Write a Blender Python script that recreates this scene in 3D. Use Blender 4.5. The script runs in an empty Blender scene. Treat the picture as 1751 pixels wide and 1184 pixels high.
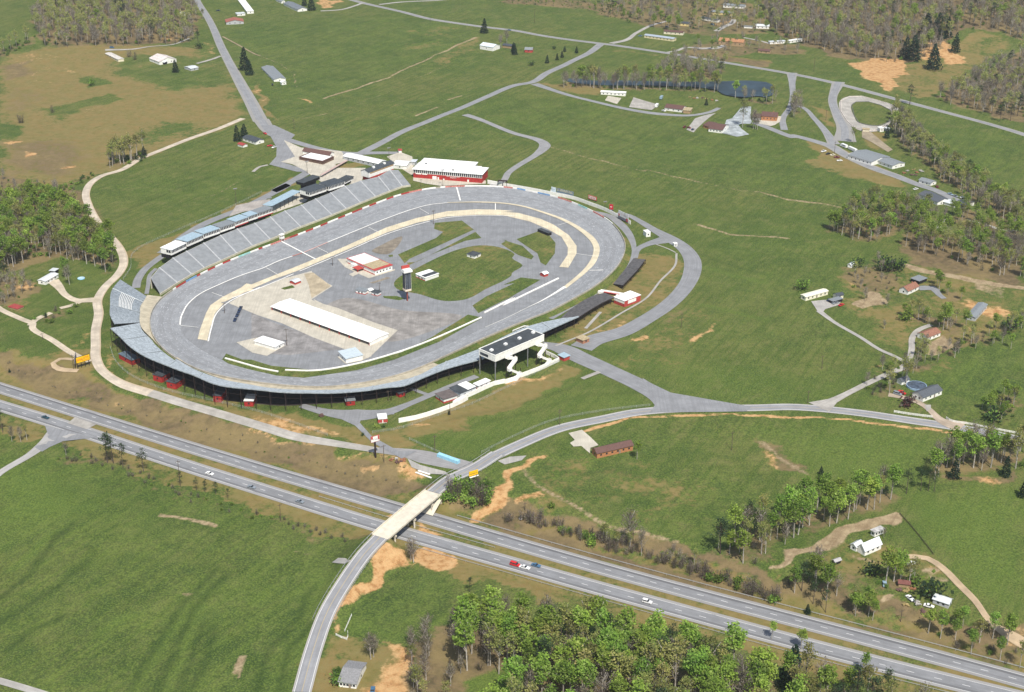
import bpy, math, random
import numpy as np
from mathutils import Vector, Matrix
from mathutils.geometry import delaunay_2d_cdt
random.seed(7)
RNG = np.random.RandomState(5)
C = bpy.context.scene.collection
# ------------------------------------------------------------ camera
FPX, PITCH, CAMH, CX, CY = 2500.0, math.radians(24.7), 400.0, 875.5, 592.0
cam_d = bpy.data.cameras.new('camera'); cam = bpy.data.objects.new('camera', cam_d); C.objects.link(cam)
cam_d.sensor_width = 36; cam_d.lens = FPX/1751*36; cam_d.clip_start = 1; cam_d.clip_end = 30000
cam.location = (0, 0, CAMH); cam.rotation_euler = (math.pi/2-PITCH, 0, 0)
bpy.context.scene.camera = cam
sp, cp = math.sin(PITCH), math.cos(PITCH)
# frames used while measuring the photograph: name -> (x0, y0, scale)
FR = {'P':(0,0,1),'a1':(0,0,3.891),'a2':(430,0,3.891),'a3':(870,0,3.891),'a4':(1300,0,3.8825),'b1':(0,290,3.891),
 'b2':(430,230,3.891),'b3':(860,290,3.891),'b4':(1300,290,3.8825),'c1':(0,560,3.891),'c2':(430,500,3.891),
 'c3':(700,480,3.891),'c4':(1300,560,3.8825),'d1':(0,860,3.653),'d2':(430,800,3.084),'d3':(870,800,3.084),
 'd4':(1300,800,3.084),'e1':(590,400,9.728),'e2':(440,490,7.296),'e3':(800,540,8.338),'e4':(180,460,5.92),
 'e5':(260,600,5.837),'e6':(500,230,5.003),'e7':(990,460,10.76),'e8':(600,640,5.38),'f1':(830,290,6.485),
 'f2':(270,300,6.735),'f3':(1160,130,8.755),'f4':(1400,130,4.735),'f5':(850,930,5.837),'f6':(620,820,9.728),
 'f7':(740,780,4.864),'f8':(1360,440,4.478),'g1':(110,590,19.73),'g2':(770,790,16.9),'g3':(620,730,16.9),
 'g4':(680,450,16.9),'g5':(700,260,11.67),'g6':(930,300,9.216),'g7':(340,380,9.728),'g8':(1030,480,19.74),
 'h1':(1380,220,9.728),'h2':(1420,880,5.92),'h3':(1080,10,5.472),'h4':(1500,620,6.976),'h5':(560,1040,8.222),
 'h6':(950,700,9.728),'h7':(0,430,6.967),'h8':(160,0,5.15)}
def Q(s):
    """'b2 10,20 30,40 a3 5,6' -> photo pixels"""
    fr = FR['P']; out = []
    for t in s.split():
        if t in FR: fr = FR[t]
        else:
            x, y = t.split(','); out.append((fr[0]+float(x)/fr[2], fr[1]+float(y)/fr[2]))
    return np.array(out)
def q1(s): return tuple(Q(s)[0])
def U(px, py, z=0.0):
    px = np.asarray(px, float); py = np.asarray(py, float)
    dx = (px-CX)/FPX; v = -(py-CY)/FPX
    dy = cp+v*sp; dz = -sp+v*cp
    t = (z-CAMH)/dz
    return dx*t, dy*t
def V3(px, py, z=0.0):
    x, y = U(px, py, z); return Vector((float(x), float(y), float(z)))
def sstep(a, b, x):
    t = np.clip((x-a)/(b-a), 0, 1); return t*t*(3-2*t)
def catmull(pts, step=4.0, closed=False):
    P = [np.array(p, float) for p in pts]; n = len(P); out = []
    rng = range(n if closed else n-1)
    for i in rng:
        if closed: p0, p1, p2, p3 = P[i-1], P[i], P[(i+1) % n], P[(i+2) % n]
        else:
            p1, p2 = P[i], P[i+1]
            p0 = P[i-1] if i > 0 else 2*p1-p2
            p3 = P[i+2] if i+2 < n else 2*p2-p1
        L = np.linalg.norm((p2-p1)[:2]); k = max(1, int(L/step))
        # centripetal-ish: scale tangents
        d0 = np.linalg.norm((p1-p0)[:2])+1e-6; d2 = np.linalg.norm((p3-p2)[:2])+1e-6
        m1 = ((p1-p0)/d0 + (p2-p1)/max(L, 1e-6))*0.5*L
        m2 = ((p2-p1)/max(L, 1e-6) + (p3-p2)/d2)*0.5*L
        for j in range(k):
            t = j/k; a = 2*t**3-3*t**2+1; b = t**3-2*t**2+t; c = -2*t**3+3*t**2; d = t**3-t**2
            out.append(a*p1+b*m1+c*p2+d*m2)
    if not closed: out.append(P[-1])
    return np.array(out)
def seg_dist(X, Y, poly, closed=False, with_t=False):
    """distance, signed side and interpolated 3rd column to a polyline"""
    X = np.asarray(X, float); Y = np.asarray(Y, float)
    best = np.full(X.shape, 1e12); side = np.zeros(X.shape); val = np.zeros(X.shape)
    n = len(poly)
    for i in range(n if closed else n-1):
        a = poly[i]; b = poly[(i+1) % n]
        ex, ey = b[0]-a[0], b[1]-a[1]; L2 = ex*ex+ey*ey+1e-9
        t = np.clip(((X-a[0])*ex+(Y-a[1])*ey)/L2, 0, 1)
        qx = a[0]+t*ex-X; qy = a[1]+t*ey-Y; d = qx*qx+qy*qy
        m = d < best
        best = np.where(m, d, best)
        side = np.where(m, ex*(Y-a[1])-ey*(X-a[0]), side)
        if with_t: val = np.where(m, a[2]+t*(b[2]-a[2]), val)
    return (np.sqrt(best), np.sign(side), val)
# ------------------------------------------------------------ terrain
HZ = -6.5
NB_PX = Q('P -60,645 0,664 225,734 c1 1245,797 1750,950 d2 640,180 900,250 d3 0,395 600,570 1000,665 1388,780 d4 700,930 1388,1125 P 1850,1193')
SB_PX = Q('P -60,676 c1 0,530 300,605 700,740 1000,850 1400,975 1750,1080 d2 250,180 640,300 870,370 1100,430 d3 0,500 300,590 650,690 900,750 1100,810 1388,890 d4 270,945 640,1040 1000,1130 1250,1190 P 1800,1209')
def flatline(px, z):
    x, y = U(px[:,0], px[:,1], z); return np.stack([x, y, np.full(len(x), z)], 1)
NBW = flatline(NB_PX, HZ); SBW = flatline(SB_PX, HZ)
def smooth_line(P, it=3):
    P = P.copy()
    for _ in range(it):
        P[1:-1] = .25*P[:-2]+.5*P[1:-1]+.25*P[2:]
    return P
NBW = smooth_line(NBW, 2); SBW = smooth_line(SBW, 2)
# median line: NB shifted towards SB by half the gap
MED = []
for p in NBW:
    d, s, _ = seg_dist(np.array([p[0]]), np.array([p[1]]), SBW)
    k = np.argmin([np.hypot(*(q[:2]-p[:2])) for q in catmull(SBW, 5)])
    q = catmull(SBW, 5)[k]; MED.append((p+q)/2)
MED = np.array(MED)
MED[0] = MED[1]+(MED[1]-MED[2])/np.linalg.norm(MED[1]-MED[2])*400
MED[-1] = MED[-2]+(MED[-2]-MED[-3])/np.linalg.norm(MED[-2]-MED[-3])*600
ROADS_APP = Q('d2 265,1184 330,950 400,760 500,590 600,450 680,365')
ROADS_Z = [-6.3, -6.0, -4.2, -2.2, -0.3, 0.6]
DECK = Q('d2 680,365 960,130')
ROADN_APP = Q('d2 960,130 1050,60 1180,0 P 850,776')
ROADN_Z = [0.6, 0.3, 0.05, 0.0]
def zline(px, zs):
    return np.array([[*map(float, U(p[0], p[1], z)), z] for p, z in zip(px, zs)])
APS = zline(ROADS_APP, ROADS_Z); APN = zline(ROADN_APP, ROADN_Z)
TC = U(660, 480)
def H(X, Y, bare=False):
    X = np.asarray(X, float); Y = np.asarray(Y, float)
    n = 1.5*np.sin(X/61+1.3)*np.cos(Y/83+.4)+1.3*np.sin((X+Y)/97+2)+.9*np.sin((X-1.7*Y)/140)+.35*np.sin(X/19+Y/31)*np.sin(Y/23)
    r = np.hypot(X-TC[0], Y-TC[1])
    m = sstep(250, 420, r)
    hill = 26*np.exp(-(((X-560)/170)**2+((Y-1960)/200)**2)) + 14*np.exp(-(((X+560)/150)**2+((Y-1900)/260)**2))
    hill = hill*sstep(1500, 1750, Y)
    base = n*m+hill*m
    far = sstep(2300, 5000, np.hypot(X, Y)); base = base*(1-far)+far*(40*np.sin(X/900)*np.cos(Y/1100)+30)
    d, s, _ = seg_dist(X, Y, MED)
    S = d*s   # positive = north (left of W->E direction)
    kn = sstep(22, 46, S)
    south = HZ + 0.3*sstep(-22, -30, S) + 0.8*n*sstep(-30, -90, S)
    h = np.where(S > 0, HZ*(1-kn)+base*kn, south)
    h = h - .5*np.exp(-((np.abs(S)-19.5)/2.0)**2)*(np.abs(S) < 30)
    for L in (APS, APN):
        d2, _, v = seg_dist(X, Y, L, with_t=True)
        h = np.maximum(h, np.where((d2 < 60) & (np.abs(S) > 21.5), v-.12-np.maximum(0, d2-6.0)*.55-np.maximum(0, 26-np.abs(S))*1.2, -99))
    return h
def G(px, py, extra=0.0):
    """photo pixels -> points on the terrain"""
    px = np.asarray(px, float); py = np.asarray(py, float)
    z = np.zeros(px.shape)
    for i in range(26):
        x, y = U(px, py, z+extra)
        z = .55*H(x, y)+.45*z
    x, y = U(px, py, z+extra)
    return x, y, z
def GQ(s):
    p = Q(s) if isinstance(s, str) else np.array(s)
    x, y, z = G(p[:,0], p[:,1]); return np.stack([x, y, z], 1)
def G1(px, py):
    x, y, z = G(np.array([px]), np.array([py])); return Vector((x[0], y[0], z[0]))
def hz(x, y): return float(H(np.array([x]), np.array([y]))[0])
# ------------------------------------------------------------ tags
def tag(o, label=None, cat=None, group=None, kind=None):
    if label: o['label'] = label
    if cat: o['category'] = cat
    if group: o['group'] = group
    if kind: o['kind'] = kind
    return o
def empty(name, loc, rz=0.0):
    o = bpy.data.objects.new(name, None); C.objects.link(o); o.location = loc; o.rotation_euler = (0, 0, rz)
    o.empty_display_size = .5
    return o
# ------------------------------------------------------------ materials
def col(c): return (c[0], c[1], c[2], 1)
_m = {}
def mat(name, c, rough=.8, var=.18, scale=.35, metal=0.0, c2=None, rnd=0.0, bump=0.0, spec=.3, streak=None):
    if name in _m: return _m[name]
    m = bpy.data.materials.new(name); m.use_nodes = True; nt = m.node_tree; N = nt.nodes; L = nt.links
    b = N['Principled BSDF']; b.inputs['Roughness'].default_value = rough; b.inputs['Metallic'].default_value = metal
    b.inputs['Specular IOR Level'].default_value = spec
    geo = N.new('ShaderNodeNewGeometry')
    mp = N.new('ShaderNodeMapping'); L.new(geo.outputs['Position'], mp.inputs[0])
    if streak: mp.inputs['Scale'].default_value = streak
    n1 = N.new('ShaderNodeTexNoise'); n1.inputs['Scale'].default_value = scale; n1.inputs['Detail'].default_value = 6
    n1.inputs['Roughness'].default_value = .65
    L.new(mp.outputs[0], n1.inputs['Vector'])
    mr = N.new('ShaderNodeMapRange'); mr.inputs[1].default_value = .37; mr.inputs[2].default_value = .63
    L.new(n1.outputs['Fac'], mr.inputs[0])
    mx = N.new('ShaderNodeMix'); mx.data_type = 'RGBA'
    lo = tuple(v*(1-var) for v in c); hi = tuple(min(1, v*(1+var)) for v in (c2 or c))
    mx.inputs[6].default_value = col(lo); mx.inputs[7].default_value = col(hi)
    L.new(mr.outputs[0], mx.inputs[0]); out = mx.outputs[2]
    if rnd:
        oi = N.new('ShaderNodeObjectInfo'); hs = N.new('ShaderNodeHueSaturation')
        r1 = N.new('ShaderNodeMapRange'); r1.inputs[3].default_value = 1-rnd; r1.inputs[4].default_value = 1+rnd
        r2 = N.new('ShaderNodeMapRange'); r2.inputs[3].default_value = .5-rnd*.05; r2.inputs[4].default_value = .5+rnd*.05
        wn = N.new('ShaderNodeTexWhiteNoise'); wn.noise_dimensions = '1D'
        L.new(oi.outputs['Random'], r1.inputs[0]); L.new(oi.outputs['Random'], wn.inputs['W'])
        L.new(wn.outputs['Value'], r2.inputs[0])
        L.new(r1.outputs[0], hs.inputs['Value']); L.new(r2.outputs[0], hs.inputs['Hue']); L.new(out, hs.inputs['Color'])
        out = hs.outputs[0]
    L.new(out, b.inputs['Base Color'])
    if bump:
        bp = N.new('ShaderNodeBump'); bp.inputs['Strength'].default_value = bump; bp.inputs['Distance'].default_value = .3
        L.new(n1.outputs['Fac'], bp.inputs['Height']); L.new(bp.outputs[0], b.inputs['Normal'])
    _m[name] = m; return m
# ------------------------------------------------------------ mesh builder
class MB:
    def __init__(s): s.v = []; s.f = []; s.mi = []
    def add(s, vs, fs, mi=0):
        o = len(s.v); s.v += [tuple(v) for v in vs]; s.f += [tuple(i+o for i in f) for f in fs]; s.mi += [mi]*len(fs); return s
    def box(s, x0, x1, y0, y1, z0, z1, mi=0, M=None):
        vs = [(x0,y0,z0),(x1,y0,z0),(x1,y1,z0),(x0,y1,z0),(x0,y0,z1),(x1,y0,z1),(x1,y1,z1),(x0,y1,z1)]
        if M is not None: vs = [tuple(M @ Vector(v)) for v in vs]
        return s.add(vs, [(0,3,2,1),(4,5,6,7),(0,1,5,4),(1,2,6,5),(2,3,7,6),(3,0,4,7)], mi)
    def bar(s, a, b, w, h=None, mi=0):
        """square bar from a to b"""
        a = Vector(a); b = Vector(b); h = h or w; d = (b-a)
        if d.length < 1e-6: return s
        z = d.normalized(); up = Vector((0,0,1)) if abs(z.z) < .95 else Vector((1,0,0))
        x = z.cross(up).normalized(); y = x.cross(z).normalized()
        vs = []
        for p in (a, b):
            for i, j in ((-1,-1),(1,-1),(1,1),(-1,1)): vs.append(p+x*(w/2*i)+y*(h/2*j))
        return s.add(vs, [(0,1,2,3),(7,6,5,4),(0,4,5,1),(1,5,6,2),(2,6,7,3),(3,7,4,0)], mi)
    def cyl(s, a, b, r0, r1=None, n=8, mi=0, cap=True):
        a = Vector(a); b = Vector(b); r1 = r0 if r1 is None else r1; z = (b-a).normalized()
        up = Vector((0,0,1)) if abs(z.z) < .95 else Vector((1,0,0)); x = z.cross(up).normalized(); y = x.cross(z)
        vs = []
        for p, r in ((a, r0), (b, r1)):
            for k in range(n):
                t = 2*math.pi*k/n; vs.append(p+x*(r*math.cos(t))+y*(r*math.sin(t)))
        fs = [(k, k+n, (k+1) % n+n, (k+1) % n) for k in range(n)]
        if cap: fs += [tuple(range(n)), tuple(range(2*n-1, n-1, -1))]
        return s.add(vs, fs, mi)
    def prism(s, prof, y0, y1, mi=0, M=None):
        """profile in (x,z), extruded along y"""
        n = len(prof); vs = [(x,y0,z) for x, z in prof]+[(x,y1,z) for x, z in prof]
        if M is not None: vs = [tuple(M @ Vector(v)) for v in vs]
        fs = [tuple(range(n)), tuple(range(2*n-1, n-1, -1))]+[(k, k+n, (k+1) % n+n, (k+1) % n) for k in range(n)]
        return s.add(vs, fs, mi)
    def build(s, name, mats, parent=None, smooth=False):
        me = bpy.data.meshes.new(name); me.from_pydata(s.v, [], s.f)
        if not isinstance(mats, (list, tuple)): mats = [mats]
        for m in mats: me.materials.append(m)
        if len(mats) > 1: me.polygons.foreach_set('material_index', s.mi)
        if smooth: me.polygons.foreach_set('use_smooth', [True]*len(s.f))
        me.update()
        o = bpy.data.objects.new(name, me); C.objects.link(o)
        if parent: o.parent = parent
        return o
def np_mesh(name, V, F, m, uv=None):
    me = bpy.data.meshes.new(name); me.from_pydata([tuple(map(float, v)) for v in V], [], [tuple(int(i) for i in f) for f in F])
    me.materials.append(m)
    if uv is not None:
        l = me.uv_layers.new(name='UVMap')
        idx = np.zeros(len(me.loops), int); me.loops.foreach_get('vertex_index', idx)
        l.data.foreach_set('uv', np.asarray(uv)[idx].astype(float).ravel())
    me.update(); o = bpy.data.objects.new(name, me); C.objects.link(o); return o
ZC = [0]
def ribbon(name, line, width, m, zoff=.12, drape=True, closed=False, nx=3, kind='structure', step=4.0, sm=True):
    """line: px string/array or world Nx3"""
    ZC[0] += 1; zoff += .0017*ZC[0]
    if isinstance(line, str): line = GQ(line)
    P = catmull(line, step, closed) if sm else np.array(line)
    n = len(P); W = np.full(n, float(width)) if np.isscalar(width) else np.interp(np.linspace(0, 1, n), np.linspace(0, 1, len(width)), width)
    T = np.roll(P, -1, 0)-np.roll(P, 1, 0)
    if not closed: T[0] = P[1]-P[0]; T[-1] = P[-1]-P[-2]
    T = T[:, :2]/(np.linalg.norm(T[:, :2], axis=1)[:, None]+1e-9); Nn = np.stack([-T[:,1], T[:,0]], 1)
    s = np.concatenate([[0], np.cumsum(np.linalg.norm(np.diff(P[:, :2], axis=0), axis=1))])
    V = []; UVs = []
    for j in range(nx):
        a = (j/(nx-1)-.5)
        x = P[:,0]+Nn[:,0]*W*a; y = P[:,1]+Nn[:,1]*W*a
        z = (H(x, y) if drape else P[:,2])+zoff
        V.append(np.stack([x, y, z], 1)); UVs.append(np.stack([a*W+50, s], 1))
    V = np.stack(V, 1).reshape(-1, 3); UVs = np.stack(UVs, 1).reshape(-1, 2); F = []
    for i in range(n if closed else n-1):
        k = (i+1) % n
        for j in range(nx-1): F.append((i*nx+j+1, i*nx+j, k*nx+j, k*nx+j+1))
    o = np_mesh(name, V, F, m, UVs)
    if kind: tag(o, kind=kind)
    return o
def patch(name, poly, m, zoff=.15, smooth=False, kind='structure', grid=None, z=None):
    ZC[0] += 1; dz_ = .0017*ZC[0]; zoff += dz_
    if z is not None: z += dz_
    if isinstance(poly, str): poly = GQ(poly)
    P = catmull(poly, 4.0, True) if smooth else np.array(poly)
    n = len(P); vs = [Vector((p[0], p[1])) for p in P]
    c = P.mean(0)
    if grid is None: grid = 9 if np.hypot(c[0]-TC[0], c[1]-TC[1]) > 240 else None
    ed = [(i, (i+1) % n) for i in range(n)]
    if grid:
        # split the border too so that it hugs the terrain
        vs = []
        for i in range(n):
            a, b = P[i], P[(i+1) % n]; k = max(1, int(np.linalg.norm((b-a)[:2])/grid))
            for j in range(k): q = a+(b-a)*j/k; vs.append(Vector((q[0], q[1])))
        ed = [(i, (i+1) % len(vs)) for i in range(len(vs))]
        xs = np.arange(P[:,0].min(), P[:,0].max(), grid); ys = np.arange(P[:,1].min(), P[:,1].max(), grid)
        vs += [Vector((x+.3*((i*7+j*3) % 5), y)) for i, x in enumerate(xs) for j, y in enumerate(ys)]
    r = delaunay_2d_cdt(vs, ed, [], 1, 1e-4)
    X = np.array([v[0] for v in r[0]]); Y = np.array([v[1] for v in r[0]])
    Z = H(X, Y)+zoff if z is None else np.full(len(X), z)
    o = np_mesh(name, np.stack([X, Y, Z], 1), [f for f in r[2]], m, np.stack([X, Y], 1))
    if o.data.polygons and o.data.polygons[0].normal.z < 0: o.data.flip_normals()
    if kind: tag(o, kind=kind)
    return o
SKYS, SUNS, HAZE, EXPO = .09, 4.0, 0.00005, .48
# ------------------------------------------------------------ ground sheet
def axis(lo, hi, step, outs):
    a = list(np.arange(lo, hi+.1, step)); d = outs
    return np.array([lo-x for x in reversed(d)]+a+[hi+x for x in d])
OUTS = [8, 24, 60, 130, 260, 500, 900, 1600, 2800, 5000, 8000]
gx = axis(-770, 770, 2.4, OUTS); gy = axis(450, 2150, 2.4, OUTS)
GX, GY = np.meshgrid(gx, gy); nx_, ny_ = len(gx), len(gy)
XF, YF = GX.ravel(), GY.ravel(); ZF = H(XF, YF)
def wob(X, Y, a=3.2):
    return (X+a*np.sin(Y/9.1+1.1*np.sin(X/13))+.5*a*np.sin(Y/3.7+X/5), Y+a*np.sin(X/8.3+1.7*np.sin(Y/11))+.5*a*np.cos(X/4.1-Y/6))
XW, YW = wob(XF, YF, 3.6)
ATT = {k: np.zeros(len(XF), np.float32) for k in ('dry', 'dirt', 'leaf', 'deep', 'lush', 'tilled', 'rut')}
def inside(X, Y, P):
    c = np.zeros(X.shape, bool); n = len(P)
    for i in range(n):
        x0, y0 = P[i][0], P[i][1]; x1, y1 = P[i-1][0], P[i-1][1]
        if y0 == y1: continue
        m = ((y0 > Y) != (y1 > Y)) & (X < (x1-x0)*(Y-y0)/(y1-y0)+x0); c ^= m
    return c
def area(att, s, val=1.0, soft=12.0, clear=False):
    if att == 'dirt': soft = soft*1.9
    P = GQ(s); r = soft+6
    m = (XF > P[:,0].min()-r) & (XF < P[:,0].max()+r) & (YF > P[:,1].min()-r) & (YF < P[:,1].max()+r)
    ii = np.nonzero(m)[0]
    if not len(ii): return
    X, Y = XW[ii], YW[ii]
    d, _, _ = seg_dist(X, Y, P, closed=True); d = np.where(inside(X, Y, P), d, -d)
    v = np.clip(.5+d/soft, 0, 1)*val
    if clear:
        for k in ('dry', 'dirt', 'leaf', 'tilled'): ATT[k][ii] *= (1-v)
    else: ATT[att][ii] = np.maximum(ATT[att][ii], v)
def trail(att, s, w, val=1.0, soft=4.2):
    L = GQ(s); r = w+8
    m = (XF > L[:,0].min()-r) & (XF < L[:,0].max()+r) & (YF > L[:,1].min()-r) & (YF < L[:,1].max()+r)
    ii = np.nonzero(m)[0]; X, Y = wob(XF[ii], YF[ii], .8)
    d, _, _ = seg_dist(X, Y, L)
    v = np.clip((w/2+soft/2+.4-d)/soft, 0, 1)*val; ATT[att][ii] = np.maximum(ATT[att][ii], v)
# highway corridor verges
d_, s_, _ = seg_dist(XW, YW, MED); S_ = d_*s_
ATT['dry'] = np.maximum(ATT['dry'], (.62*(np.abs(S_) < 30)).astype(np.float32))
ATT['leaf'] = np.maximum(ATT['leaf'], (.8*np.exp(-((S_-33)/6.5)**2)).astype(np.float32))
A = area
A('dry', 'P 0,92 60,86 110,76 330,78 350,95 385,110 410,170 416,203 330,238 250,268 185,296 150,306 100,325 0,300', .8, 30)
A('dry', 'P 0,110 60,90 70,120 150,120 180,150 90,190 0,200', 1.0, 40)
A('leaf', 'P 0,110 55,100 60,130 0,140', .7, 30); A('leaf', 'P 0,240 80,235 150,240 160,280 100,310 0,300', .6, 40)
A('leaf', 'P 0,140 90,150 100,190 0,200', .45, 30)
A('', 'P 190,95 370,98 392,140 300,160 200,128', .7, 20, True); A('', 'P 105,182 190,160 214,168 120,192', .9, 8, True)
A('', 'P 0,213 46,218 32,234 0,240', .8, 8, True); A('', 'P 135,132 180,130 185,145 150,150', .8, 8, True)
A('dirt', 'a1 50,940 120,930 140,945 90,960', .9, 5); A('dirt', 'a1 150,1000 190,1010 240,1020 200,1045', .9, 5)
A('dirt', 'a1 400,1120 540,1100 500,1130', .7, 5); A('dirt', 'a1 60,400 250,340 270,390 60,480', .45, 30); A('dirt', 'a1 340,430 600,490 500,520 380,500', .45, 20)
A('dirt', 'a1 120,420 330,380 420,470 300,560 120,520', .42, 40); A('lush', 'P 200,60 210,50 215,60', .1, 4); A('', 'P 230,225 330,205 370,215 260,250', .55, 25, True); A('', 'P 60,190 110,175 130,190 90,215', .5, 20, True); A('dirt', 'a1 500,740 640,690 950,620 1020,640 700,720 500,790', .35, 14)
A('leaf', 'P 70,0 340,0 335,60 300,76 80,76 55,40', 1, 14); A('dirt', 'h8 320,140 400,110 420,220 500,290 520,370 410,390 380,250', .6, 14); A('dirt', 'h8 600,310 700,300 800,340 640,380', .5, 14)
A('dirt', 'h8 960,290 1060,380 1110,480 1060,500 980,440', .55, 14)
A('leaf', 'P 0,292 100,322 140,322 200,420 205,462 150,440 90,440 0,475', .75, 14)
A('leaf', 'P 0,470 50,470 60,500 30,520 0,530', .8, 12); A('dirt', 'h7 140,400 330,380 340,420 200,440 140,470', .7, 8)
A('dry', 'h7 0,600 380,560 420,780 250,800 60,740', .6, 14); A('dirt', 'h7 1020,980 1100,970 1060,1100 990,1120', .8, 10)
A('dry', 'P 0,598 90,610 120,590 160,600 175,640 260,684 450,742 640,780 720,808 735,835 640,845 430,790 200,712 0,655', .8, 14)
A('leaf', 'P 0,612 60,628 150,665 300,708 420,742 560,787 680,815 735,842 640,850 540,818 400,775 250,728 100,680 0,640', .9, 12)
A('dirt', 'e8 90,860 260,870 250,900 130,920', .8, 6); A('dirt', 'e8 0,700 160,710 330,760 500,800 640,840 760,900 700,940 560,900 400,840 230,790 0,740', .8, 6)
A('dirt', 'c1 760,500 900,560 860,590 770,560', .5, 8); A('dirt', 'c1 560,680 640,660 620,760 560,740', .5, 8)
A('dry', 'P 196,590 208,650 300,690 420,716 560,756 640,775 720,770 700,735 600,728 450,700 300,670 230,630', .8, 12)
A('dirt', 'c1 690,100 740,260 840,340 950,380 900,400 780,340 700,240', .8, 6); A('dirt', 'c2 0,790 200,850 500,930 750,1000 730,1020 400,945 0,825', .7, 5)
A('dirt', 'c2 0,900 300,980 600,1040 850,1080 1000,1120 980,1150 700,1090 300,1000 0,920', .7, 5)
A('dry', 'P 690,712 850,668 960,625 1010,640 870,700 720,756 690,740', .8, 8)
A('dirt', 'e8 480,500 600,470 820,410 840,430 700,480 500,530', .8, 5); A('dirt', 'e3 560,1020 760,930 1000,820 1270,760 1240,810 960,920 700,1040', .7, 6)
A('dry', 'P 930,600 1000,500 1100,430 1150,432 1180,470 1160,500 1100,545 1010,588', .6, 10)
A('dirt', 'b3 620,1080 800,1010 790,1030 650,1100', .7, 4); A('dry', 'P 1040,610 1100,570 1200,520 1220,560 1130,640 1060,640', .45, 20)
A('dirt', 'b3 1250,1120 1390,1040 1380,1070 1270,1150', .9, 6); A('leaf', 'b3 1000,1010 1250,870 1330,900 1180,1010 1050,1060', .45, 14)
A('dirt', 'b3 890,1090 950,1095 950,1120 900,1120', .8, 3)
A('leaf', 'P 1290,-30 1760,-30 1760,60 1690,52 1650,50 1600,98 1530,110 1430,98 1330,60', 1, 14)
A('leaf', 'P 1600,168 1690,118 1760,80 1760,215 1690,198', .9, 14)
A('dirt', 'a4 600,420 760,390 900,390 990,455 900,510 880,600 820,580 690,500', 1.3, 7); A('dirt', 'a4 1050,410 1110,280 1170,270 1150,370 1090,410', 1, 8)
A('dirt', 'a4 1200,270 1250,270 1240,330 1360,380 1330,430 1210,420 1190,380', 1, 8); A('dirt', 'a4 870,605 940,640 900,648', .9, 6)
A('dry', 'a4 560,390 1000,420 1450,200 1720,260 1500,420 1250,560 1080,660 900,600 750,500', .6, 14); A('dry', 'a4 1020,650 1180,560 1440,470 1300,560 1150,640', .9, 10)
A('dirt', 'a4 150,150 230,170 500,360 480,390', .4, 10)
A('dry', 'a4 240,690 400,700 520,830 520,880 440,830 330,700', .7, 8); A('dry', 'a4 640,880 800,860 860,1000 760,1000', .8, 8)
A('leaf', 'P 1540,385 1620,400 1751,440 1751,500 1700,480 1550,452', .9, 12); A('dry', 'P 1430,470 1500,445 1600,450 1751,490 1751,545 1690,590 1600,640 1560,615 1440,535', .5, 14)
A('tilled', 'b4 1380,770 1480,750 1640,800 1580,860 1400,800', .55, 4); A('dirt', 'f8 1310,330 1480,360 1690,440 1660,470 1560,460 1490,470 1340,360', .9, 7)
A('tilled', 'f8 440,350 570,280 640,290 690,360 540,415', .85, 3); A('tilled', 'f8 1070,620 1160,580 1250,690 1080,745 1030,720', .85, 4)
A('dirt', 'f8 1330,500 1460,560 1400,600 1330,560', .5, 10); A('dirt', 'f8 400,220 460,210 440,240', .8, 4); A('dirt', 'f8 550,840 760,820 620,890 480,896', .5, 8)
A('leaf', 'P 1420,455 1500,440 1560,460 1500,480 1450,480', .5, 12)
A('leaf', 'P 690,1095 760,1075 900,1100 1100,1120 1300,1160 1420,1190 1420,1400 690,1400', .85, 14); A('', 'P 790,1160 900,1155 930,1200 780,1210', 1, 10, True)
A('dirt', 'P 640,1088 690,1110 712,1130 708,1200 640,1200 660,1140', .9, 8); A('dry', 'P 555,1082 620,1100 700,1108 700,1200 505,1200 545,1110', .8, 10)
A('dirt', 'd2 715,398 640,470 560,600 470,710 430,790 400,870 480,800 570,720 640,640 700,570 760,545 830,530 850,470 860,445 780,420', 1.1, 4)
A('dirt', 'd2 880,415 890,480 960,530 1040,510 1050,470 960,420', 1.1, 4); A('dirt', 'd2 640,245 720,250 740,270 690,265', .9, 3); A('dirt', 'd2 830,295 930,300 1060,360 1030,365 900,330', .9, 3)
A('dirt', 'f7 880,0 760,20 740,60 640,130 610,250 480,370 350,450 300,520 320,565 400,570 470,490 560,390 640,300 690,180 760,80 820,30', 1.1, 4)
A('dirt', 'f7 620,420 780,320 900,290 920,320 800,400 660,450', .85, 5); A('dirt', 'f7 1080,330 1280,280 1500,230 1300,310 1100,370', .4, 6)
A('leaf', 'f7 470,480 540,400 640,440 760,500 800,590 420,590', .9, 8); A('leaf', 'P 830,880 1000,930 1200,985 1345,1030 1345,1050 1180,1008 980,950 840,905', .9, 10)
A('dry', 'P 900,790 1080,775 1240,830 1130,880 960,890 880,860', .4, 25); A('dirt', 'P 1285,768 1340,790 1345,802 1300,785', .8, 5)
A('leaf', 'P 1280,745 1340,775 1390,800 1400,812 1340,800 1290,770', .6, 6)
trail('dirt', 'P 985,744 1070,716 1200,709 1300,711 1450,718 1600,735 1645,744', 2.2, .85, 3)
A('tilled', 'd4 15,500 60,480 150,430 350,350 520,280 700,250 770,300 765,325 640,315 560,345 430,400 300,440 120,490 40,508', .9, 4)
A('tilled', 'd4 500,700 640,700 660,665 740,670 730,720 520,730', .9, 4); A('dirt', 'd4 860,545 930,535 920,550', .9, 4); A('leaf', 'd4 430,560 600,560 640,620 430,700 380,640', .55, 12)
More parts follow.
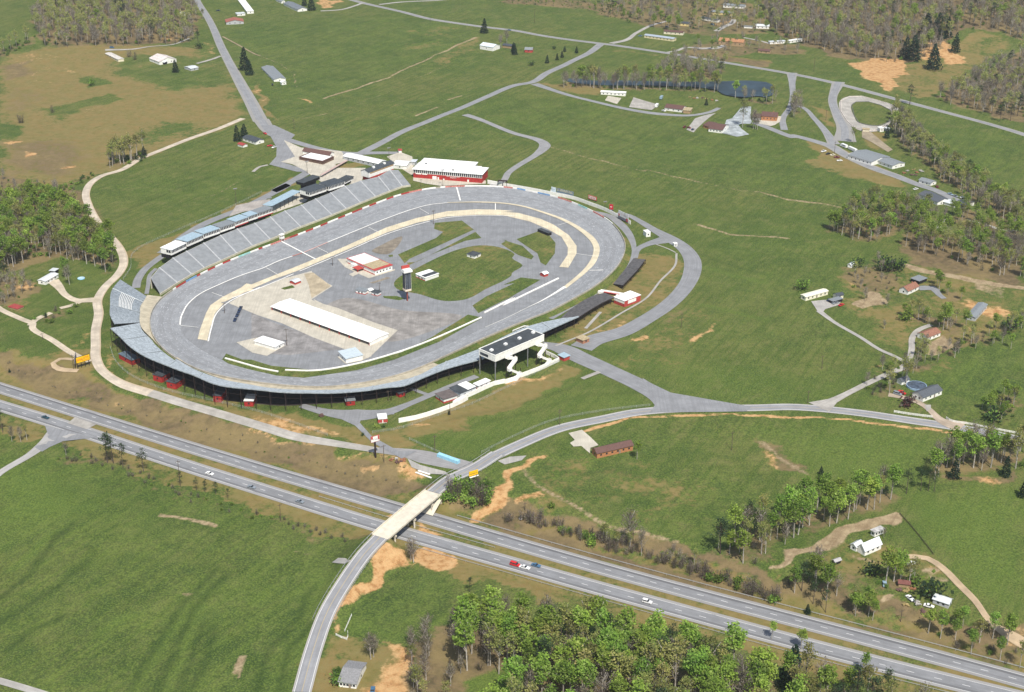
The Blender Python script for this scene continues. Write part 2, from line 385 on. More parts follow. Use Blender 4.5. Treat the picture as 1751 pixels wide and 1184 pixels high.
A('dry', 'P 1300,965 1450,905 1600,950 1700,1050 1751,1110 1751,1160 1600,1110 1300,1028', .4, 18); A('leaf', 'P 1430,1060 1560,1080 1640,1110 1751,1130 1751,1155 1600,1110 1420,1068', .8, 10)
A('dirt', 'd4 1220,820 1388,900 1391,990 1280,920', .6, 8); A('dirt', 'c4 1540,980 1620,990 1640,1040 1500,1040', .8, 8); A('leaf', 'c4 1200,1000 1560,980 1751,900 1751,1010 1500,1050 1240,1030', .7, 10)
A('dry', 'P 1385,242 1450,262 1520,292 1560,325 1500,312 1400,272', 1.0, 8); A('dry', 'h1 0,500 300,480 700,560 1100,700 1500,900 1100,880 500,760 100,640', .8, 12)
A('dry', 'a3 220,560 400,540 620,580 640,640 420,620 260,590', .9, 8); A('dry', 'a3 660,340 900,350 1300,380 1751,440 1751,400 1330,360 1000,370 700,330', .7, 6)
A('leaf', 'a3 1320,370 1751,410 1751,455 1330,395', .7, 5); A('dirt', 'a3 1370,160 1480,120 1510,150 1400,190', .5, 8); A('leaf', 'a3 1100,150 1751,120 1751,200 1400,250 1150,230', .55, 14)
A('dry', 'a2 0,520 100,650 150,810 90,780 20,620', .9, 5); A('dirt', 'a2 20,560 60,600 120,700 110,740 60,660', .6, 4); A('dry', 'a2 1180,400 1330,340 1500,230 1520,300 1300,430 1200,450', .5, 8)
A('dry', 'a2 1050,180 1400,180 1400,250 1150,340 1000,330', .35, 20); A('dirt', 'a2 330,655 380,665 370,680', .8, 3); A('dirt', 'a2 440,0 600,0 560,50 450,60', .7, 6)
A('dry', 'b1 850,540 1200,420 1500,270 1740,170 1740,200 1300,400 1080,560 900,680', .75, 5); A('dry', 'b2 0,405 200,330 330,260 340,290 200,370 0,440', .8, 5)
A('dry', 'b2 560,200 740,180 760,220 600,225', .8, 4); A('dry', 'b2 470,830 560,860 590,820 520,800', .3, 4)
A('dry', 'P 965,855 1010,860 1020,880 950,870', .4, 8)
A('deep', 'P -20,780 150,795 400,865 610,925 590,965 540,1060 490,1200 -20,1200', .55, 30); A('deep', 'P 600,1020 690,975 770,985 800,1010 770,1080 700,1095 600,1085', .8, 12)
A('deep', 'P 1540,640 1751,560 1751,700 1640,700', .7, 30); A('deep', 'P 380,40 700,30 830,60 600,160 480,190 430,120', .5, 40); A('deep', 'P 880,170 1300,230 1500,310 1400,350 900,240 830,180', .45, 30)
A('deep', 'P 870,270 1000,320 1160,400 1200,560 1440,600 1500,560 1300,380', .3, 60); A('deep', 'f4 850,420 1662,560 1662,1100 1300,800 1000,640', .6, 25)
A('deep', 'P 930,790 1090,750 1200,760 1100,830 960,860', .35, 20); A('lush', 'P 1300,740 1500,720 1620,760 1560,840 1400,830', .7, 30); A('lush', 'P 1540,850 1751,830 1751,1070 1640,990', .8, 20)
A('lush', 'P -20,790 120,800 160,860 -20,940', .8, 30); A('lush', 'P 560,1050 700,1080 640,1092 570,1075', .7, 10); A('lush', 'P 770,1155 900,1155 900,1200 770,1200', .8, 10)
A('lush', 'd2 280,480 500,520 430,760 250,900 150,1184 300,900', .6, 15); A('lush', 'P 1040,600 1400,640 1480,650 1380,690 1190,690 1090,640', .3, 30); A('lush', 'P 830,680 1090,660 1100,700 760,790 700,760', .35, 20)
for s, w, v in (('a2 480,655 900,520 1200,380 1490,250', 2.6, .85), ('a2 150,830 560,745 900,620 1100,520 1300,440', 1.6, .6), ('a2 350,890 700,795 1100,650 1400,520 1620,420 1750,425', 1.8, .5),
    ('a2 1090,770 1240,715', 2, .9), ('a2 1310,665 1400,640', 2, .9), ('b1 790,460 1050,340 1150,290 1440,160 1740,10', 1.6, .6),
    ('a3 250,975 450,1030 700,1090 900,1140 b3 950,0 1200,60 1580,140 b4 0,150 200,200', 2.0, .78), ('b4 0,150 200,200 350,220 600,260', 3.5, .75), ('b3 1300,370 1500,430 1751,450 b4 180,455', 4, .68),
    ('a3 310,965 700,1030 1200,1130', 1.5, .5), ('f7 760,120 900,250 1100,370 1300,500 1430,570 d3 500,295 700,345 900,400', 3, .7), ('d1 1000,70 1180,105 1350,150', 2.2, 1), ('d1 1350,150 1500,190', 1, .4),
    ('d1 1470,1060 1500,960', 2.2, .9), ('d1 1500,1090 1525,960', 2.2, .9), ('d1 1150,575 1185,578', 1.6, .9), ('d2 215,430 370,480 450,495', 1.6, .6),
    ('b4 960,635 1100,680 1250,700 1400,735 1600,770 1751,790', 7, 1), ('b1 470,590 580,600 700,640', 3.0, .9), ('a2 30,365 200,430 280,490 300,580', 2, .7), ('c3 380,920 560,840 830,740', 2, .5),
    ('c4 0,760 130,870 320,970', 4, .6), ('h2 940,580 1070,560', 3, .8), ('h2 1030,640 1180,680', 5, .6), ('h2 230,420 300,445 420,465', 2, .8), ('P 560,1100 600,1110 640,1105', 4, .5)):
    trail('tilled' if v > .55 else 'dry', s, w, v)
for s in ('d1 820,1180 960,900 1150,640 1330,420', 'd1 980,1180 1100,900 1230,650 1400,450', 'd1 1120,1184 1210,900 1280,760', 'd1 1220,1150 1300,900 1340,780', 'd1 0,600 200,420 330,260 450,130', 'd1 0,760 300,560 560,360', 'd1 30,930 200,800 420,700', 'd2 30,1184 100,950 230,800 330,640', 'd2 150,1184 200,950 330,800'):
    trail('rut', s, 1.6, 1.0)
for s in ('c3 250,930 600,860 1000,740 1300,600', 'c3 300,1000 700,900 1200,760 1550,740', 'a3 0,640 250,760 600,900 900,960', 'b3 1000,120 1400,260 1751,330', 'b3 1300,560 1500,640 1751,700', 'f7 900,60 1200,150 1500,120 1751,180', 'f7 850,180 1100,260 1400,330 1751,300', 'b1 600,400 900,250 1200,120 1500,20', 'a2 100,330 500,260 900,150 1300,160', 'a2 60,420 500,480 900,330 1400,230'):
    trail('rut', s, 1.0, .55)
for s in ('d1 850,1184 1000,900 1190,650', 'd1 1050,1184 1150,900 1260,650', 'd1 60,420 200,330 330,180', 'd1 600,830 700,750 900,700', 'c3 380,900 700,760 1100,640', 'c3 600,860 900,740 1300,640', 'a3 0,780 300,900 700,1000', 'b3 1300,640 1751,760', 'b3 1330,900 1751,1000'):
    trail('lush', s, 3.5, .7)
V = np.stack([XF, YF, ZF], 1)
ii = np.arange((nx_)*(ny_)).reshape(ny_, nx_)
Fq = np.stack([ii[:-1,:-1].ravel(), ii[:-1,1:].ravel(), ii[1:,1:].ravel(), ii[1:,:-1].ravel()], 1)
me = bpy.data.meshes.new('ground'); me.vertices.add(len(V)); me.vertices.foreach_set('co', V.ravel())
me.loops.add(Fq.size); me.loops.foreach_set('vertex_index', Fq.ravel().astype(np.int32))
me.polygons.add(len(Fq)); me.polygons.foreach_set('loop_start', np.arange(0, Fq.size, 4, dtype=np.int32))
me.polygons.foreach_set('use_smooth', np.ones(len(Fq), bool)); me.update(calc_edges=True); me.validate()
for k, a in ATT.items():
    at = me.attributes.new(k, 'FLOAT', 'POINT'); at.data.foreach_set('value', a)
ground = bpy.data.objects.new('ground', me); C.objects.link(ground); tag(ground, kind='structure')
def wang(a, b):
    A_, B_ = wpt0(a), wpt0(b); return math.atan2(B_[1]-A_[1], B_[0]-A_[0])
def wpt0(p): return U(*q1(p))
SA1 = wang('a2 480,655', 'a2 1490,250'); SA2 = wang('d1 100,1000', 'd1 700,640')
def ground_mat(nm='field_ground', bias=0.0):
    m = bpy.data.materials.new(nm); m.use_nodes = True; nt = m.node_tree; N = nt.nodes; L = nt.links
    b = N['Principled BSDF']; b.inputs['Roughness'].default_value = .95; b.inputs['Specular IOR Level'].default_value = .1
    geo = N.new('ShaderNodeNewGeometry')
    def noise(sc, det=5, rough=.6, scale3=None, rot=0, dist=0):
        n = N.new('ShaderNodeTexNoise'); n.inputs['Scale'].default_value = sc; n.inputs['Detail'].default_value = det
        n.inputs['Roughness'].default_value = rough; n.inputs['Distortion'].default_value = dist
        if scale3:
            mp = N.new('ShaderNodeMapping'); mp.inputs['Scale'].default_value = tuple(1/q for q in scale3); mp.inputs['Rotation'].default_value = (0, 0, rot)
            mp.vector_type = 'TEXTURE'
            L.new(geo.outputs['Position'], mp.inputs[0]); L.new(mp.outputs[0], n.inputs['Vector'])
        else: L.new(geo.outputs['Position'], n.inputs['Vector'])
        return n.outputs['Fac']
    def rng(x, a, b_, c=0., d=1.):
        r = N.new('ShaderNodeMapRange'); r.inputs[1].default_value = a; r.inputs[2].default_value = b_; r.inputs[3].default_value = c; r.inputs[4].default_value = d
        L.new(x, r.inputs[0]); return r.outputs[0]
    def mix(f, a, c):
        x = N.new('ShaderNodeMix'); x.data_type = 'RGBA'
        if isinstance(f, float): x.inputs[0].default_value = f
        else: L.new(f, x.inputs[0])
        for i, q in ((6, a), (7, c)):
            if isinstance(q, tuple): x.inputs[i].default_value = col(q)
            else: L.new(q, x.inputs[i])
        return x.outputs[2]
    def math_(op, a, c):
        x = N.new('ShaderNodeMath'); x.operation = op
        for i, q in ((0, a), (1, c)):
            if isinstance(q, (int, float)): x.inputs[i].default_value = q
            else: L.new(q, x.inputs[i])
        return x.outputs[0]
    def attr(n):
        a = N.new('ShaderNodeAttribute'); a.attribute_name = n; return a.outputs['Fac']
    big = noise(.006, 6, .65); mid = noise(.03, 6, .65); fine = noise(.22, 6, .7); vfine = noise(1.1, 4, .7)
    streak = noise(.35, 5, .6, (.07, 1, 1), SA1); streak2 = noise(.16, 6, .65, (.10, 1, 1), SA2)
    pat = noise(.075, 5, .7)
    g = mix(rng(mid, .40, .60), (.058, .090, .022), (.100, .132, .032))
    g = mix(rng(big, .43, .60, 0, .62), g, (.150, .142, .048)); g = mix(rng(pat, .50, .62, 0, .5), g, (.165, .150, .062)); g = mix(rng(pat, .47, .36, 0, .6), g, (.040, .072, .022))
    g = mix(rng(streak, .49, .58, 0, .62), g, (.046, .080, .016))
    deepc = mix(rng(mid, .40, .60), (.033, .062, .018), (.062, .100, .026))
    deepc = mix(rng(streak2, .49, .60, 0, .75), deepc, (.108, .158, .030)); deepc = mix(rng(pat, .48, .62, 0, .5), deepc, (.112, .148, .036))
    g = mix(math_('MULTIPLY', attr('deep'), 1.0), g, deepc)
    lush = mix(rng(fine, .38, .62), (.074, .122, .024), (.118, .172, .034))
    g = mix(math_('MULTIPLY', attr('lush'), .9), g, lush)
    g = mix(rng(fine, .46, .64, 0, .5), g, (.036, .062, .012)); g = mix(rng(vfine, .50, .60, 0, .62), g, (.150, .200, .040)); g = mix(rng(vfine, .46, .34, 0, .55), g, (.030, .052, .012))
    def cover(name, amt, lo=.38, hi=.62):
        f = math_('ADD', math_('ADD', attr(name), (bias if name == 'dry' else 0.0)), math_('MULTIPLY', math_('SUBTRACT', math_('ADD', math_('MULTIPLY', mid, .55), math_('MULTIPLY', fine, .45)), .5), amt))
        return rng(f, lo, hi)
    dryc = mix(rng(pat, .42, .60, 0, .5), (.160, .135, .040), (.30, .165, .070)); dryc = mix(rng(fine, .36, .62, 0, .7), dryc, (.245, .195, .080)) if True else mix(rng(fine, .40, .60), (.165, .140, .068), (.235, .190, .105)); dryc = mix(rng(vfine, .35, .7, 0, .5), dryc, (.115, .122, .046))
    g2 = mix(cover('dry', 2.6), g, dryc)
    leafc = mix(rng(fine, .40, .60), (.110, .080, .046), (.205, .142, .080)); leafc = mix(rng(vfine, .3, .7, 0, .5), leafc, (.085, .085, .042)); leafc = mix(rng(mid, .42, .62, 0, .6), leafc, (.24, .185, .080))
    g3 = mix(cover('leaf', 2.0), g2, leafc)
    dirtc = mix(rng(fine, .40, .60), (.42, .215, .085), (.56, .35, .17)); dirtc = mix(rng(vfine, .45, .6, 0, .5), dirtc, (.33, .24, .11)); dirtc = mix(rng(fine, .48, .36, 0, .7), dirtc, (.27, .145, .06))
    g4 = mix(cover('dirt', 2.0), g3, dirtc)
    tilc = mix(rng(fine, .40, .60), (.25, .185, .11), (.37, .29, .18)); tilc = mix(rng(streak, .48, .6, 0, .5), tilc, (.20, .145, .085)); g4 = mix(cover('tilled', 1.2), g4, tilc)
    g4 = mix(math_('MULTIPLY', attr('rut'), .72), g4, (.022, .045, .012))
    g4 = mix(rng(vfine, .5, .3, 0, .3), g4, (.03, .035, .015)); L.new(g4, b.inputs['Base Color'])
    bp = N.new('ShaderNodeBump'); bp.inputs['Strength'].default_value = .5; bp.inputs['Distance'].default_value = .6
    L.new(math_('ADD', fine, math_('MULTIPLY', vfine, .5)), bp.inputs['Height']); L.new(bp.outputs[0], b.inputs['Normal'])
    return m
GM = ground_mat(); me.materials.append(GM); GM2 = ground_mat('infield_turf', .30)
# ------------------------------------------------------------ road surfaces
def road_mat(name, base, width=None, edge=None, centre=None, dash=None, shoulder=None, tracks=0, var=.12, patchy=.0, tint=None):
    if name in _m: return _m[name]
    m = mat(name, base, .9, var, .12, spec=.15); nt = m.node_tree; N = nt.nodes; L = nt.links; b = N['Principled BSDF']
    src = b.inputs['Base Color'].links[0].from_socket
    uv = N.new('ShaderNodeUVMap'); uv.uv_map = 'UVMap'; sx = N.new('ShaderNodeSeparateXYZ'); L.new(uv.outputs[0], sx.inputs[0])
    def M(op, a, c=0.0, d=None):
        x = N.new('ShaderNodeMath'); x.operation = op
        for i, q in enumerate((a, c) if d is None else (a, c, d)):
            if isinstance(q, (int, float)): x.inputs[i].default_value = q
            else: L.new(q, x.inputs[i])
        return x.outputs[0]
    u = M('SUBTRACT', sx.outputs[0], 50.0); v = sx.outputs[1]
    def line(pos, w): # 1 where |u-pos|<w/2
        return M('LESS_THAN', M('ABSOLUTE', M('SUBTRACT', u, pos)), w/2)
    def over(f, c, amt=1.0):
        nonlocal src
        x = N.new('ShaderNodeMix'); x.data_type = 'RGBA'; L.new(src, x.inputs[6]); x.inputs[7].default_value = col(c)
        L.new(M('MULTIPLY', f, amt), x.inputs[0]); src = x.outputs[2]
    nz = N.new('ShaderNodeTexNoise'); nz.inputs['Scale'].default_value = 1.0; nz.inputs['Detail'].default_value = 5
    mp = N.new('ShaderNodeMapping'); mp.inputs['Scale'].default_value = (.9, .03, 1); L.new(uv.outputs[0], mp.inputs[0]); L.new(mp.outputs[0], nz.inputs['Vector'])
    st = N.new('ShaderNodeMapRange'); st.inputs[1].default_value = .4; st.inputs[2].default_value = .7; L.new(nz.outputs['Fac'], st.inputs[0])
    over(st.outputs[0], tuple(c*.72 for c in base), .55)
    if shoulder:
        for s_ in shoulder[0]:
            over(M('GREATER_THAN', M('MULTIPLY', u, s_[0]), s_[1]), shoulder[1], .8)
    for t in (tracks or ()): over(line(t[0], t[1]), t[2], t[3])
    wear = M('GREATER_THAN', nz.outputs['Fac'], .36)
    if edge:
        for p in edge[0]: over(M('MULTIPLY', line(p, edge[1]), wear), edge[2], .85)
    if centre:
        for p in centre[0]: over(line(p, centre[1]), centre[2], .75)
    if dash:
        on = M('LESS_THAN', M('MODULO', v, 12.2), 3.4); over(M('MULTIPLY', line(dash[0], dash[1]), on), (.75,.75,.74), .95)
    L.new(src, b.inputs['Base Color']); return m
WHT = (.72,.72,.70); YEL = (.62,.42,.10)
HWN = road_mat('highway_asphalt', (.225,.23,.24), dash=(0, .22), edge=([-4.0, 4.0], .22, WHT), shoulder=([(1, 4.2), (-1, 4.2)], (.27,.26,.25)), tracks=[(2.9, 1.5, (.10,.10,.105), .75), (-1.9, 1.0, (.17,.17,.175), .5)])
HWS = road_mat('highway_asphalt_south', (.225,.23,.24), dash=(0, .22), edge=([-4.0, 4.0], .22, WHT), shoulder=([(1, 4.2), (-1, 4.2)], (.30,.29,.28)), tracks=[(-2.9, 1.4, (.12,.12,.125), .65)])
def wl(W, z): # world line on the highway grade
    L = catmull(W, 6); return L
ribbon('highway', catmull(NBW, 8), 12.0, HWN, .14, nx=5, drape=False); ribbon('highway', catmull(SBW, 8), 12.0, HWS, .14, nx=5, drape=False)
RD = road_mat('rural_asphalt', (.265,.268,.28), centre=([0], .35, (.42,.34,.20)), edge=([-3.3, 3.3], .25, WHT), shoulder=([(1, 3.6), (-1, 3.6)], (.36,.34,.31)))
RD2 = road_mat('old_asphalt', (.25,.255,.265), shoulder=([(1, 3.7), (-1, 3.7)], (.28,.27,.25)))
ASP = road_mat('plain_asphalt', (.235,.24,.25)); GRV = road_mat('gravel', (.36,.34,.31), var=.2); CRM = road_mat('cream_gravel', (.50,.43,.33), var=.2)
LGR = road_mat('pale_gravel', (.36,.345,.32), var=.15); TAN = road_mat('tan_dirt', (.42,.32,.21), var=.2); CON = road_mat('concrete', (.48,.445,.37), var=.12)
DST = road_mat('dirt_path', (.30,.23,.15), var=.2)
# approaches keep their own profile
ribbon('overpass_road', APS, 8.6, RD, .10, drape=False, nx=5); ribbon('overpass_road', APN, 8.6, RD, .12, drape=False, nx=5)
R1 = 'P 830,788 880,764.5 c3 1000,985 1300,920 1500,880 1750,858 c4 0,535 200,530 400,542 700,575 1000,620 1300,665 1751,755 P 1860,790'
ribbon('county_road', R1, 8.6, RD, .16, nx=5)
ribbon('service_road', 'P 416,203 385,216 321,239 244,270 205,292 177,300 156,313 147,331 152,352 164,375 182,398 200,418 210,436 211,454 200,472 181,490 167,514 169,537 164,565 164,591 164,611 175,634 206,655 257,672', 6.5, road_mat('cream_road', (.50,.435,.35), var=.2, shoulder=([(1, 2.4)], (.43,.34,.235))), .12)
ribbon('service_road', 'P 257,672 308,688 360,703 450,730 507,747 584,760 648,771', 6.2, GRV, .125)
ribbon('service_road', 'P 646,770 700,776 738,785 780,794 808,800', [6.4, 9, 14, 13, 10], road_mat('worn_asphalt', (.27,.265,.265)), .13)
ribbon('north_road', 'a1 1290,-60 1310,0 1400,150 1480,330 1570,500 1680,700 P 446,208', [8.5, 9, 9.5, 10.5, 13, 15], RD2, .12, nx=5)
ribbon('north_road', 'P 446,205 470,232 507,244 560,258 600,263 640,262 680,262', [16, 14, 9, 8, 8, 8, 7], RD2, .16)
ribbon('field_road', 'a2 700,1035 820,975 1000,880 1320,750 1500,675 1751,570 a3 150,550 250,490 400,420 540,350 620,290', [9, 8, 7.5, 8, 9, 8.5, 10], RD2, .14)
ribbon('ridge_road', 'a2 500,-60 700,10 800,35 1000,80 1200,130 1500,175 1751,205 a3 200,235 600,290 900,332 1100,362 1330,400 1751,470 a4 300,510 600,580 900,660 1200,740 1500,820 1751,895 1900,950', 8.2, road_mat('ridge_asphalt', (.26,.26,.265), tracks=[(-1.8, .8, (.2,.2,.2), .6), (1.8, .8, (.2,.2,.2), .6)], shoulder=([(1, 3.4), (-1, 3.4)], (.40,.38,.34))), .12, nx=5)
ribbon('side_road', 'a2 850,32 1000,15 1280,0 1500,-20', 6, LGR, .13); ribbon('side_road', 'a2 740,20 690,40 600,65 460,75', 5, LGR, .13)
ribbon('driveway', 'a3 680,290 780,268 850,220 950,170 1060,140', [9, 6, 5, 5, 4], LGR, .14); ribbon('driveway', 'a3 1050,352 1120,338 1180,318 1300,322 1440,310', 5, LGR, .14)
ribbon('driveway', 'h3 620,405 800,400 860,370', 5, LGR, .14); ribbon('driveway', 'h3 790,240 860,200 930,170 960,130', 7, LGR, .14); ribbon('driveway', 'h3 1050,300 1180,325 1290,355', 4, LGR, .14)
ribbon('farm_road', 'a3 170,560 400,635 600,685 800,730 1000,760 1200,770 1330,750 1400,720', [10, 7, 6, 6, 7, 8, 6, 5], RD2, .13)
ribbon('farm_road', 'f3 1140,700 1230,735 1400,800 1600,880 1751,930 a4 200,900 430,960 500,985', [8, 8, 8, 8, 8, 8, 9, 12], RD2, .135)
ribbon('farm_road', 'f4 60,550 100,570 250,660 450,750 620,810 800,880 950,930 1100,1000 1230,1060', [12, 12, 11, 12, 11, 9, 8, 8, 7], RD2, .15)
ribbon('farm_road', 'a4 160,865 150,790 195,720 215,640 212,560 210,485', [7, 6, 6, 6, 7, 12], RD2, .15); ribbon('farm_road', 'a4 230,700 280,715 360,790 430,870 490,960', [5, 5, 6, 8, 12], RD2, .16)
ribbon('farm_road', 'a4 520,545 480,670 520,780 560,860 560,940', [14, 9, 9, 13, 22], RD2, .17); ribbon('farm_road', 'a4 700,870 760,930 830,990', 4, GRV, .18)
patch('gravel_lot', 'f3 400,590 560,560 470,620 280,790 230,850 120,810 250,640', LGR, .19); patch('gravel_lot', 'a3 830,650 1000,700 950,735 800,715', GRV, .19)
patch('stone_terrace', 'f3 960,450 1090,465 1080,640 1100,690 1080,720 940,720 900,740 950,800 1060,880 880,915 650,860 720,660 800,640', road_mat('slate', (.33,.36,.37), var=.4), .2)
patch('house_terrace', 'f3 1250,590 1540,610 1520,690 1440,740 1380,755 1200,715', CON, .2); patch('driveway', 'a3 660,640 750,655 720,695 640,670', CON, .2)
patch('driveway', 'h1 670,425 760,395 780,440 730,470', CON, .2)
# small oval race track
patch('small_oval_track', 'f4 175,200 250,166 350,166 450,190 560,222 645,258 620,300 600,345 560,405 500,445 380,455 290,425 225,375 175,290', road_mat('pale_oval', (.37,.35,.315), var=.2), .16, True)
patch('small_oval_infield', 'f4 265,240 300,214 400,212 500,240 580,280 600,322 555,382 480,408 400,402 325,382 288,330', GM, .26, True)
# roads round the speedway
ribbon('gate_road', 'c3 880,425 1000,450 1150,520 1350,610 1550,705 1700,790 1751,840', [8, 15, 15, 14, 14, 15, 20], ASP, .14)
patch('road_mouth', 'c3 1550,650 1700,740 1751,750 c4 -60,528 -90,560 c3 1600,880 1640,820 1600,760', ASP, .19)
ribbon('perimeter_road', 'b3 520,1190 600,1140 800,1080 950,1000 1100,900 1200,800 1255,700 1258,600 1200,520 1100,455 1000,400 900,340 830,305 760,290', [16, 15, 13, 12, 12, 12, 12, 13, 13, 12, 12, 8, 6, 5], ASP, .15)
ribbon('ring_road', 'b3 560,275 700,308 780,365 830,430 852,500 845,580 800,650 700,740 600,820 450,900 300,990', [5, 7, 8, 8, 8, 9, 8, 8, 8, 9, 8], ASP, .13)
ribbon('ring_road', 'b3 870,590 900,530 960,500 1080,470', [6, 5, 7, 14], ASP, .17)
ribbon('foot_path', 'b3 1155,560 1145,640 1050,740 950,860 800,950 560,1090 P 985,578 950,592', 1.6, LGR, .16); ribbon('foot_path', 'b3 1020,500 1100,530 1150,555', 1.2, LGR, .16)
ribbon('foot_path', 'b3 650,950 550,1060', 2.2, LGR, .16); ribbon('foot_path', 'c3 1150,655 1210,630 1265,610', 3.2, GRV, .16)
ribbon('inner_road', 'b1 905,790 915,740 960,670 1020,620 1090,570', 6, ASP, .13)
ribbon('inner_road', 'f2 20,900 500,580 1000,370 1300,220 1500,110 b2 150,380 260,320 380,250', [5, 7, 8, 8, 8, 8, 8, 9], ASP, .14)
ribbon('inner_road', 'b1 975,830 985,780 1000,700 1040,660', 3, ASP, .14)
ribbon('path', 'a2 10,1145 60,1110 110,1100', 3, GRV, .14)
patch('paved_yard', 'b2 60,-60 150,-60 290,5 250,50 290,150 210,188 350,232 375,252 300,250 118,202 165,150 168,90 130,20', ASP, .18); patch('concrete_yard', 'b2 215,40 330,90 600,115 640,180 560,200 560,225 760,225 730,330 480,330 350,240 270,200 195,185 290,150', CON, .2)
patch('concrete_yard', 'b2 600,225 740,230 730,290 620,320 500,330 480,280', CON, .24)
patch('concrete_yard', 'f2 1310,350 1520,240 1640,200 1751,260 1700,310 1330,440', CON, .2); patch('concrete_yard', 'b2 900,150 990,120 1070,150 1080,230 1075,310 1160,330 1260,345 1560,330 1560,310 1060,270 990,225', CON, .2)
patch('worn_lot', 'f2 900,350 1180,290 1300,280 1240,400 1000,420 820,480', road_mat('worn_lot', (.36,.33,.3), var=.2), .18)
ribbon('infield_approach', 'a2 1420,765 1500,790 1751,890 a3 200,935 240,965 210,1010 0,1150 P 858,312 840,318', [9, 6.5, 6.5, 7, 11, 7, 6.5, 6, 6], road_mat('field_asphalt', (.27,.27,.275)), .15)
ribbon('loop_lane', 'e8 400,355 0,360', 5, ASP, .1)
ribbon('inner_lane', 'c2 330,755 500,800 700,820 900,800 1050,745 1180,690 1320,630 1500,560', [5, 8, 15, 8, 5, 5, 5, 5], ASP, .15)
patch('lane_mouth', 'c2 400,790 880,800 740,830 720,870 800,960 980,1060 1100,1060 1000,1110 800,1000 690,890 560,830', ASP, .19)
ribbon('inner_lane', 'c2 1060,640 1120,665 1190,690', 3, ASP, .16)
# drives on the west side
ribbon('driveway', 'b1 660,870 600,870 520,875 440,840 390,780 350,740', [9, 7, 5, 5, 7, 9], CRM, .14); ribbon('driveway', 'b1 560,870 480,905 400,925', 4, CRM, .15)
ribbon('driveway', 'b1 340,955 240,1000 200,1040', 4.5, CRM, .15); ribbon('west_lane', 'b1 -60,880 0,930 150,1000 220,1030 c1 215,5 345,85 490,180 600,230', 4.6, CRM, .15)
ribbon('sign_loop', 'c1 490,215 400,212 352,240 390,278 520,290', 3.4, TAN, .15); ribbon('southwest_lane', 'c1 -80,1040 0,970 200,850 330,750 420,690', [5, 5, 5.5, 8, 20], road_mat('lane_grey', (.36,.35,.335)), .13)
patch('road_fan', 'c1 300,655 640,735 560,745 420,760 330,800 280,830 230,800 320,720', ASP, .17)
patch('median_crossover', 'c1 450,640 500,600 640,650 575,680', GRV, .17); ribbon('field_lane', 'd1 -60,1100 0,1115 120,1150 250,1190 400,1240', 4, LGR, .14)
ribbon('farm_lane', 'd4 770,470 880,480 960,530 1050,620 1130,700 1210,810 1388,930 1500,1000', [4, 4, 4, 4, 3.4, 3, 6, 6], TAN, .15)
ribbon('driveway', 'P 1400,532 1427,552 1472,578 1505,599 1530,610 1548,620', [4.5, 3.2, 3, 3, 3, 3], LGR, .14); patch('driveway', 'f8 120,340 220,330 300,330 350,340 330,370 230,400 210,425 180,430', LGR, .17)
ribbon('country_lane', 'P 1400,697 c4 480,490 600,430 720,370 850,310 945,270 985,225 985,205', [16, 6, 4.5, 4.5, 4.5, 4.5, 5, 5], GRV, .14)
ribbon('country_lane', 'P 1552,625 c4 1005,150 1010,70 1050,20 f8 1040,520', 4, GRV, .15); ribbon('driveway', 'f8 940,240 1050,240 1100,290 1140,320', [8, 8, 5, 4], ASP, .15)
ribbon('driveway', 'c4 1340,665 1200,620 1130,555 1050,500 940,465 850,450', [16, 7, 4.5, 4, 5, 5], road_mat('sand_drive', (.38,.31,.24), var=.2), .15); patch('driveway', 'h4 560,510 640,510 640,560 590,590', GRV, .18)
ribbon('country_lane', 'f8 1190,330', 4, GRV) if False else None
ribbon('driveway', 'b4 1150,430 1180,400 1200,350 1250,330', 4, GRV, .15); ribbon('country_lane', 'b4 1370,335 1500,370 1640,410 1751,400', 4, GRV, .15)
patch('driveway', 'h6 215,405 440,350 590,480 715,605 580,650 570,740 520,700 430,620 300,630 240,570 320,520', CON, .2)
patch('gravel_lot', 'f7 540,45 640,10 780,0 740,40 600,75', LGR, .2); ribbon('driveway', 'd2 440,492 510,500', 4, LGR, .2)
patch('gravel_verge', 'e8 520,780 640,840 870,900 900,930 700,920 560,860', LGR, .17)
patch('gravel_lot', 'f4 350,440 420,455 600,600 560,620 430,540 350,500', road_mat('tan_lot', (.30,.25,.18), var=.2), .17)
ribbon('driveway', 'a1 700,335 880,330 1000,312 1150,298 1260,258', [7, 4, 2.4, 2.4, 2.4], LGR, .14); ribbon('driveway', 'a1 1310,425 1400,400 1470,375', 4, GRV, .14)
ribbon('track_lane', 'a1 1480,245 1620,320 a2 30,365 60,375', 2.2, DST, .14)
# ------------------------------------------------------------ race track
OUT_PX = np.array([(257,557),(259,537),(272,516),(308,489),(345,469),(385,450),(430,432),(481,413),(533,393.5),(584,372.5),(635,352),(687,333.5),(738,323),(790,319.5),(841,319.5),(880,323),(911,329),(955,339),(988,351),(1014,363),(1037,376),(1053,390),(1065,408),(1069,421),(1066,438),(1056,456),(1040,473),(1014,493),(988,508),(936,535),(903,548),(823,582),(756,613),(713,632),(661,648),(610,658),(560,663),(507,662),(430,654),(360,640),(321,625),(283,601),(262,575)])
IN_PX = np.array([(308,552),(312,537),(321,521),(342,503),(373,488),(411,472),(450,461),(476,447),(520,432),(558,415),(610,394.5),(661,374),(713,356),(738,350),(769,347),(815,347),(841,348),(870,350),(893,354),(927,364),(958,375),(980,386),(998,399),(1012,412),(1018,424),(1016,438),(1009,452),(994,467),(976,483),(963,493),(924,516),(860,547),(800,573),(745,598),(700,615),(650,628),(600,636),(540,640),(480,637),(420,627),(370,612),(335,592),(313,572)])
def bankz(px): # banked corners: 2.4 m at the two ends
    a = 2.4*np.clip(1-np.abs(px-1070)/260, 0, 1)+2.4*np.clip(1-np.abs(px-257)/260, 0, 1); return .35+a*1.0
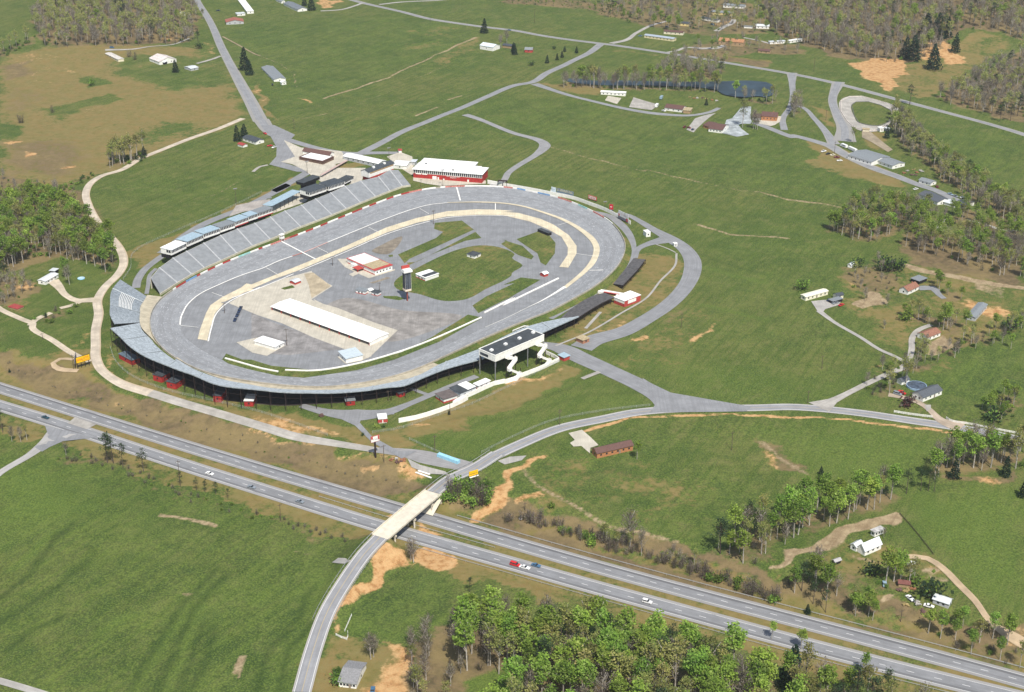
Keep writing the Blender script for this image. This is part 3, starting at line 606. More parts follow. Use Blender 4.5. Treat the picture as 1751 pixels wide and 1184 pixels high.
oz = bankz(OUT_PX[:,0]); x, y = U(OUT_PX[:,0], OUT_PX[:,1], oz); OUTW = catmull(np.stack([x, y, oz], 1), 5, True)
iz = np.full(len(IN_PX), .30); x, y = U(IN_PX[:,0], IN_PX[:,1], iz); INW = catmull(np.stack([x, y, iz], 1), 5, True)
NT = 260
def resample(P, n):
    Pc = np.vstack([P, P[:1]]); s = np.concatenate([[0], np.cumsum(np.linalg.norm(np.diff(Pc[:, :2], axis=0), axis=1))])
    t = np.linspace(0, s[-1], n, endpoint=False); return np.stack([np.interp(t, s, Pc[:,k]) for k in range(3)], 1)
OUTR = resample(OUTW, NT)
# matching inner points: nearest on INW along the normal
INR = []
INd = resample(INW, 1200)
for i in range(NT):
    T = OUTR[(i+1) % NT]-OUTR[i-1]; T = T[:2]/np.linalg.norm(T[:2]); N_ = np.array([T[1], -T[0]])
    D = INd[:, :2]-OUTR[i, :2]; al = np.abs(D@T); dist = np.linalg.norm(D, axis=1)
    INR.append(INd[np.argmin(dist+2.5*al)])
INR = np.array(INR)
for _ in range(6): INR = .25*np.roll(INR, 1, 0)+.5*INR+.25*np.roll(INR, -1, 0)
def strip(name, A_, B_, m, closed=True, nx=2, dz=0., kind='structure'):
    n = len(A_); V = []; UV = []; s = np.concatenate([[0], np.cumsum(np.linalg.norm(np.diff(A_[:, :2], axis=0), axis=1))])
    for j in range(nx):
        t = j/(nx-1); V.append(A_*(1-t)+B_*t+np.array([0,0,dz])); w = np.linalg.norm((B_-A_)[:, :2], axis=1)
        UV.append(np.stack([50+w*(t-.5), s], 1))
    V = np.stack(V, 1).reshape(-1, 3); UV = np.stack(UV, 1).reshape(-1, 2); F = []
    for i in range(n if closed else n-1):
        k = (i+1) % n
        for j in range(nx-1): F.append((i*nx+j, i*nx+j+1, k*nx+j+1, k*nx+j))
    o = np_mesh(name, V, F, m, UV)
    if o.data.polygons[0].normal.z < 0: o.data.flip_normals()
    if kind: tag(o, kind=kind)
    return o
TRK = road_mat('race_asphalt', (.262,.272,.285), var=.14, tracks=[(-3, 3.2, (.20,.205,.213), .55), (2.5, 2.5, (.215,.22,.228), .5)])
nt = TRK.node_tree; N = nt.nodes; L = nt.links; b = N['Principled BSDF']; src = b.inputs['Base Color'].links[0].from_socket
uvn = N.new('ShaderNodeUVMap'); uvn.uv_map = 'UVMap'; mp = N.new('ShaderNodeMapping'); mp.inputs['Scale'].default_value = (1.3, .28, 1); L.new(uvn.outputs[0], mp.inputs[0])
n_ = N.new('ShaderNodeTexNoise'); n_.inputs['Scale'].default_value = 1; n_.inputs['Detail'].default_value = 3; L.new(mp.outputs[0], n_.inputs['Vector'])
r_ = N.new('ShaderNodeMapRange'); r_.inputs[1].default_value = .60; r_.inputs[2].default_value = .64; L.new(n_.outputs['Fac'], r_.inputs[0])
x_ = N.new('ShaderNodeMix'); x_.data_type = 'RGBA'; L.new(r_.outputs[0], x_.inputs[0]); L.new(src, x_.inputs[6]); x_.inputs[7].default_value = (.38,.39,.41,1); L.new(x_.outputs[2], b.inputs['Base Color'])
strip('race_track', OUTR, INR, TRK, nx=5)
# verge falling away outside the wall
T_ = np.roll(OUTR, -1, 0)-np.roll(OUTR, 1, 0); T_ = T_[:, :2]/np.linalg.norm(T_[:, :2], axis=1)[:, None]
cen = OUTR[:, :2].mean(0); ON = np.stack([T_[:,1], -T_[:,0]], 1); ON *= np.sign(((OUTR[:, :2]-cen)*ON).sum(1))[:, None]
def offs(d, z=None):
    P = OUTR.copy(); P[:, :2] += ON*d
    if z is not None: P[:,2] = z
    return P
VG = offs(5.5, .02); strip('track_verge', offs(.35), VG, GM2, nx=2, dz=-.03)
patch('infield_pavement', INR, road_mat('infield_asphalt', (.225,.232,.242), var=.14), 0, z=.22, grid=None)
# infield surfaces
def ip(name, s, m, z, smooth=False):
    p = Q(s); x, y = U(p[:,0], p[:,1], z); return patch(name, np.stack([x, y, np.full(len(x), z)], 1), m, 0, smooth, z=z, grid=None)
APR = road_mat('apron_asphalt', (.205,.208,.218), var=.10)
ip('infield_grass', 'b2 1220,590 1400,575 1480,635 1050,830 1020,860 975,800 1230,690 1275,650 1215,630', GM2, .30)
ip('infield_grass', 'b2 1100,850 1490,650 1530,690 1420,710 1200,800 1050,870 1030,855', GM2, .30)
ip('infield_grass', 'b2 950,1010 960,970 1100,890 1400,760 1520,740 1640,750 1751,800 b3 60,590 130,640 60,690 b2 1730,940 1560,1030 1420,1100 1290,1110 1100,1060 990,1040', GM2, .30, True)
ip('infield_grass', 'b3 0,470 130,510 205,580 190,600 100,570 0,505 b2 1660,730 1700,705', GM2, .30)
ip('infield_grass', 'b3 90,465 230,415 300,430 350,490 345,560 285,640 250,620 230,560 140,500', GM2, .30)
ip('infield_grass', 'c2 1470,90 1560,30 1751,-60 b3 0,770 120,720 250,735 0,880 c2 1751,20 1540,125 1510,140', GM2, .30)
ip('infield_grass', 'c2 0,450 130,490 420,520 700,480 1000,400 1200,300 1440,150 1540,170 1250,330 950,450 700,520 350,570 150,555 0,520 e5 760,130 700,90 740,30 900,90', GM2, .30)
road_mat('earth_and_shade', (.215,.185,.145), var=.3)  # tan earth for the infield patches
ip('pit_concrete', 'e2 0,360 P 391,519 421,501 b2 0,1040 200,965 400,910 410,940 540,1010 400,1100 e2 720,190 700,160 820,220 1000,270 1450,450 1751,550 1440,850 1380,900 1330,880 1230,840 700,640 300,460', CON, .30)
ip('dirt_patch', 'b2 350,930 410,920 530,1010 400,1090 380,1000', road_mat('rust_patch', (.40,.335,.235), var=.25), .36); ip('grass_patch', 'b2 195,1025 270,1005 290,1020 220,1035', GM, .36)
ip('concrete_pad', 'e2 -260,700 0,640 350,740 120,870 -60,830', CON, .36); ip('concrete_pad', 'e2 1000,880 1300,800 1430,870 1300,930 1100,965', CON, .36)
ip('concrete_pad', 'e1 -130,420 60,420 500,690 830,590 830,610 400,745 250,680 0,560', CON, .32); ip('concrete_pad', 'e1 65,675 170,635 260,650 130,715', CON, .34)
ip('worn_patch', 'c2 480,110 620,40 1000,120 1400,160 1250,240 900,330 700,200', road_mat('worn_tar', (.25,.235,.22), var=.3), .27, True)
ip('worn_patch', 'c2 0,140 140,200 500,330 600,380 250,420 0,400', road_mat('worn_tar2', (.24,.23,.225), var=.3), .27)
ip('tan_patch', 'b2 800,780 860,740 1000,680 960,760 900,800', _m['earth_and_shade'], .28, True); ip('tan_patch', 'e1 400,820 560,770 700,720 760,740 600,790 480,830', _m['earth_and_shade'], .29)
ip('patch_grass', 'e1 630,1040 860,1040 1000,1080 900,1110 650,1070', GM, .30); ip('patch_grass', 'e1 720,360 790,350 800,380 740,390', GM, .30)
def iline(name, s, w, m, z=.42, sm=True, kind='structure'):
    p = Q(s); x, y = U(p[:,0], p[:,1], z); return ribbon(name, np.stack([x, y, np.full(len(x), z)], 1), w, m, 0, drape=False, nx=2, kind=kind, sm=sm)
PAINT = road_mat('white_paint', (.78,.77,.73), var=.06); CREAM = road_mat('cream_concrete', (.60,.53,.385), var=.14)
# pit lane band
ip('pit_lane', 'b1 1315,1130 1330,1070 1370,960 1400,905 1480,850 1600,790 1640,760 b2 0,1000 150,940 300,880 600,757 900,620 1100,558 1300,513 1500,500 1650,503 1751,512 b3 0,283 100,290 250,330 340,370 440,440 490,510 490,560 435,655 375,650 430,570 432,520 390,450 300,400 180,348 0,306 b2 1751,540 1500,536 1300,548 1100,590 900,655 600,785 300,912 150,965 0,1030 b1 1700,800 1640,815 1500,880 1430,960 1400,1050 1378,1140', CREAM, .34)
iline('pit_wall_line', 'b1 1385,1145 1405,1060 1440,960 1520,885 1660,815 1730,785', .9, PAINT, .50); iline('pit_wall_line', 'b2 -130,1090 0,1045 150,985 280,930', .9, PAINT, .50)
iline('pit_wall_line', 'b2 320,912 600,795 900,665 1100,602 1300,556 1500,541 1751,545', .9, PAINT, .50)
# thick white line / cream band on the inside of the racing surface
INL = resample(INW, 500); 
def bandpts(px0, px1, z): pass
iline('groove_line', 'P 308,556 309,545 312,537 321,521 342,503 373,488 411,472 450,459', 1.0, PAINT, .48); iline('groove_line', 'P 450,459 476,447 500,438.5', 1.0, PAINT, .48)
iline('groove_line', 'P 560,415 610,394.5 661,374 713,356 738,350 769,347', 1.0, PAINT, .48); iline('groove_line', 'P 500,438.5 520,432', .9, road_mat('faded_red', (.55,.2,.16)), .48); iline('groove_line', 'P 520,432 560,415', .9, road_mat('pink_paint', (.62,.38,.34)), .48)
iline('apron_band', 'P 765,347 815,346 860,348 893,353 927,363 958,374 982,386 1001,399 1015,412 1021,424 1019,438 1011,452 997,467 979,482 965,493', [1.2, 2, 2.5, 2.5, 2.5, 3, 3.5, 4.2, 5, 5.5, 5.5, 5, 4, 3.5, 3], CREAM, .48)
iline('groove_line', 'P 966,491 952,500 924,516 905,525', [2.6, 1.6, .9, .5], PAINT, .50); iline('groove_line', 'P 905,525 860,547 830,560', .4, PAINT, .48)
iline('finish_line', 'P 481,413 540,444', 1.3, PAINT, .56); iline('track_line', 'b2 1365,352 1390,442', 1.2, PAINT, .56); iline('track_line', 'b2 1623,460 1623,505', .7, PAINT, .56)
for s in ('b2 1120,495 1180,530', 'b2 780,620 850,655', 'b2 440,755 510,790', 'b2 100,890 185,940', 'b1 1410,820 1490,850', 'b3 365,373 440,350', 'b3 490,562 610,578', 'b1 1200,1040 1320,1052'): iline('pit_line', s, .45, PAINT, .54)
p = Q('b3 575,670 740,676'); x, y = U(p[:,0], p[:,1], 1.2); ribbon('track_line', np.stack([x, y, np.array([.7, 1.9])], 1), .9, PAINT, .12, drape=False, nx=2)
# low white walls along the back straight (real kerb walls)
WP = mat('white_wall_paint', (.82,.80,.76), .7, .08, .4); RP = mat('red_wall_paint', (.38,.035,.03), .7, .2, .4); BLP = mat('blue_wall_paint', (.16,.30,.52), .7, .2, .4); TLP = mat('teal_wall_paint', (.30,.55,.52), .7, .2, .4)
PKP = mat('pink_red_lettering', (.52,.20,.17), .7, .5, 1.2)
def wall_strip(name, P, h, t, mats, idx=None, label=None, cat='wall', group=None, side=None):
    mb = MB(); n = len(P)
    for i in range(n-1):
        a, b_ = Vector(P[i]), Vector(P[i+1]); d = (b_-a); d.z = 0; d.normalize(); nn = Vector((-d.y, d.x, 0))*t/2
        vs = [a-nn, b_-nn, b_+nn, a+nn]; vs += [v+Vector((0,0,h)) for v in vs]
        mb.add(vs, [(4,5,6,7),(0,1,5,4),(2,3,7,6),(3,0,4,7),(1,2,6,5)], idx[i] if idx is not None else 0)
    o = mb.build(name, mats); 
    if label: tag(o, label, cat, group)
    return o
def zl(s, z=.2, step=4):
    p = Q(s); x, y = U(p[:,0], p[:,1], z); return catmull(np.stack([x, y, np.full(len(x), z)], 1), step)
wall_strip('inner_wall', zl('c2 1550,140 1640,95 1751,38 b3 0,905 200,810 370,728'), .9, 1.0, WP, label='straight low white wall beside the back straight, right of the crossing gap')
wall_strip('inner_wall', zl('c2 225,522 430,525 700,480 1000,395 1200,320 1530,172'), .9, 1.0, WP, label='long low white wall curving along the back straight behind the garages')
wall_strip('inner_wall', zl('e5 730,82 900,130 1100,185 1260,216'), .9, 1.0, WP, label='short low white wall on grass at the lower left end of the infield')
# outer wall with painted segments
OW = offs(.1); L_ = np.vstack([OW, OW[:1]]); ss = np.concatenate([[0], np.cumsum(np.linalg.norm(np.diff(L_[:, :2], axis=0), axis=1))])
# fraction lookup by pixel
def near_i(px, py):
    x, y = U(px, py, .5); return int(np.argmin(np.hypot(OW[:,0]-x, OW[:,1]-y)))
WM = [WP, RP, BLP, TLP, PKP, mat('bare_concrete_wall', (.36,.33,.27), .8, .2, .3)]
idx = np.full(NT, 5)
def seg(px0, px1, py0, py1, k):
    a, b_ = near_i(px0, py0), near_i(px1, py1)
    if abs(a-b_) > NT/2:
        if a < b_: a += NT
        else: b_ += NT
    for i in range(min(a, b_), max(a, b_)): idx[i % NT] = k
FRN = [(308,489),(345,469),(385,450),(430,432),(481,413),(533,393.5),(584,372.5),(635,352),(687,333.5),(738,323),(790,319.5),(841,319.5),(880,323),(911,329),(955,339),(988,351),(1014,363),(1037,376),(1053,390)]
def fy(px): return float(np.interp(px, [q[0] for q in FRN], [q[1] for q in FRN]))
SEGS = [(272,294,0,0),(294,305,0,0),(305,316,1,0),(316,330,2,0),(330,341,1,0),(341,353,0,0),(353,366,1,0),(366,379,0,0),(379,392,1,0),(392,407,0,0),(407,424,3,0),(424,437,0,0),(437,451,1,0),(451,464,0,0),(464,480,4,0),(484,498,4,0),(498,508,1,0),(508,522,0,0),(522,536,1,0),(536,549,0,0),(549,563,1,0),(563,578,0,0),(578,591,1,0),(591,605,0,0),(605,618,1,0),(618,632,0,0),(632,645,1,0),(645,660,0,0),(660,674,1,0),(674,689,0,0),(689,704,1,0),(704,720,4,0),(720,745,0,0),(745,756,5,0),(756,762,0,0),(762,793,4,0),(793,862,0,0),(862,877,4,0),(877,884,0,0),(884,902,2,0),(902,925,0,0),(925,942,2,0),(942,955,0,0),(955,982,4,0),(982,994,0,0),(994,1009,3,0),(1009,1019,0,0),(1019,1038,4,0),(1038,1050,0,0)]
for a, b_, k, _ in SEGS: seg(a, b_, fy(a) if a > 308 else 500, fy(b_), k)
wall_strip('retaining_wall', np.vstack([OW, OW[:1]]), 1.1, .5, WM, idx=list(idx), label='long concrete wall with red and white painted panels round the outside of the race track')
# ------------------------------------------------------------ building kit
def solid(name, c, rough=.7, var=.1, scale=.5, **k): return mat(name, c, rough, var, scale, **k)
WHITE = solid('white_siding', (.78,.77,.73)); CREAMW = solid('cream_siding', (.70,.64,.48)); REDW = solid('red_siding', (.36,.028,.024), var=.2); DKWIN = solid('window_glass', (.03,.035,.045), .15, spec=.6)
WROOF = solid('white_metal_roof', (.82,.82,.80), .5); BROOF = solid('brown_shingles', (.115,.062,.052), var=.2, scale=1.5); TROOF = solid('rust_shingles', (.25,.12,.08), var=.25, scale=1.2)
GROOF = solid('grey_shingles', (.20,.22,.235), var=.15, scale=1.2); DROOF = solid('dark_roof', (.055,.065,.075), var=.25, scale=.8); BLROOF = solid('blue_metal_roof', (.30,.40,.47), var=.12); BRICK = solid('brick', (.36,.17,.10), var=.25, scale=2)
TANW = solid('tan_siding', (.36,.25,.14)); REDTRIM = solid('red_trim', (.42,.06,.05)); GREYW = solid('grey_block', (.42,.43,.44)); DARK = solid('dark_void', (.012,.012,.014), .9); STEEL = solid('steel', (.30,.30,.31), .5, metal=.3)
TARR = solid('tar_roof', (.05,.058,.065), .9, .25, .3); SILV = solid('silver_roof', (.55,.58,.60), .45, .12); TANR = solid('gravel_roof', (.38,.31,.19), .9, .2, .8); RUST = solid('rusty_post', (.030,.018,.016), .9); WOODP = solid('pole_wood', (.10,.075,.055), .9, .3, 3)
YELW = solid('yellow_siding', (.68,.55,.25)); ORBR = solid('orange_brick', (.40,.18,.08), var=.2, scale=1.5); REDROOF = solid('red_roof', (.30,.05,.045), var=.2)
def wpt(p, z=None):
    """photo pixel (string or tuple) to world: on terrain, or at height z"""
    p = q1(p) if isinstance(p, str) else p
    return G1(*p) if z is None else V3(p[0], p[1], z)
def frame3(a, b, l=None, depth=None, z=None):
    A_, B_ = wpt(a, z), wpt(b, z); e = (B_-A_); e.z = 0; W = e.length; ex = e.normalized(); ey = Vector((-ex.y, ex.x, 0))
    if ey.y < 0: ey = -ey; A_, B_ = B_, A_; ex = -ex
    D = depth if depth else abs((wpt(l, z)-A_).dot(ey)); D = max(D, 2.0)
    if l is not None and depth is None:
        D = max(2.0, (wpt(l, z)-A_).length)
        # square up: average of the two measured directions
        ly = wpt(l, z)-A_; ly.z = 0; ly.normalize(); a1 = math.atan2(ey.y, ey.x); a2 = math.atan2(ly.y, ly.x); dd = (a2-a1+math.pi) % (2*math.pi)-math.pi
        dd = max(-.6, min(.6, dd))*(D/(D+W)); ey = Vector((math.cos(a1+dd), math.sin(a1+dd), 0)); ex = Vector((ey.y, -ey.x, 0))
    c = A_+ex*(W/2)+ey*(D/2)
    if z is None: zb = min(hz(*(A_+ex*i*W+ey*j*D).xy) for i in (0, 1) for j in (0, 1))
    else: zb = z
    return Vector((c.x, c.y, zb)), math.atan2(ex.y, ex.x), W, D
def windows(root, W, D, h, front, side, left=None, wm=None, z0=None, wh=1.1, ww=1.1, m=None):
    wm = wm or DKWIN; zc = h*.55 if z0 is None else z0
    def one(x0, x1, y0, y1, za, zb_): MB().box(x0, x1, y0, y1, za, zb_).build('window', wm, root)
    for i in range(front):
        x = -W/2+W*(i+.7)/(front+.4) if front > 1 else 0; one(x-ww/2, x+ww/2, -D/2-.05, -D/2+.1, zc-wh/2, zc+wh/2)
    for i in range(side):
        y = -D/2+D*(i+1)/(side+1); one(W/2-.1, W/2+.05, y-ww/2, y+ww/2, zc-wh/2, zc+wh/2)
    for i in range(side if left is None else left):
        y = -D/2+D*(i+1)/(side+1 if left is None else left+1); one(-W/2-.05, -W/2+.1, y-ww/2, y+ww/2, zc-wh/2, zc+wh/2)
def building(name, label, cat, a, b, l=None, depth=None, h=3.0, roof='x', rise=1.4, wall=None, rm=None, over=.45, win=(2, 1), z=None, group=None, door=None, chimney=False, stripe=None, lz=0.0):
    wall = wall or WHITE; rm = rm or GROOF
    c, rz, W, D = frame3(a, b, l, depth, z); r = empty(name, c, rz); tag(r, label, cat, group)
    zb = -.6 if z is None else 0
    w = MB(); w.box(-W/2, W/2, -D/2, D/2, zb, h)
    if roof == 'x':
        w.add([(-W/2,-D/2,h),(-W/2,D/2,h),(-W/2,0,h+rise),(W/2,-D/2,h),(W/2,D/2,h),(W/2,0,h+rise)], [(0,2,1),(3,4,5),(0,3,5,2),(1,2,5,4)])
    elif roof == 'y':
        w.add([(-W/2,-D/2,h),(W/2,-D/2,h),(0,-D/2,h+rise),(-W/2,D/2,h),(W/2,D/2,h),(0,D/2,h+rise)], [(0,1,2),(3,5,4),(0,2,5,3),(1,4,5,2)])
    w.build('wall', wall, r)
    R = MB(); t = .18; o = over; g = .03
    if roof == 'x':
        sl = rise/(D/2); e = h-o*sl+g
        for s_ in (-1, 1):
            y0 = s_*(D/2+o); vs = [(-W/2-o, y0, e), (W/2+o, y0, e), (W/2+o, 0, h+rise+g), (-W/2-o, 0, h+rise+g)]; vs += [(x, y, z_+t) for x, y, z_ in vs]
            R.add(vs, [(0,3,2,1),(4,5,6,7),(0,1,5,4),(1,2,6,5),(3,0,4,7)] if s_ < 0 else [(0,1,2,3),(4,7,6,5),(0,4,5,1),(1,5,6,2),(3,7,4,0)])
    elif roof == 'y':
        sl = rise/(W/2); e = h-o*sl+g
        for s_ in (-1, 1):
            x0 = s_*(W/2+o); vs = [(x0, -D/2-o, e), (x0, D/2+o, e), (0, D/2+o, h+rise+g), (0, -D/2-o, h+rise+g)]; vs += [(x, y, z_+t) for x, y, z_ in vs]
            R.add(vs, [(0,1,2,3),(4,7,6,5),(0,4,5,1),(1,5,6,2),(3,7,4,0)] if s_ < 0 else [(0,3,2,1),(4,5,6,7),(0,1,5,4),(1,2,6,5),(3,0,4,7)])
    elif roof == 'hip':
        k = min(W, D)/2; A4 = [(-W/2-o,-D/2-o,h+g),(W/2+o,-D/2-o,h+g),(W/2+o,D/2+o,h+g),(-W/2-o,D/2+o,h+g)]
        rg = [(-W/2+k,0,h+rise),(W/2-k,0,h+rise)] if W >= D else [(0,-D/2+k,h+rise),(0,D/2-k,h+rise)]
        if W >= D: R.add(A4+rg, [(0,1,5,4),(1,2,5),(2,3,4,5),(3,0,4),(0,3,2,1)])
        else: R.add(A4+rg, [(0,1,4),(1,2,5,4),(2,3,5),(3,0,4,5),(0,3,2,1)])
    elif roof == 'flat': R.box(-W/2-o, W/2+o, -D/2-o, D/2+o, h+g, h+g+.28)
    elif roof == 'shed':
        vs = [(-W/2-o,-D/2-o,h+g),(W/2+o,-D/2-o,h+g),(W/2+o,D/2+o,h+rise),(-W/2-o,D/2+o,h+rise)]; vs += [(x,y,z_+.22) for x,y,z_ in vs]
        R.add(vs, [(0,3,2,1),(4,5,6,7),(0,1,5,4),(1,2,6,5),(2,3,7,6),(3,0,4,7)])
    R.build('roof', rm, r)
    if stripe: # painted band round the base
        MB().box(-W/2-.04, W/2+.04, -D/2-.04, D/2+.04, 0, stripe[0]).build('base_band', stripe[1], r)
    if door is not None: MB().box(door-.5, door+.5, -D/2-.07, -D/2+.1, 0, 2.1).build('door', solid('door_paint', (.25,.2,.16)), r)
    if chimney: MB().box(W*.2, W*.2+.8, -.4, .4, h, h+rise+1.1).build('chimney', BRICK, r)
    if win: windows(r, W, D, h, win[0], win[1])
    return r
# ------------------------------------------------------------ grandstands
CONC = mat('stand_concrete', (.27,.285,.30), .9, .12, .25); CONC2 = mat('aisle_concrete', (.36,.37,.38), .9, .1, .5)
ALU = mat('bleacher_planks', (.26,.295,.325), .6, .3, .7); ALU2 = mat('blue_bleacher_planks', (.31,.35,.38), .55, .3, .5); WOOD = mat('weathered_wood', (.085,.083,.085), .9, .35, .5)
def rs(P, n):
    s = np.concatenate([[0], np.cumsum(np.linalg.norm(np.diff(P[:, :2], axis=0), axis=1))]); t = np.linspace(0, s[-1], n)
    return np.stack([np.interp(t, s, P[:,k]) for k in range(3)], 1)
def stepped(name, Lo, Hi, rows, m, parent=None, thick=.35, under=None):
    """stepped seating between two rails of equal length; ONE mesh"""
    n = len(Lo); mb = MB(); V = []
    for r in range(rows):
        t0, t1 = r/rows, (r+1)/rows
        P0 = Lo*(1-t0)+Hi*t0; P1 = Lo*(1-t1)+Hi*t1; zt = P1[:,2]
        V.append(np.stack([P0[:,0], P0[:,1], P0[:,2]], 1)); V.append(np.stack([P0[:,0], P0[:,1], zt], 1))
    V.append(Hi.copy()); R = len(V); V = np.stack(V, 1).reshape(-1, 3)
    F = [];
    for i in range(n-1):
        for j in range(R-1): F.append((i*R+j, (i+1)*R+j, (i+1)*R+j+1, i*R+j+1))
    mb.add(V, F)
    # underside, near-black to paint in the shade below the seating
    o = len(mb.v); U_ = []
    for i in range(n): U_ += [tuple(Lo[i]-np.array([0,0,thick])), tuple(Hi[i]-np.array([0,0,thick]))]
    F2 = [(2*i, 2*i+1, 2*i+3, 2*i+2) for i in range(n-1)]
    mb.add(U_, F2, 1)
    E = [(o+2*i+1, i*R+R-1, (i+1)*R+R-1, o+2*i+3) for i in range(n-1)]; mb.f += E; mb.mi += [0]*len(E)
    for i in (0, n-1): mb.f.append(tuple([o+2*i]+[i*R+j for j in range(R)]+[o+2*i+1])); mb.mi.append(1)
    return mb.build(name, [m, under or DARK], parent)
def rootat(name, P, label, cat, group=None):
    r = empty(name, (0, 0, 0)); tag(r, label, cat, group); return r
PR = [((273.7,503),(257.5,476)),((303.3,484),(272.4,458.3)),((327.7,469.5),(295.5,441.6)),((349.5,458.5),(318.7,430)),((377.8,446),(348,416)),((404.8,433.5),(376.5,403)),((432,421),(405.5,391.8)),((462,409.5),(435,382)),((488,398.6),(462,371.6)),((514,388),(486.5,361)),((541,378),(514.8,351)),((567.5,367.8),(539,340.5)),((592,357.5),(565,330)),((616.3,347),(589.3,318.7)),((642,336.7),(616,309.7)),((666.4,327),(647,302.5)),((688,319),(666,291)),((702,317),(681,291))]
lo = np.array([[*map(float, U(a[0], a[1], 1.2)), 1.2] for a, b_ in PR]); hi = np.array([[*map(float, U(b_[0], b_[1], 8.2)), 8.2] for a, b_ in PR])
fs = empty('concrete_grandstand', (0,0,0)); tag(fs, 'long grey concrete grandstand with pale aisles along the front straight', 'grandstand')
fine_lo = catmull(lo, 3); fine_hi = []
def densify(P, k):
    out = []
    for i in range(len(P)-1):
        for j in range(k): out.append(P[i]+(P[i+1]-P[i])*j/k)
    out.append(P[-1]); return np.array(out)
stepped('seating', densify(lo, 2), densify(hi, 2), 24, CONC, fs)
for i in range(1, len(PR)-1):
    a, b_ = Vector(lo[i]), Vector(hi[i]); d = (b_-a); s_ = Vector((d.y, -d.x, 0)).normalized()*.55; u = Vector((0,0,.34)); u2 = Vector((0,0,.45))
    MB().add([a-s_+u, a+s_+u, b_+s_+u2, b_-s_+u2, a-s_, a+s_, b_+s_, b_-s_], [(0,1,2,3),(4,7,6,5),(0,4,5,1),(2,6,7,3),(1,5,6,2),(3,7,4,0)]).build('aisle', CONC2, fs)
mb = MB() # front kerb wall and back retaining wall
for P, h_, zz in ((lo, .5, 0), (hi, 8.2, 0)):
    for i in range(len(P)-1):
        a, b_ = Vector(P[i]), Vector(P[i+1]); d = (b_-a).normalized(); nn = Vector((-d.y, d.x, 0))*.25; a0 = Vector((a.x, a.y, 0)); b0 = Vector((b_.x, b_.y, 0)); off = Vector((0,0,-.05 if zz == 0 and P is hi else .35))
        mb.add([a0-nn, b0-nn, b0+nn, a0+nn, a-nn+off, b_-nn+off, b_+nn+off, a+nn+off], [(4,5,6,7),(0,1,5,4),(2,3,7,6),(1,2,6,5),(3,0,4,7)])
mb.build('retaining_wall', mat('kerb_stone', (.50,.47,.38), .9, .15, .4), fs)
strip('grandstand_verge', densify(lo, 2)*np.array([1,1,0])+np.array([0,0,.5]), densify(lo, 2)*np.array([1,1,0])+np.array([0,0,.5]), GM, closed=False) if False else None
# big bleachers on posts round the west end and the back straight
def bleacher(name, label, lo_px, loz, hi_px, hiz, n, rows, m, posts=True, every=1, mid=2, group=None):
    Lp = Q(lo_px); Hp = Q(hi_px); lz_ = np.full(len(Lp), loz) if np.isscalar(loz) else np.array(loz, float); hz_ = np.full(len(Hp), hiz) if np.isscalar(hiz) else np.array(hiz, float)
    Lx = np.stack([*U(Lp[:,0], Lp[:,1], lz_), lz_], 1); Hx = np.stack([*U(Hp[:,0], Hp[:,1], hz_), hz_], 1)
    Lo = rs(catmull(Lx, 3), n); Hi = rs(catmull(Hx, 3), n)
    r = empty(name, (0,0,0)); tag(r, label, 'grandstand', group)
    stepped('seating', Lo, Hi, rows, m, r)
    pm = RUST; br = MB()
    for i in range(0, n, every):
        for k in range(mid+1):
            t = 1-k*.32; P = Lo[i]*(1-t)+Hi[i]*t; g = hz(P[0], P[1]); top = P[2]-.5
            if top-g > 1.2: MB().bar((P[0], P[1], g-.2), (P[0], P[1], top), .26).build('post', pm, r)
        a, b_ = Lo[i]-np.array([0,0,.5]), Hi[i]-np.array([0,0,.5]); br.bar(a, b_, .3)
        t = .68; Pm = Lo[i]*(1-t)+Hi[i]*t; br.bar((Pm[0], Pm[1], .5), tuple(Hi[i]-np.array([0,0,1.0])), .14); br.bar((Pm[0], Pm[1], Hi[i][2]*.45), (Hi[i][0], Hi[i][1], .6), .12)
        if i+every < n:
            for f in (.35, .7): br.bar((Hi[i][0], Hi[i][1], Hi[i][2]*f), (Hi[i+every][0], Hi[i+every][1], Hi[i+every][2]*f), .12)
    br.build('bracing', pm, r)
    rl = MB()
    for i in range(n-1):
        a = Hi[i]+np.array([0,0,.1]); b_ = Hi[i+1]+np.array([0,0,.1]); rl.bar(a, b_, .1, .5)
    rl.build('back_rail', m if m is not WOOD else RUST, r)
    return r, Lo, Hi
w1 = bleacher('metal_bleacher', 'grey metal bleacher block with pale seat rows at the far west corner of the track', 'P 253.5,509 e4 395,345 360,400 355,470 350,545', 1.4, 'P 206,478.6 e4 100,170 60,235 50,380 50,480 95,562', [8, 9, 10.5, 12.5, 13.5, 12.5], 14, 26, ALU, every=2)
w2 = bleacher('metal_bleacher', 'long pale blue bleacher on tall posts curving round the near end of the track', 'e4 350,550 370,620 460,715 600,850 740,945 c1 1170,208 1300,285 1500,355 P 423,658 456,664 483,666.5 540,668 610,665 661,656.5 713,643.5 751,624 785,610.5 820.6,597', 1.4,
    'P 188.4,562 205,576.6 222,593.4 247.6,610 281,624 308,634.5 328.6,641.5 372.6,659 450,668 476,671 540,672.7 569,672.7 630,668 661,663 689.6,660.6 725,646 764,631 820.6,615.6', [13.5, 14, 14, 14, 14, 14, 14, 14, 13.5, 13, 10.5, 9.8, 9.5, 9.3, 8.6, 8, 8, 8], 66, 26, ALU2, every=2)
w3 = bleacher('metal_bleacher', 'pale blue bleacher running out to a point beyond the press box', 'P 822,596 904,558.5 963,544.5 986,540', 1.4, 'P 824,615 880,590 932,567.5 990,542', [8, 8, 8, 6.5], 20, 20, ALU2, every=2)
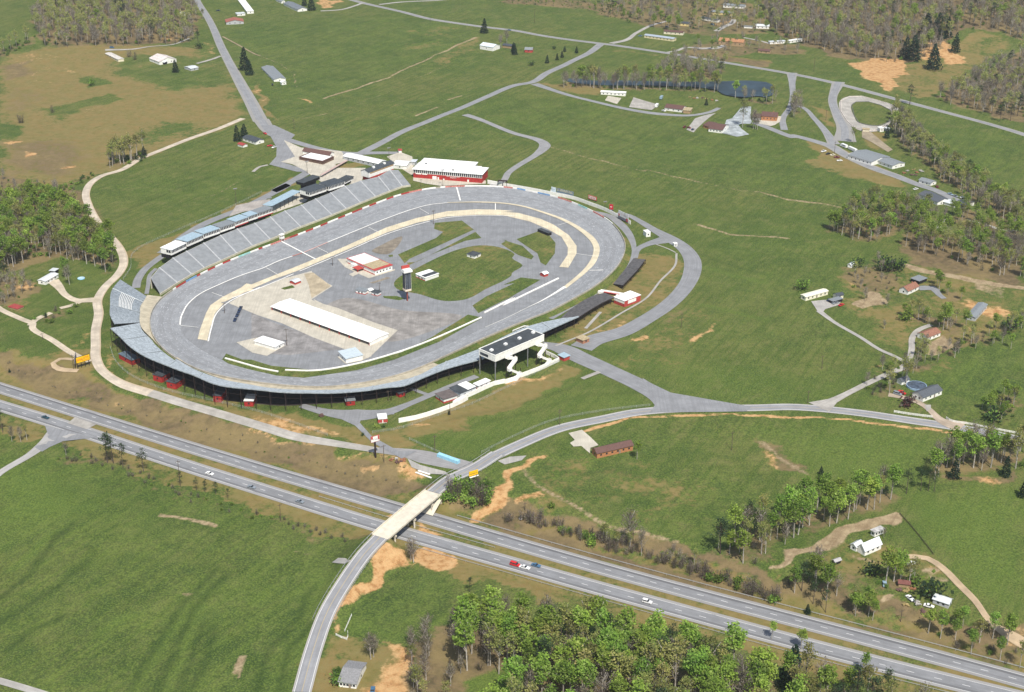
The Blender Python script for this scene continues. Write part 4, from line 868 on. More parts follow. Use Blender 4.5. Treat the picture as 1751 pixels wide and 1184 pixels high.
w4 = bleacher('wooden_bleacher', 'weathered black wooden bleacher between the pale blue stand and the red hut', 'b3 385,990 450,932 600,842 680,822', .8, 'b3 505,985 600,925 680,880 745,853', [5, 4.6, 4.2, 4], 12, 14, WOOD, every=2, mid=1)
w5 = bleacher('wooden_bleacher', 'low dark wooden bleacher on its own by the bend of the ring road', 'b3 870,592 800,680 735,762', .6, 'b3 950,600 900,665 800,772', 3.4, 10, 12, WOOD, every=3, mid=1)
# pale seat rows and a roofed entrance on the west block
for k in range(9):
    t0 = .30+.05*k; a = w1[1]*(1-t0)+w1[2]*t0; mbs = MB()
    for i in range(3, 8): mbs.bar(a[i]+np.array([0,0,.55]), a[i+1]+np.array([0,0,.55]), .35, .12)
    mbs.build('pale_seat_row', WHITE, w1[0])
for R_, ii_ in ((w2, range(5, 64, 6)), (w3, range(3, 18, 5)), (w1, (3, 8))):
    for i in ii_: a, b_ = R_[1][i], R_[2][i]; MB().bar(a+np.array([0,0,.55]), b_+np.array([0,0,.35]), .9, .12).build('aisle', mat('aisle_tread', (.42,.46,.48), .6), R_[0])
# walkway between wall and bleachers
WK = []
for (PXs, zz) in (('P 252,508 e4 395,345 360,400 355,470 350,545 370,620 460,715 600,850 740,945 c1 1170,208 1300,285 1500,355 P 423,658 456,664 483,666.5 540,668 610,665 661,656.5 713,643.5 751,624', 1.0),):
    p = Q(PXs); WKo = rs(catmull(np.stack([*U(p[:,0], p[:,1], zz), np.full(len(p), zz)], 1), 3), 120)
Wi = []
V2 = offs(.5)
for i, q in enumerate(WKo):
    k = np.argmin(np.hypot(V2[:,0]-q[0], V2[:,1]-q[1])); Wi.append([V2[k,0], V2[k,1], V2[k,2]+.05])
Wi = np.array(Wi)
for _ in range(3): Wi[1:-1] = .25*Wi[:-2]+.5*Wi[1:-1]+.25*Wi[2:]
WKo[:,2] = np.maximum(1.0, Wi[:,2])
strip('walkway', Wi, WKo, mat('walkway_concrete', (.42,.375,.28), .9, .15, .3), closed=False)
# earth below the stands, its colour darkened to paint in their shade
ug = []
for Lo, Hi in (w2[1:], w3[1:]):
    pass
ES = mat('earth_stand_shade', (.045,.038,.03), .95, .3, .3)
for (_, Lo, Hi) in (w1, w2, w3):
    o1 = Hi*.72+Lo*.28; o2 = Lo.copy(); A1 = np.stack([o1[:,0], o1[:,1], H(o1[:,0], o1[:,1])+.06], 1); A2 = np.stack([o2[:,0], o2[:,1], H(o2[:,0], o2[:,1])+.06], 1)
    strip('earth_and_shade', A1, A2, ES, closed=False)
# ------------------------------------------------------------ suites on the front stand
def suite(label, a, b, z, depth, h=4.0, rm=None, base=None, wallm=WHITE, group='glass-fronted suites on top of the concrete grandstand', rise=.5, roof='flat'):
    c, rz, W, D = frame3(a, b, None, depth, z); r = empty('suite', c, rz); tag(r, label, 'suite', group)
    MB().box(-W/2, W/2, -D/2, D/2, .5, h).build('wall', wallm, r)
    MB().box(-W/2, W/2, -D/2+2.6, D/2, -2.5, .47).build('base', DARK, r)  # inset base coloured near-black as the shadow under the suite
    if base is not None: MB().box(-W/2, W/2, -D/2-.08, -D/2+.2, .1, .9).build('skirt', base, r)
    MB().box(-W/2-.3, W/2+.1, -D/2-.5, D/2+.5, h+.03, h+.33).build('roof', rm or BLROOF, r)
    n = max(4, int(W/1.5))
    for i in range(n):
        x = -W/2+W*(i+.5)/n; MB().box(x-W/n*.38, x+W/n*.38, -D/2-.06, -D/2+.1, h*.45, h*.88).build('window', DKWIN, r)
    for j in range(2): y = -D/2+1.6+j*2.2; MB().box(-W/2-.06, -W/2+.1, y-.9, y+.9, h*.45, h*.88).build('window', DKWIN, r)
    return r
S7 = [('f2 160,930', 'f2 330,848', WROOF, 'white roofed suite at the far left end of the row on the grandstand', 10, WHITE), ('f2 340,832', 'f2 524,752', BLROOF, 'blue roofed suite right beside the white roofed end suite', 10, WHITE),
      ('f2 530,742', 'f2 716,676', BLROOF, 'blue roofed suite, third from the left end of the row', 10, WHITE), ('f2 722,668', 'f2 888,612', GROOF, 'grey roofed suite with a dark roof patch, fourth from the left', 9, WHITE),
      ('f2 895,600', 'f2 1042,545', BLROOF, 'blue roofed suite with a red front skirt, fifth from the left', 9, REDTRIM), ('f2 1048,538', 'f2 1150,503', BLROOF, 'narrow grey-blue suite next to the long red-trimmed one', 8, WHITE),
      ('f2 1155,500', 'f2 1326,440', GROOF, 'grey roofed suite with red trim at the right end of the low row', 8, REDTRIM)]
for a, b, rm, lab, dp, wm in S7: suite(lab, a, b, 8.8, dp, 4.6, rm, base=REDTRIM if wm is REDTRIM else None)
suite('dark roofed suite beside the red staircase in the middle of the grandstand', 'e6 150,540', 'e6 292,492', 8.2, 12, 4.4, DROOF)
suite('dark roofed suite to the right of and above its twin by the red stair', 'e6 312,490', 'e6 446,447', 8.2, 12, 4.6, DROOF)
suite('small black roofed suite at the right end of the middle group', 'e6 450,430', 'e6 524,392', 8.0, 7, 3.2, TARR)
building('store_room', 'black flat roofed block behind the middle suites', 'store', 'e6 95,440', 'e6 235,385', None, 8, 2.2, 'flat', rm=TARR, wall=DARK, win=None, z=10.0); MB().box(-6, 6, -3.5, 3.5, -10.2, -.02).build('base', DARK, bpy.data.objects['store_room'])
MB().add([],[]) if False else None
r = building('press_suite', 'large suite with dark hipped roof and tan band at the right end of the grandstand', 'press box', 'e6 655,372', 'e6 876,290', None, 9, 4.6, 'x', 1.8, wall=WHITE, rm=DROOF, win=None, z=8.0, over=.3, stripe=None)
W_, D_ = None, 9
MB().box(-15, 15, -4.56, -4.4, 2.9, 4.3).build('tan_band', TANW, r); MB().box(-15, 15, -4.5, 4.3, -3.5, -.02).build('base', REDTRIM, r)
for x in (-8, 6): MB().box(x, x+2, -2.2, -.5, 5.3, 7.0).build('roof_vent', WROOF, r)
# blue canopy and red stair behind
def beamroof(name, label, cat, a, b, w, z0, h, m, post=RUST, side=1):
    A_, B_ = wpt(a, z0+h), wpt(b, z0+h); d = B_-A_; Ln = d.length; rz = math.atan2(d.y, d.x); r = empty(name, ((A_.x+B_.x)/2, (A_.y+B_.y)/2, z0), rz); tag(r, label, cat)
    MB().box(-Ln/2, Ln/2, 0, w, h, h+.25).build('roof', m, r)
    for i in range(int(Ln/6)+1):
        for y in (.3, w-.3): MB().bar((-Ln/2+.3+i*6, y, -z0), (-Ln/2+.3+i*6, y, h), .2).build('post', post, r)
    return r
beamroof('covered_walkway', 'blue roofed covered walkway between the two groups of suites', 'walkway', 'f2 1310,360', 'f2 1650,185', 9, 0, 6.5, BLROOF)
beamroof('covered_stair', 'red sided sloping walkway leading down to the brown roofed house', 'walkway', 'e6 255,350', 'e6 475,225', 2.2, 0, 2.4, mat('pink_roof', (.45,.33,.30), .8))
# ------------------------------------------------------------ red hospitality building in turn one
rb = building('red_hall', 'long red building with white roof and strip windows by the first turn', 'building', 'e6 1036,372', 'e6 1622,420', None, 19, 7.9, 'flat', wall=REDW, rm=WROOF, win=None, over=.9)
c, rz, W, D = frame3('e6 1036,372', 'e6 1622,420', None, 19)
MB().box(-W/2-.05, W/2+.05, -D/2-.08, -D/2+.2, 4.5, 7.85).build('white_band', WHITE, rb)
nwin = 34
for i in range(nwin):
    x = -W/2+W*(i+.5)/nwin; MB().box(x-W/nwin*.36, x+W/nwin*.36, -D/2-.14, -D/2+.1, 4.8, 7.5).build('window', DKWIN, rb)
for x0, x1, za, zb_ in ((-W*.33+W*.0-W*.135, -W*.33-W*.135+5, 3.7, 4.5), (-W*.37, -W*.37+4.6, 3.7, 4.5)): MB().box(x0, x1, -D/2-.2, -D/2, za, zb_).build('notice', WHITE, rb)
for x, w_, h_ in ((-W*.19, 3.8, 3.0), (-W*.135, 1.3, 2.4), (W*.30, 1.4, 2.4), (-W*.055, 1.2, 1.4)): MB().box(x-w_/2, x+w_/2, -D/2-.1, -D/2+.1, 0, h_).build('door', WHITE, rb)
def text(s, size, loc, rot, m, parent=None, name='lettering', ext=.04, align='CENTER'):
    cu = bpy.data.curves.new(name, 'FONT'); cu.body = s; cu.size = size; cu.align_x = align; cu.align_y = 'CENTER'; cu.extrude = ext
    t = bpy.data.objects.new(name, cu); C.objects.link(t); bpy.context.view_layer.update()
    me = bpy.data.meshes.new_from_object(t); bpy.data.objects.remove(t); bpy.data.curves.remove(cu)
    me.materials.clear(); me.materials.append(m); o = bpy.data.objects.new(name, me); C.objects.link(o); o.location = loc; o.rotation_euler = rot
    if parent: o.parent = parent
    return o
text('NORTH WILKESBORO', 1.25, (W*.085, -D/2-.12, 4.05), (math.pi/2, 0, 0), WHITE, rb, 'lettering'); text('SPEEDWAY', 1.15, (W*.085, -D/2-.12, 2.9), (math.pi/2, 0, 0), WHITE, rb, 'lettering')
MB().box(-W/2+8, W*.18, -D*.1, D*.42, 8.25, 9.2).build('roof_unit', WROOF, rb); MB().box(W*.24, W*.42, D*.1, D*.45, 8.25, 9.4).build('roof_unit', WROOF, rb)
for k in range(9): MB().box(-W*.42+k*W*.09, -W*.42+k*W*.09+.25, -D/2-.6, D/2-.8, 8.22, 8.32).build('roof_seam', SILV, rb)
for x, y in ((-W*.4, D*.3), (-W*.3, D*.38), (-W*.2, D*.2), (W*.05, -D*.3)): MB().box(x, x+1.4, y, y+1.0, 8.3, 9.1).build('roof_vent', TARR, rb)
building('rear_hall', 'white roofed wing joined to the back left of the red building', 'building', 'g5 230,330', 'g5 1130,310', None, 15, 8.6, 'x', .9, rm=WROOF, wall=WHITE, win=(0,0), over=.4) if False else None
r_ = MB().box(-W/2+1, W*.30, D/2+.02, D/2+11, -.4, 8.5).build('rear_wall', GREYW, rb); MB().box(-W/2+.4, W*.31, D/2-.6, D/2+11.6, 8.53, 8.9).build('rear_roof', WROOF, rb)
building('barn', 'small round white roofed barn left of the red building', 'barn', 'e6 975,302', 'e6 1003,262', 'e6 870,286', None, 3.4, 'y', 1.5, rm=WROOF, win=(0,1))
building('shed_row', 'long white roofed building with grey walls behind the press suite', 'building', 'e6 735,285', 'e6 800,258', 'e6 436,215', None, 3.6, 'y', 1.3, rm=WROOF, wall=GREYW, win=(1,6))
building('brown_roofed_house', 'house with a chocolate brown roof beside the paved yard', 'house', 'e6 318,208', 'e6 352,186', 'e6 92,165', None, 3.2, 'y', 2.2, rm=BROOF, wall=WHITE, win=(1,3))
pr = building('pavilion', 'flat white roofed open porch with brown edges in front of the brown roofed house', 'pavilion', 'e6 262,262', 'e6 332,215', 'e6 78,212', None, 3.0, 'flat', rm=mat('brown_fascia', (.10,.05,.04), .8), wall=mat('brown_posts', (.13,.08,.06), .8), win=None)
c, rz, W, D = frame3('e6 262,262', 'e6 332,215', 'e6 78,212'); MB().box(-W/2+1.2, W/2-1.2, -D/2+1.5, D/2-1.5, 3.34, 3.5).build('roof_sheet', WROOF, pr)
building('kiosk', 'small red roofed hut on the yard left of the red building', 'hut', 'e6 910,160', 'e6 935,158', None, 4, 2.4, 'x', .8, rm=REDROOF, win=None)
building('pump_house', 'grey hut with pale roof between the barn and the red building', 'hut', 'e6 1010,265', 'e6 1050,268', None, 7, 3.2, 'flat', rm=SILV, wall=GREYW, win=None)
# ------------------------------------------------------------ press box on stilts above the back straight
nA = V3(*q1('e3 390,570'), 17.6); nB = V3(*q1('e3 1088,272'), 17.6); nL = V3(*q1('e3 195,458'), 17.6)
d = nB-nA; W = d.length; ex = d.normalized(); ly = nL-nA; D = ly.length; ey = Vector((-ex.y, ex.x, 0)); cc = nA+ex*W/2+ey*D/2
pb = empty('press_box', (cc.x, cc.y, 0), math.atan2(ex.y, ex.x)); tag(pb, 'big white press box on stilts with a dark flat roof above the back straight', 'press box')
MB().box(-W/2, W/2, -D/2, D/2, 13.2, 17.2).build('wall', WHITE, pb); MB().box(-W/2+.4, W/2-.4, -D/2+.4, D/2-.4, 17.23, 17.5).build('roof', TARR, pb)
mb = MB(); mb.box(-W/2-.1, W/2+.1, -D/2-.1, -D/2+.35, 17.23, 17.8).box(-W/2-.1, W/2+.1, D/2-.35, D/2+.1, 17.23, 17.8).box(-W/2-.1, -W/2+.35, -D/2+.36, D/2-.36, 17.23, 17.8).box(W/2-.35, W/2+.1, -D/2+.36, D/2-.36, 17.23, 17.8); mb.build('parapet', WHITE, pb)
MB().box(-W/2-.06, -W/2+.1, -1, D/2-1.2, 14.2, 16.0).build('window', DKWIN, pb); MB().box(-W/2+1, W/2-1, D/2-.1, D/2+.06, 14.3, 16.4).build('window', DKWIN, pb)
for i, x in enumerate(np.linspace(-W/2+2.5, W/2-4, 4)): MB().box(x, x+2.0, -1.3, .5, 17.52, 18.6).build('roof_unit', WROOF, pb)
for x in np.linspace(-W/2+.3, W/2-.3, 4): MB().bar((x, -D/2+.3, -.2), (x, -D/2+.3, 13.2), .42).build('post', STEEL, pb); MB().bar((x, D/2-.4, -.2), (x, D/2-.4, 13.2), .42).build('post', STEEL, pb)
def flight(root, a, b, w):
    """stair flight with solid white side panels, local coords"""
    a = Vector(a); b = Vector(b); d = b-a; f = Vector((d.x, d.y, 0)).normalized(); s_ = Vector((-f.y, f.x, 0))*w/2; up = Vector((0,0,1.5)); t = f*0
    mb = MB()
    for sg in (-1, 1):
        o = s_*sg; i = s_*sg*.86; mb.add([a+o-Vector((0,0,.3)), b+o-Vector((0,0,.3)), b+o+up, a+o+up, a+i-Vector((0,0,.3)), b+i-Vector((0,0,.3)), b+i+up, a+i+up], [(0,1,2,3),(7,6,5,4),(3,2,6,7),(0,4,5,1),(1,5,6,2),(0,3,7,4)])
    n = max(2, int(abs(d.z)/.35)); q = s_*.85
    for k in range(n):
        p0 = a+d*(k/n); p1 = a+d*((k+1)/n); z_ = max(p0.z, p1.z); mb.add([p0-q, p0+q, p1+q, p1-q], [(0,1,2,3)])
    return mb.build('stair_flight', WHITE, root)
for sx, nm in ((-1, 'left'), (1, 'right')):
    X0 = W*.5*sx*.52 if sx < 0 else W*.36
    st = empty('staircase', pb.location, pb.rotation_euler.z); tag(st, f'white zigzag stair tower under the {nm} part of the press box', 'staircase')
    pts = [(X0-2, -D/2-1.2, 13.0), (X0+4.5, -D/2-1.2, 11.0), (X0+4.5, -D/2-3.4, 11.0), (X0-2.5, -D/2-3.4, 6.2), (X0-2.5, -D/2-5.8, 6.2), (X0+3.5, -D/2-5.8, 2.4), (X0+3.5, -D/2-8.2, 2.4), (X0-1.5, -D/2-8.2, 0)]
    for i in range(0, 7): flight(st, pts[i], pts[i+1], 2.2)
    for x in (X0-3, X0+5.2):
        for y, zt in ((-D/2-2.2, 11), (-D/2-6.5, 6)): MB().bar((x, y, -.2), (x, y, zt), .3).build('post', RUST, st)
p = U(*q1('e3 760,150'), 2); gb = empty('camera_stand', (p[0], p[1], 0), pb.rotation_euler.z); tag(gb, 'low white barrier frame on the grass in front of the press box', 'barrier')
MB().bar((-8, 0, 1.2), (3, 0, 1.2), .5, .6).build('rail', WHITE, gb); MB().bar((3, 0, 1.2), (6, -5, 1.2), .5, .6).build('rail', WHITE, gb)
for x in (-8, -2, 3): MB().bar((x, 0, 0), (x, 0, 1.2), .3).build('post', WHITE, gb)
# ------------------------------------------------------------ infield buildings
gr = frame3('e2 1405,748', 'e2 1628,638', 'e2 183,298'); c, rz, W, D = gr
ga = empty('garage_row', c, rz); tag(ga, 'very long low white garage with open stalls and red pillars', 'garage')
hgt = 3.1; MB().box(W*.08, W/2, -D/2+.02, D/2, 0, hgt).build('rear_wall', WHITE, ga); MB().add([(-W/2,-D/2,0),(W/2,-D/2,0),(W/2,-D/2,hgt),(0,-D/2,hgt+.45),(-W/2,-D/2,hgt)]+[(-W/2,-D/2+.3,0),(W/2,-D/2+.3,0),(W/2,-D/2+.3,hgt),(0,-D/2+.3,hgt+.45),(-W/2,-D/2+.3,hgt)], [(0,1,2,3,4),(9,8,7,6,5),(0,4,9,5),(1,6,7,2)]).build('end_wall', WHITE, ga)
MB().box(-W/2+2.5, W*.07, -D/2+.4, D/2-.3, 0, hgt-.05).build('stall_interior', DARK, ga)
R = MB()
for s_ in (-1, 1):
    x0 = s_*(W/2+.5); e = hgt-.15; vs = [(x0, -D/2-.4, e), (x0, D/2+.4, e), (0, D/2+.4, hgt+.48), (0, -D/2-.4, hgt+.48)]; vs += [(x, y, z_+.2) for x, y, z_ in vs]
    R.add(vs, [(0,1,2,3),(4,7,6,5),(0,4,5,1),(1,5,6,2),(3,7,4,0)] if s_ < 0 else [(0,3,2,1),(4,5,6,7),(0,1,5,4),(1,2,6,5),(3,0,4,7)])
R.build('roof', WROOF, ga)
for k in range(11):
    y = -D/2+.5+(D-1)*k/10; MB().box(-W/2, -W/2+.5, y-.3, y+.3, 0, hgt-.2).build('pillar', REDTRIM if k % 1 == 0 else WHITE, ga)
building('inspection_building', 'white low building on a concrete pad left of the long garage', 'building', 'c2 160,392', 'c2 222,362', 'c2 18,352', None, 2.9, 'y', .35, rm=WROOF, win=(1,0))
building('fuel_building', 'white walled building with a pale blue sloping roof near the infield wall', 'building', 'e2 1110,968', 'e2 1312,916', 'e2 1028,882', None, 3.6, 'shed', .5, rm=solid('frost_roof', (.46,.53,.57), .5), win=(0,1))
mc = building('media_centre', 'white infield building with a striped white and tan roof and red edges', 'building', 'e1 500,700', 'e1 770,600', 'e1 62,490', None, 4.0, 'flat', wall=WHITE, rm=REDTRIM, win=(5,0), over=.5)
c, rz, W, D = frame3('e1 500,700', 'e1 770,600', 'e1 62,490'); MB().box(-W/2+.4, W/2-.4, -D*.42, -D*.06, 4.33, 4.42).build('roof_sheet', TANR, mc); MB().box(-W/2+.4, W/2-.4, -D*.05, D/2-.6, 4.33, 4.55).build('roof_sheet', WROOF, mc)
for k in range(12): y = -D*.03+(D*.5)*k/12; MB().box(-W/2+.4, W/2-.4, y, y+.28, 4.56, 4.68).build('roof_rib', mat('rib_grey', (.45,.42,.42), .8), mc)  # grey ribs across the white roof sheet
MB().box(-W/2-.07, -W/2+.1, -D/2+.4, D/2-.4, 0, 1.2).build('base_band', REDTRIM, mc)
MB().box(-W/2-6, -W/2-.3, -D*.12, D*.08, 2.4, 2.8).build('porch_roof', REDTRIM, mc); MB().box(-W/2-5.6, -W/2-5.2, -D*.1, -D*.07, 0, 2.4).build('porch_post', REDTRIM, mc); MB().box(-W/2-3, -W/2-.1, D*.12, D*.26, 0, 3.2).build('side_bay', WHITE, mc)
c1 = building('concession_hut', 'dark roofed white and red hut, larger of the pair left of the scoreboard tower', 'hut', 'e1 335,1024', 'e1 395,985', 'e1 180,992', None, 2.8, 'flat', rm=GROOF, win=(0,2), stripe=(.9, REDTRIM)); building('concession_hut', 'small dark roofed white and red hut closest to the foot of the scoreboard tower', 'hut', 'e1 545,1048', 'e1 590,1015', 'e1 450,1020', None, 2.6, 'flat', rm=TARR, win=(0,1), stripe=(.9, REDTRIM))
building('concession_hut', 'little white hut squeezed between two dark roofed red and white huts', 'hut', 'e1 420,1010', 'e1 465,990', 'e1 370,985', None, 2.9, 'x', .6, rm=WROOF, win=(0,0))
iw = building('infield_store', 'white building with half white half black roof right of the scoreboard tower', 'building', 'e1 1335,800', 'e1 1530,715', 'e1 1212,722', None, 2.9, 'flat', rm=WROOF, win=(0,2), over=.3)
c, rz, W, D = frame3('e1 1335,800', 'e1 1530,715', 'e1 1212,722'); MB().box(-W/2+.6, W/2, -D/2+.8, -D*.02, 3.22, 3.36).build('roof_sheet', TARR, iw); MB().box(-W/2-.06, -W/2+.1, -D/2, D/2, 0, 1.1).build('base_band', REDTRIM, iw)
building('first_aid_hut', 'small white hut with black roof alone on the infield grass', 'hut', 'b2 1485,832', 'b2 1520,812', 'b2 1438,815', None, 2.7, 'hip', .7, rm=TARR, win=(1,1))
building('pit_shed', 'little red shed with pale roof beside the pit lane', 'shed', 'b2 292,1006', 'b2 326,990', 'b2 260,992', None, 2.3, 'x', .7, rm=SILV, wall=REDTRIM, win=(0,0))
building('marshal_hut', 'tiny red based white hut near the end of the apron band', 'hut', 'b3 275,720', 'b3 298,710', 'b3 250,708', None, 2.6, 'x', .8, rm=WROOF, wall=REDTRIM, win=(0,0))
building('dark_trailer', 'black trailer parked on the grass edge near turn two', 'trailer', 'b3 300,446', 'b3 312,436', 'b3 255,412', None, 2.4, 'flat', rm=TARR, wall=DARK, win=None, over=.1)
# flag stand
p = V3(*q1('g7 1385,310'), 1.2); fsx = empty('flag_stand', (p.x, p.y, 0), .95); tag(fsx, 'white flag stand box above the finish line', 'flag stand')
MB().box(-1.6, 1.6, -1.2, 1.2, 3.0, 4.4).build('box', WHITE, fsx); MB().box(-2, 2, -1.5, 1.5, 6.2, 6.5).build('roof', WHITE, fsx)
for x in (-1.4, 1.4):
    for y in (-1, 1): MB().bar((x, y, .2), (x, y, 6.2), .2).build('post', WHITE, fsx)
# red huts under the west bleachers
RHW = REDW
for lab, a, b, l, rm, h_ in (('widest red hut, with blue-black roof, leftmost under the west bleacher', 'e4 275,978', 'e4 345,945', 'e4 155,905', mat('slate_blue_roof', (.10,.14,.18), .8), 3.4),
    ('red hut with dark roof, second from the left under the curved bleacher', 'e5 100,322', 'e5 155,270', 'e5 42,285', DROOF, 4.2), ('red hut with dark roof beside a twin, third from the left under the bleacher', 'e5 240,388', 'e5 298,322', 'e5 182,352', DROOF, 4.2),
    ('red hut with grey-black roof standing apart in the middle of the curved bleacher', 'e5 692,518', 'e5 735,442', 'e5 622,506', DROOF, 4.4), ('red hut with a white roof under the curved bleacher', 'e5 1012,558', 'e5 1036,492', 'e5 925,552', WROOF, 3.6)):
    building('ticket_hut', lab, 'hut', a, b, l, None, h_, 'flat', wall=RHW, rm=rm, win=(1,1), over=.35, group='red huts under the bleachers')
building('ticket_hut', 'red hut with grey roof at the bottom of the bleachers near the inner lane', 'hut', 'c2 630,757', 'c2 690,751', None, 5, 3.2, 'flat', wall=RHW, rm=GROOF, win=(1,0), group='red huts under the bleachers')
building('ticket_hut', 'low red hut half hidden below the bleacher where the lane bends', 'hut', 'c2 985,702', 'c2 1030,690', 'c2 955,692', None, 2.6, 'flat', wall=RHW, rm=DROOF, win=(1,0), group='red huts under the bleachers')
tb = building('ticket_booth', 'white roofed booth with two red shutters beside round bushes', 'booth', 'e8 258,454', 'e8 330,448', None, 6, 2.9, 'flat', rm=WROOF, win=None)
for x in (-1.6, 1.6): MB().box(x-1.3, x+1.3, -3.08, -2.9, .4, 2.3).build('shutter', REDTRIM, tb)
building('washroom_block', 'brown flat roofed block with red base at the lower end beside the long white wall', 'building', 'e8 855,272', 'e8 978,232', 'e8 783,220', None, 2.8, 'flat', rm=mat('brown_tar_roof', (.12,.10,.095), .9), wall=WHITE, win=(0,1), stripe=(1.1, REDTRIM))
kb = building('kitchen_block', 'grey walled block with roof half black and half white beside the long white wall', 'building', 'c3 340,790', 'c3 437,745', 'c3 278,752', None, 4.0, 'flat', rm=TARR, wall=mat('pale_block', (.55,.57,.58), .8), win=(2,0))
c, rz, W, D = frame3('c3 340,790', 'c3 437,745', 'c3 278,752'); MB().box(-.2, W/2+.3, -D/2, D/2, 4.34, 4.5).build('roof_sheet', WROOF, kb)
building('office_block', 'white roofed building with red base nearest the press box stairs', 'building', 'e3 150,1064', 'e3 305,985', 'e3 98,1030', None, 3.0, 'flat', rm=WROOF, wall=WHITE, win=(2,0), stripe=(1.2, REDTRIM))
building('gate_booth', 'small booth with pale blue roof at the corner of the white wall', 'booth', 'e3 1372,655', 'e3 1432,615', 'e3 1310,612', None, 2.6, 'shed', .3, rm=BLROOF, wall=REDTRIM, win=(0,0)); building('guard_hut', 'tan roofed brick hut beside the gate road', 'hut', 'e3 1640,410', 'e3 1712,368', 'e3 1565,362', None, 2.7, 'flat', rm=TANR, wall=BRICK, win=(1,0))
rh = building('souvenir_hut', 'white roofed red hut with a white sign panel on its side', 'hut', 'g8 740,905', 'g8 1140,650', 'g8 600,720', None, 4.6, 'flat', rm=WROOF, wall=REDTRIM, win=None, over=.3)
c, rz, W, D = frame3('g8 740,905', 'g8 1140,650', 'g8 600,720'); MB().box(-W*.28, W*.22, -D/2-.1, -D/2+.05, 1.6, 4.0).build('sign_panel', WHITE, rh); MB().box(-W/2-.05, -W/2+.1, -D/2, D/2, 2.4, 4.6).build('side_panel', WHITE, rh)
p = wpt('g8 330,470'); rp = empty('red_white_platform', (p.x, p.y, p.z), -.42); tag(rp, 'white and red loading platform beside the black wooden bleacher', 'platform')
MB().box(-9, 9, -.5, 1.6, 1.2, 1.9).build('deck', WHITE, rp); MB().box(-8, 7, -1.6, -.55, 1.3, 1.5).build('red_strip', REDTRIM, rp); MB().box(-10, -6, -2.4, -.6, 0, 1.8).build('block', WHITE, rp); MB().box(4, 8.5, -3.6, -1.65, 0, 1.5).build('block', WHITE, rp); MB().box(-8.5, 8.5, -.3, 1.4, -.2, 1.17).build('base', REDTRIM, rp)
building('ticket_booth', 'white square booth where the ring road meets the perimeter road', 'booth', 'g6 1612,975', 'g6 1668,960', 'g6 1585,935', None, 3.6, 'flat', rm=WROOF, win=(1,0), over=.2)
building('ticket_booth', 'tiny white booth at the tip of the perimeter road bend', 'booth', 'b3 1140,515', 'b3 1160,512', None, 2.5, 2.4, 'flat', rm=WROOF, win=(1,0), over=.2)
# ------------------------------------------------------------ houses round about
B = building
B('brick_ranch_house', 'long orange brick house with dark brown roof beside the county road', 'house', 'h6 690,822', 'h6 1292,692', 'h6 592,742', None, 3.4, 'x', 1.7, wall=ORBR, rm=BROOF, win=(6,1), door=3)
B('white_house', 'white house with dark grey roof beside the round pool', 'house', 'h4 542,474', 'h4 772,386', 'h4 412,418', None, 3.2, 'x', 2.0, rm=solid('charcoal_shingles', (.085,.095,.11), var=.2, scale=1.5), win=(4,2), door=2)
B('garden_shed', 'small white shed with dark roof near the round pool', 'shed', 'h4 290,272', 'h4 362,236', 'h4 250,238', None, 2.6, 'x', 1.2, rm=_m['charcoal_shingles'], win=(1,0))
B('cream_trailer', 'cream mobile home beside a gravel lot at the edge of the big field', 'trailer', 'f8 78,336', 'f8 248,288', None, 5.0, 3.0, 'x', .5, wall=solid('pale_cream', (.76,.72,.56)), rm=solid('pale_cream_roof', (.74,.70,.56)), win=(5,1), door=0)
B('garden_shed', 'small cream shed with navy roof next to the cream mobile home', 'shed', 'f8 315,324', 'f8 364,312', 'f8 290,308', None, 2.6, 'x', 1.2, wall=_m['pale_cream'], rm=DROOF, win=(1,0)); B('carport', 'dark carport roof beside the red car at the gravel lot', 'carport', 'f8 285,362', 'f8 360,340', None, 4, 2.2, 'flat', wall=DARK, rm=GROOF, win=None)
B('brick_gabled_house', 'house with rust brown roof and brick end above the bare garden plot', 'house', 'f8 860,290', 'f8 945,250', 'f8 792,270', None, 3.0, 'x', 2.2, rm=TROOF, win=(2,1), chimney=True); B('carport', 'grey-blue flat carport behind the brick ended house', 'carport', 'f8 945,210', 'f8 990,180', 'f8 895,185', None, 2.6, 'flat', wall=DARK, rm=GROOF, win=None)
B('brown_roofed_bungalow', 'white bungalow with rust brown roof beside a pink soil plot', 'house', 'f8 1010,644', 'f8 1104,602', 'f8 936,612', None, 2.9, 'x', 1.8, rm=TROOF, win=(3,1))
B('grey_trailer', 'grey mobile home with dark roof on the slope right of the green trees', 'trailer', 'f8 1375,492', 'f8 1442,388', 'f8 1318,470', None, 3.0, 'x', .7, wall=GREYW, rm=GROOF, win=(4,1))
B('metal_barn', 'white barn with shiny metal roof and red door below the ploughed strip', 'barn', 'h2 345,422', 'h2 528,362', 'h2 256,385', None, 3.2, 'x', 2.8, rm=solid('bright_metal', (.66,.69,.72), .4), win=(3,0), stripe=None)
B('lean_to', 'grey roofed annex on the left end of the white metal barn', 'annex', 'h2 258,378', 'h2 330,345', 'h2 196,350', None, 2.8, 'x', 1.2, rm=SILV, win=(0,1)); B('old_trailer', 'faded grey trailer behind the white metal barn', 'trailer', 'h2 445,230', 'h2 545,196', 'h2 400,210', None, 2.8, 'flat', wall=WHITE, rm=solid('faded_roof', (.42,.41,.40), var=.3), win=(3,1))
B('open_shed', 'small dark open shed left of the white metal barn', 'shed', 'h2 45,512', 'h2 108,496', 'h2 22,500', None, 2.0, 'x', .6, wall=DARK, rm=solid('old_tin', (.35,.34,.34)), win=None); B('tin_house', 'grey tin roofed house amid junk near the farm lane', 'house', 'h2 1192,955', 'h2 1238,900', 'h2 1030,905', None, 2.8, 'y', 1.4, wall=GREYW, rm=SILV, win=(1,2))
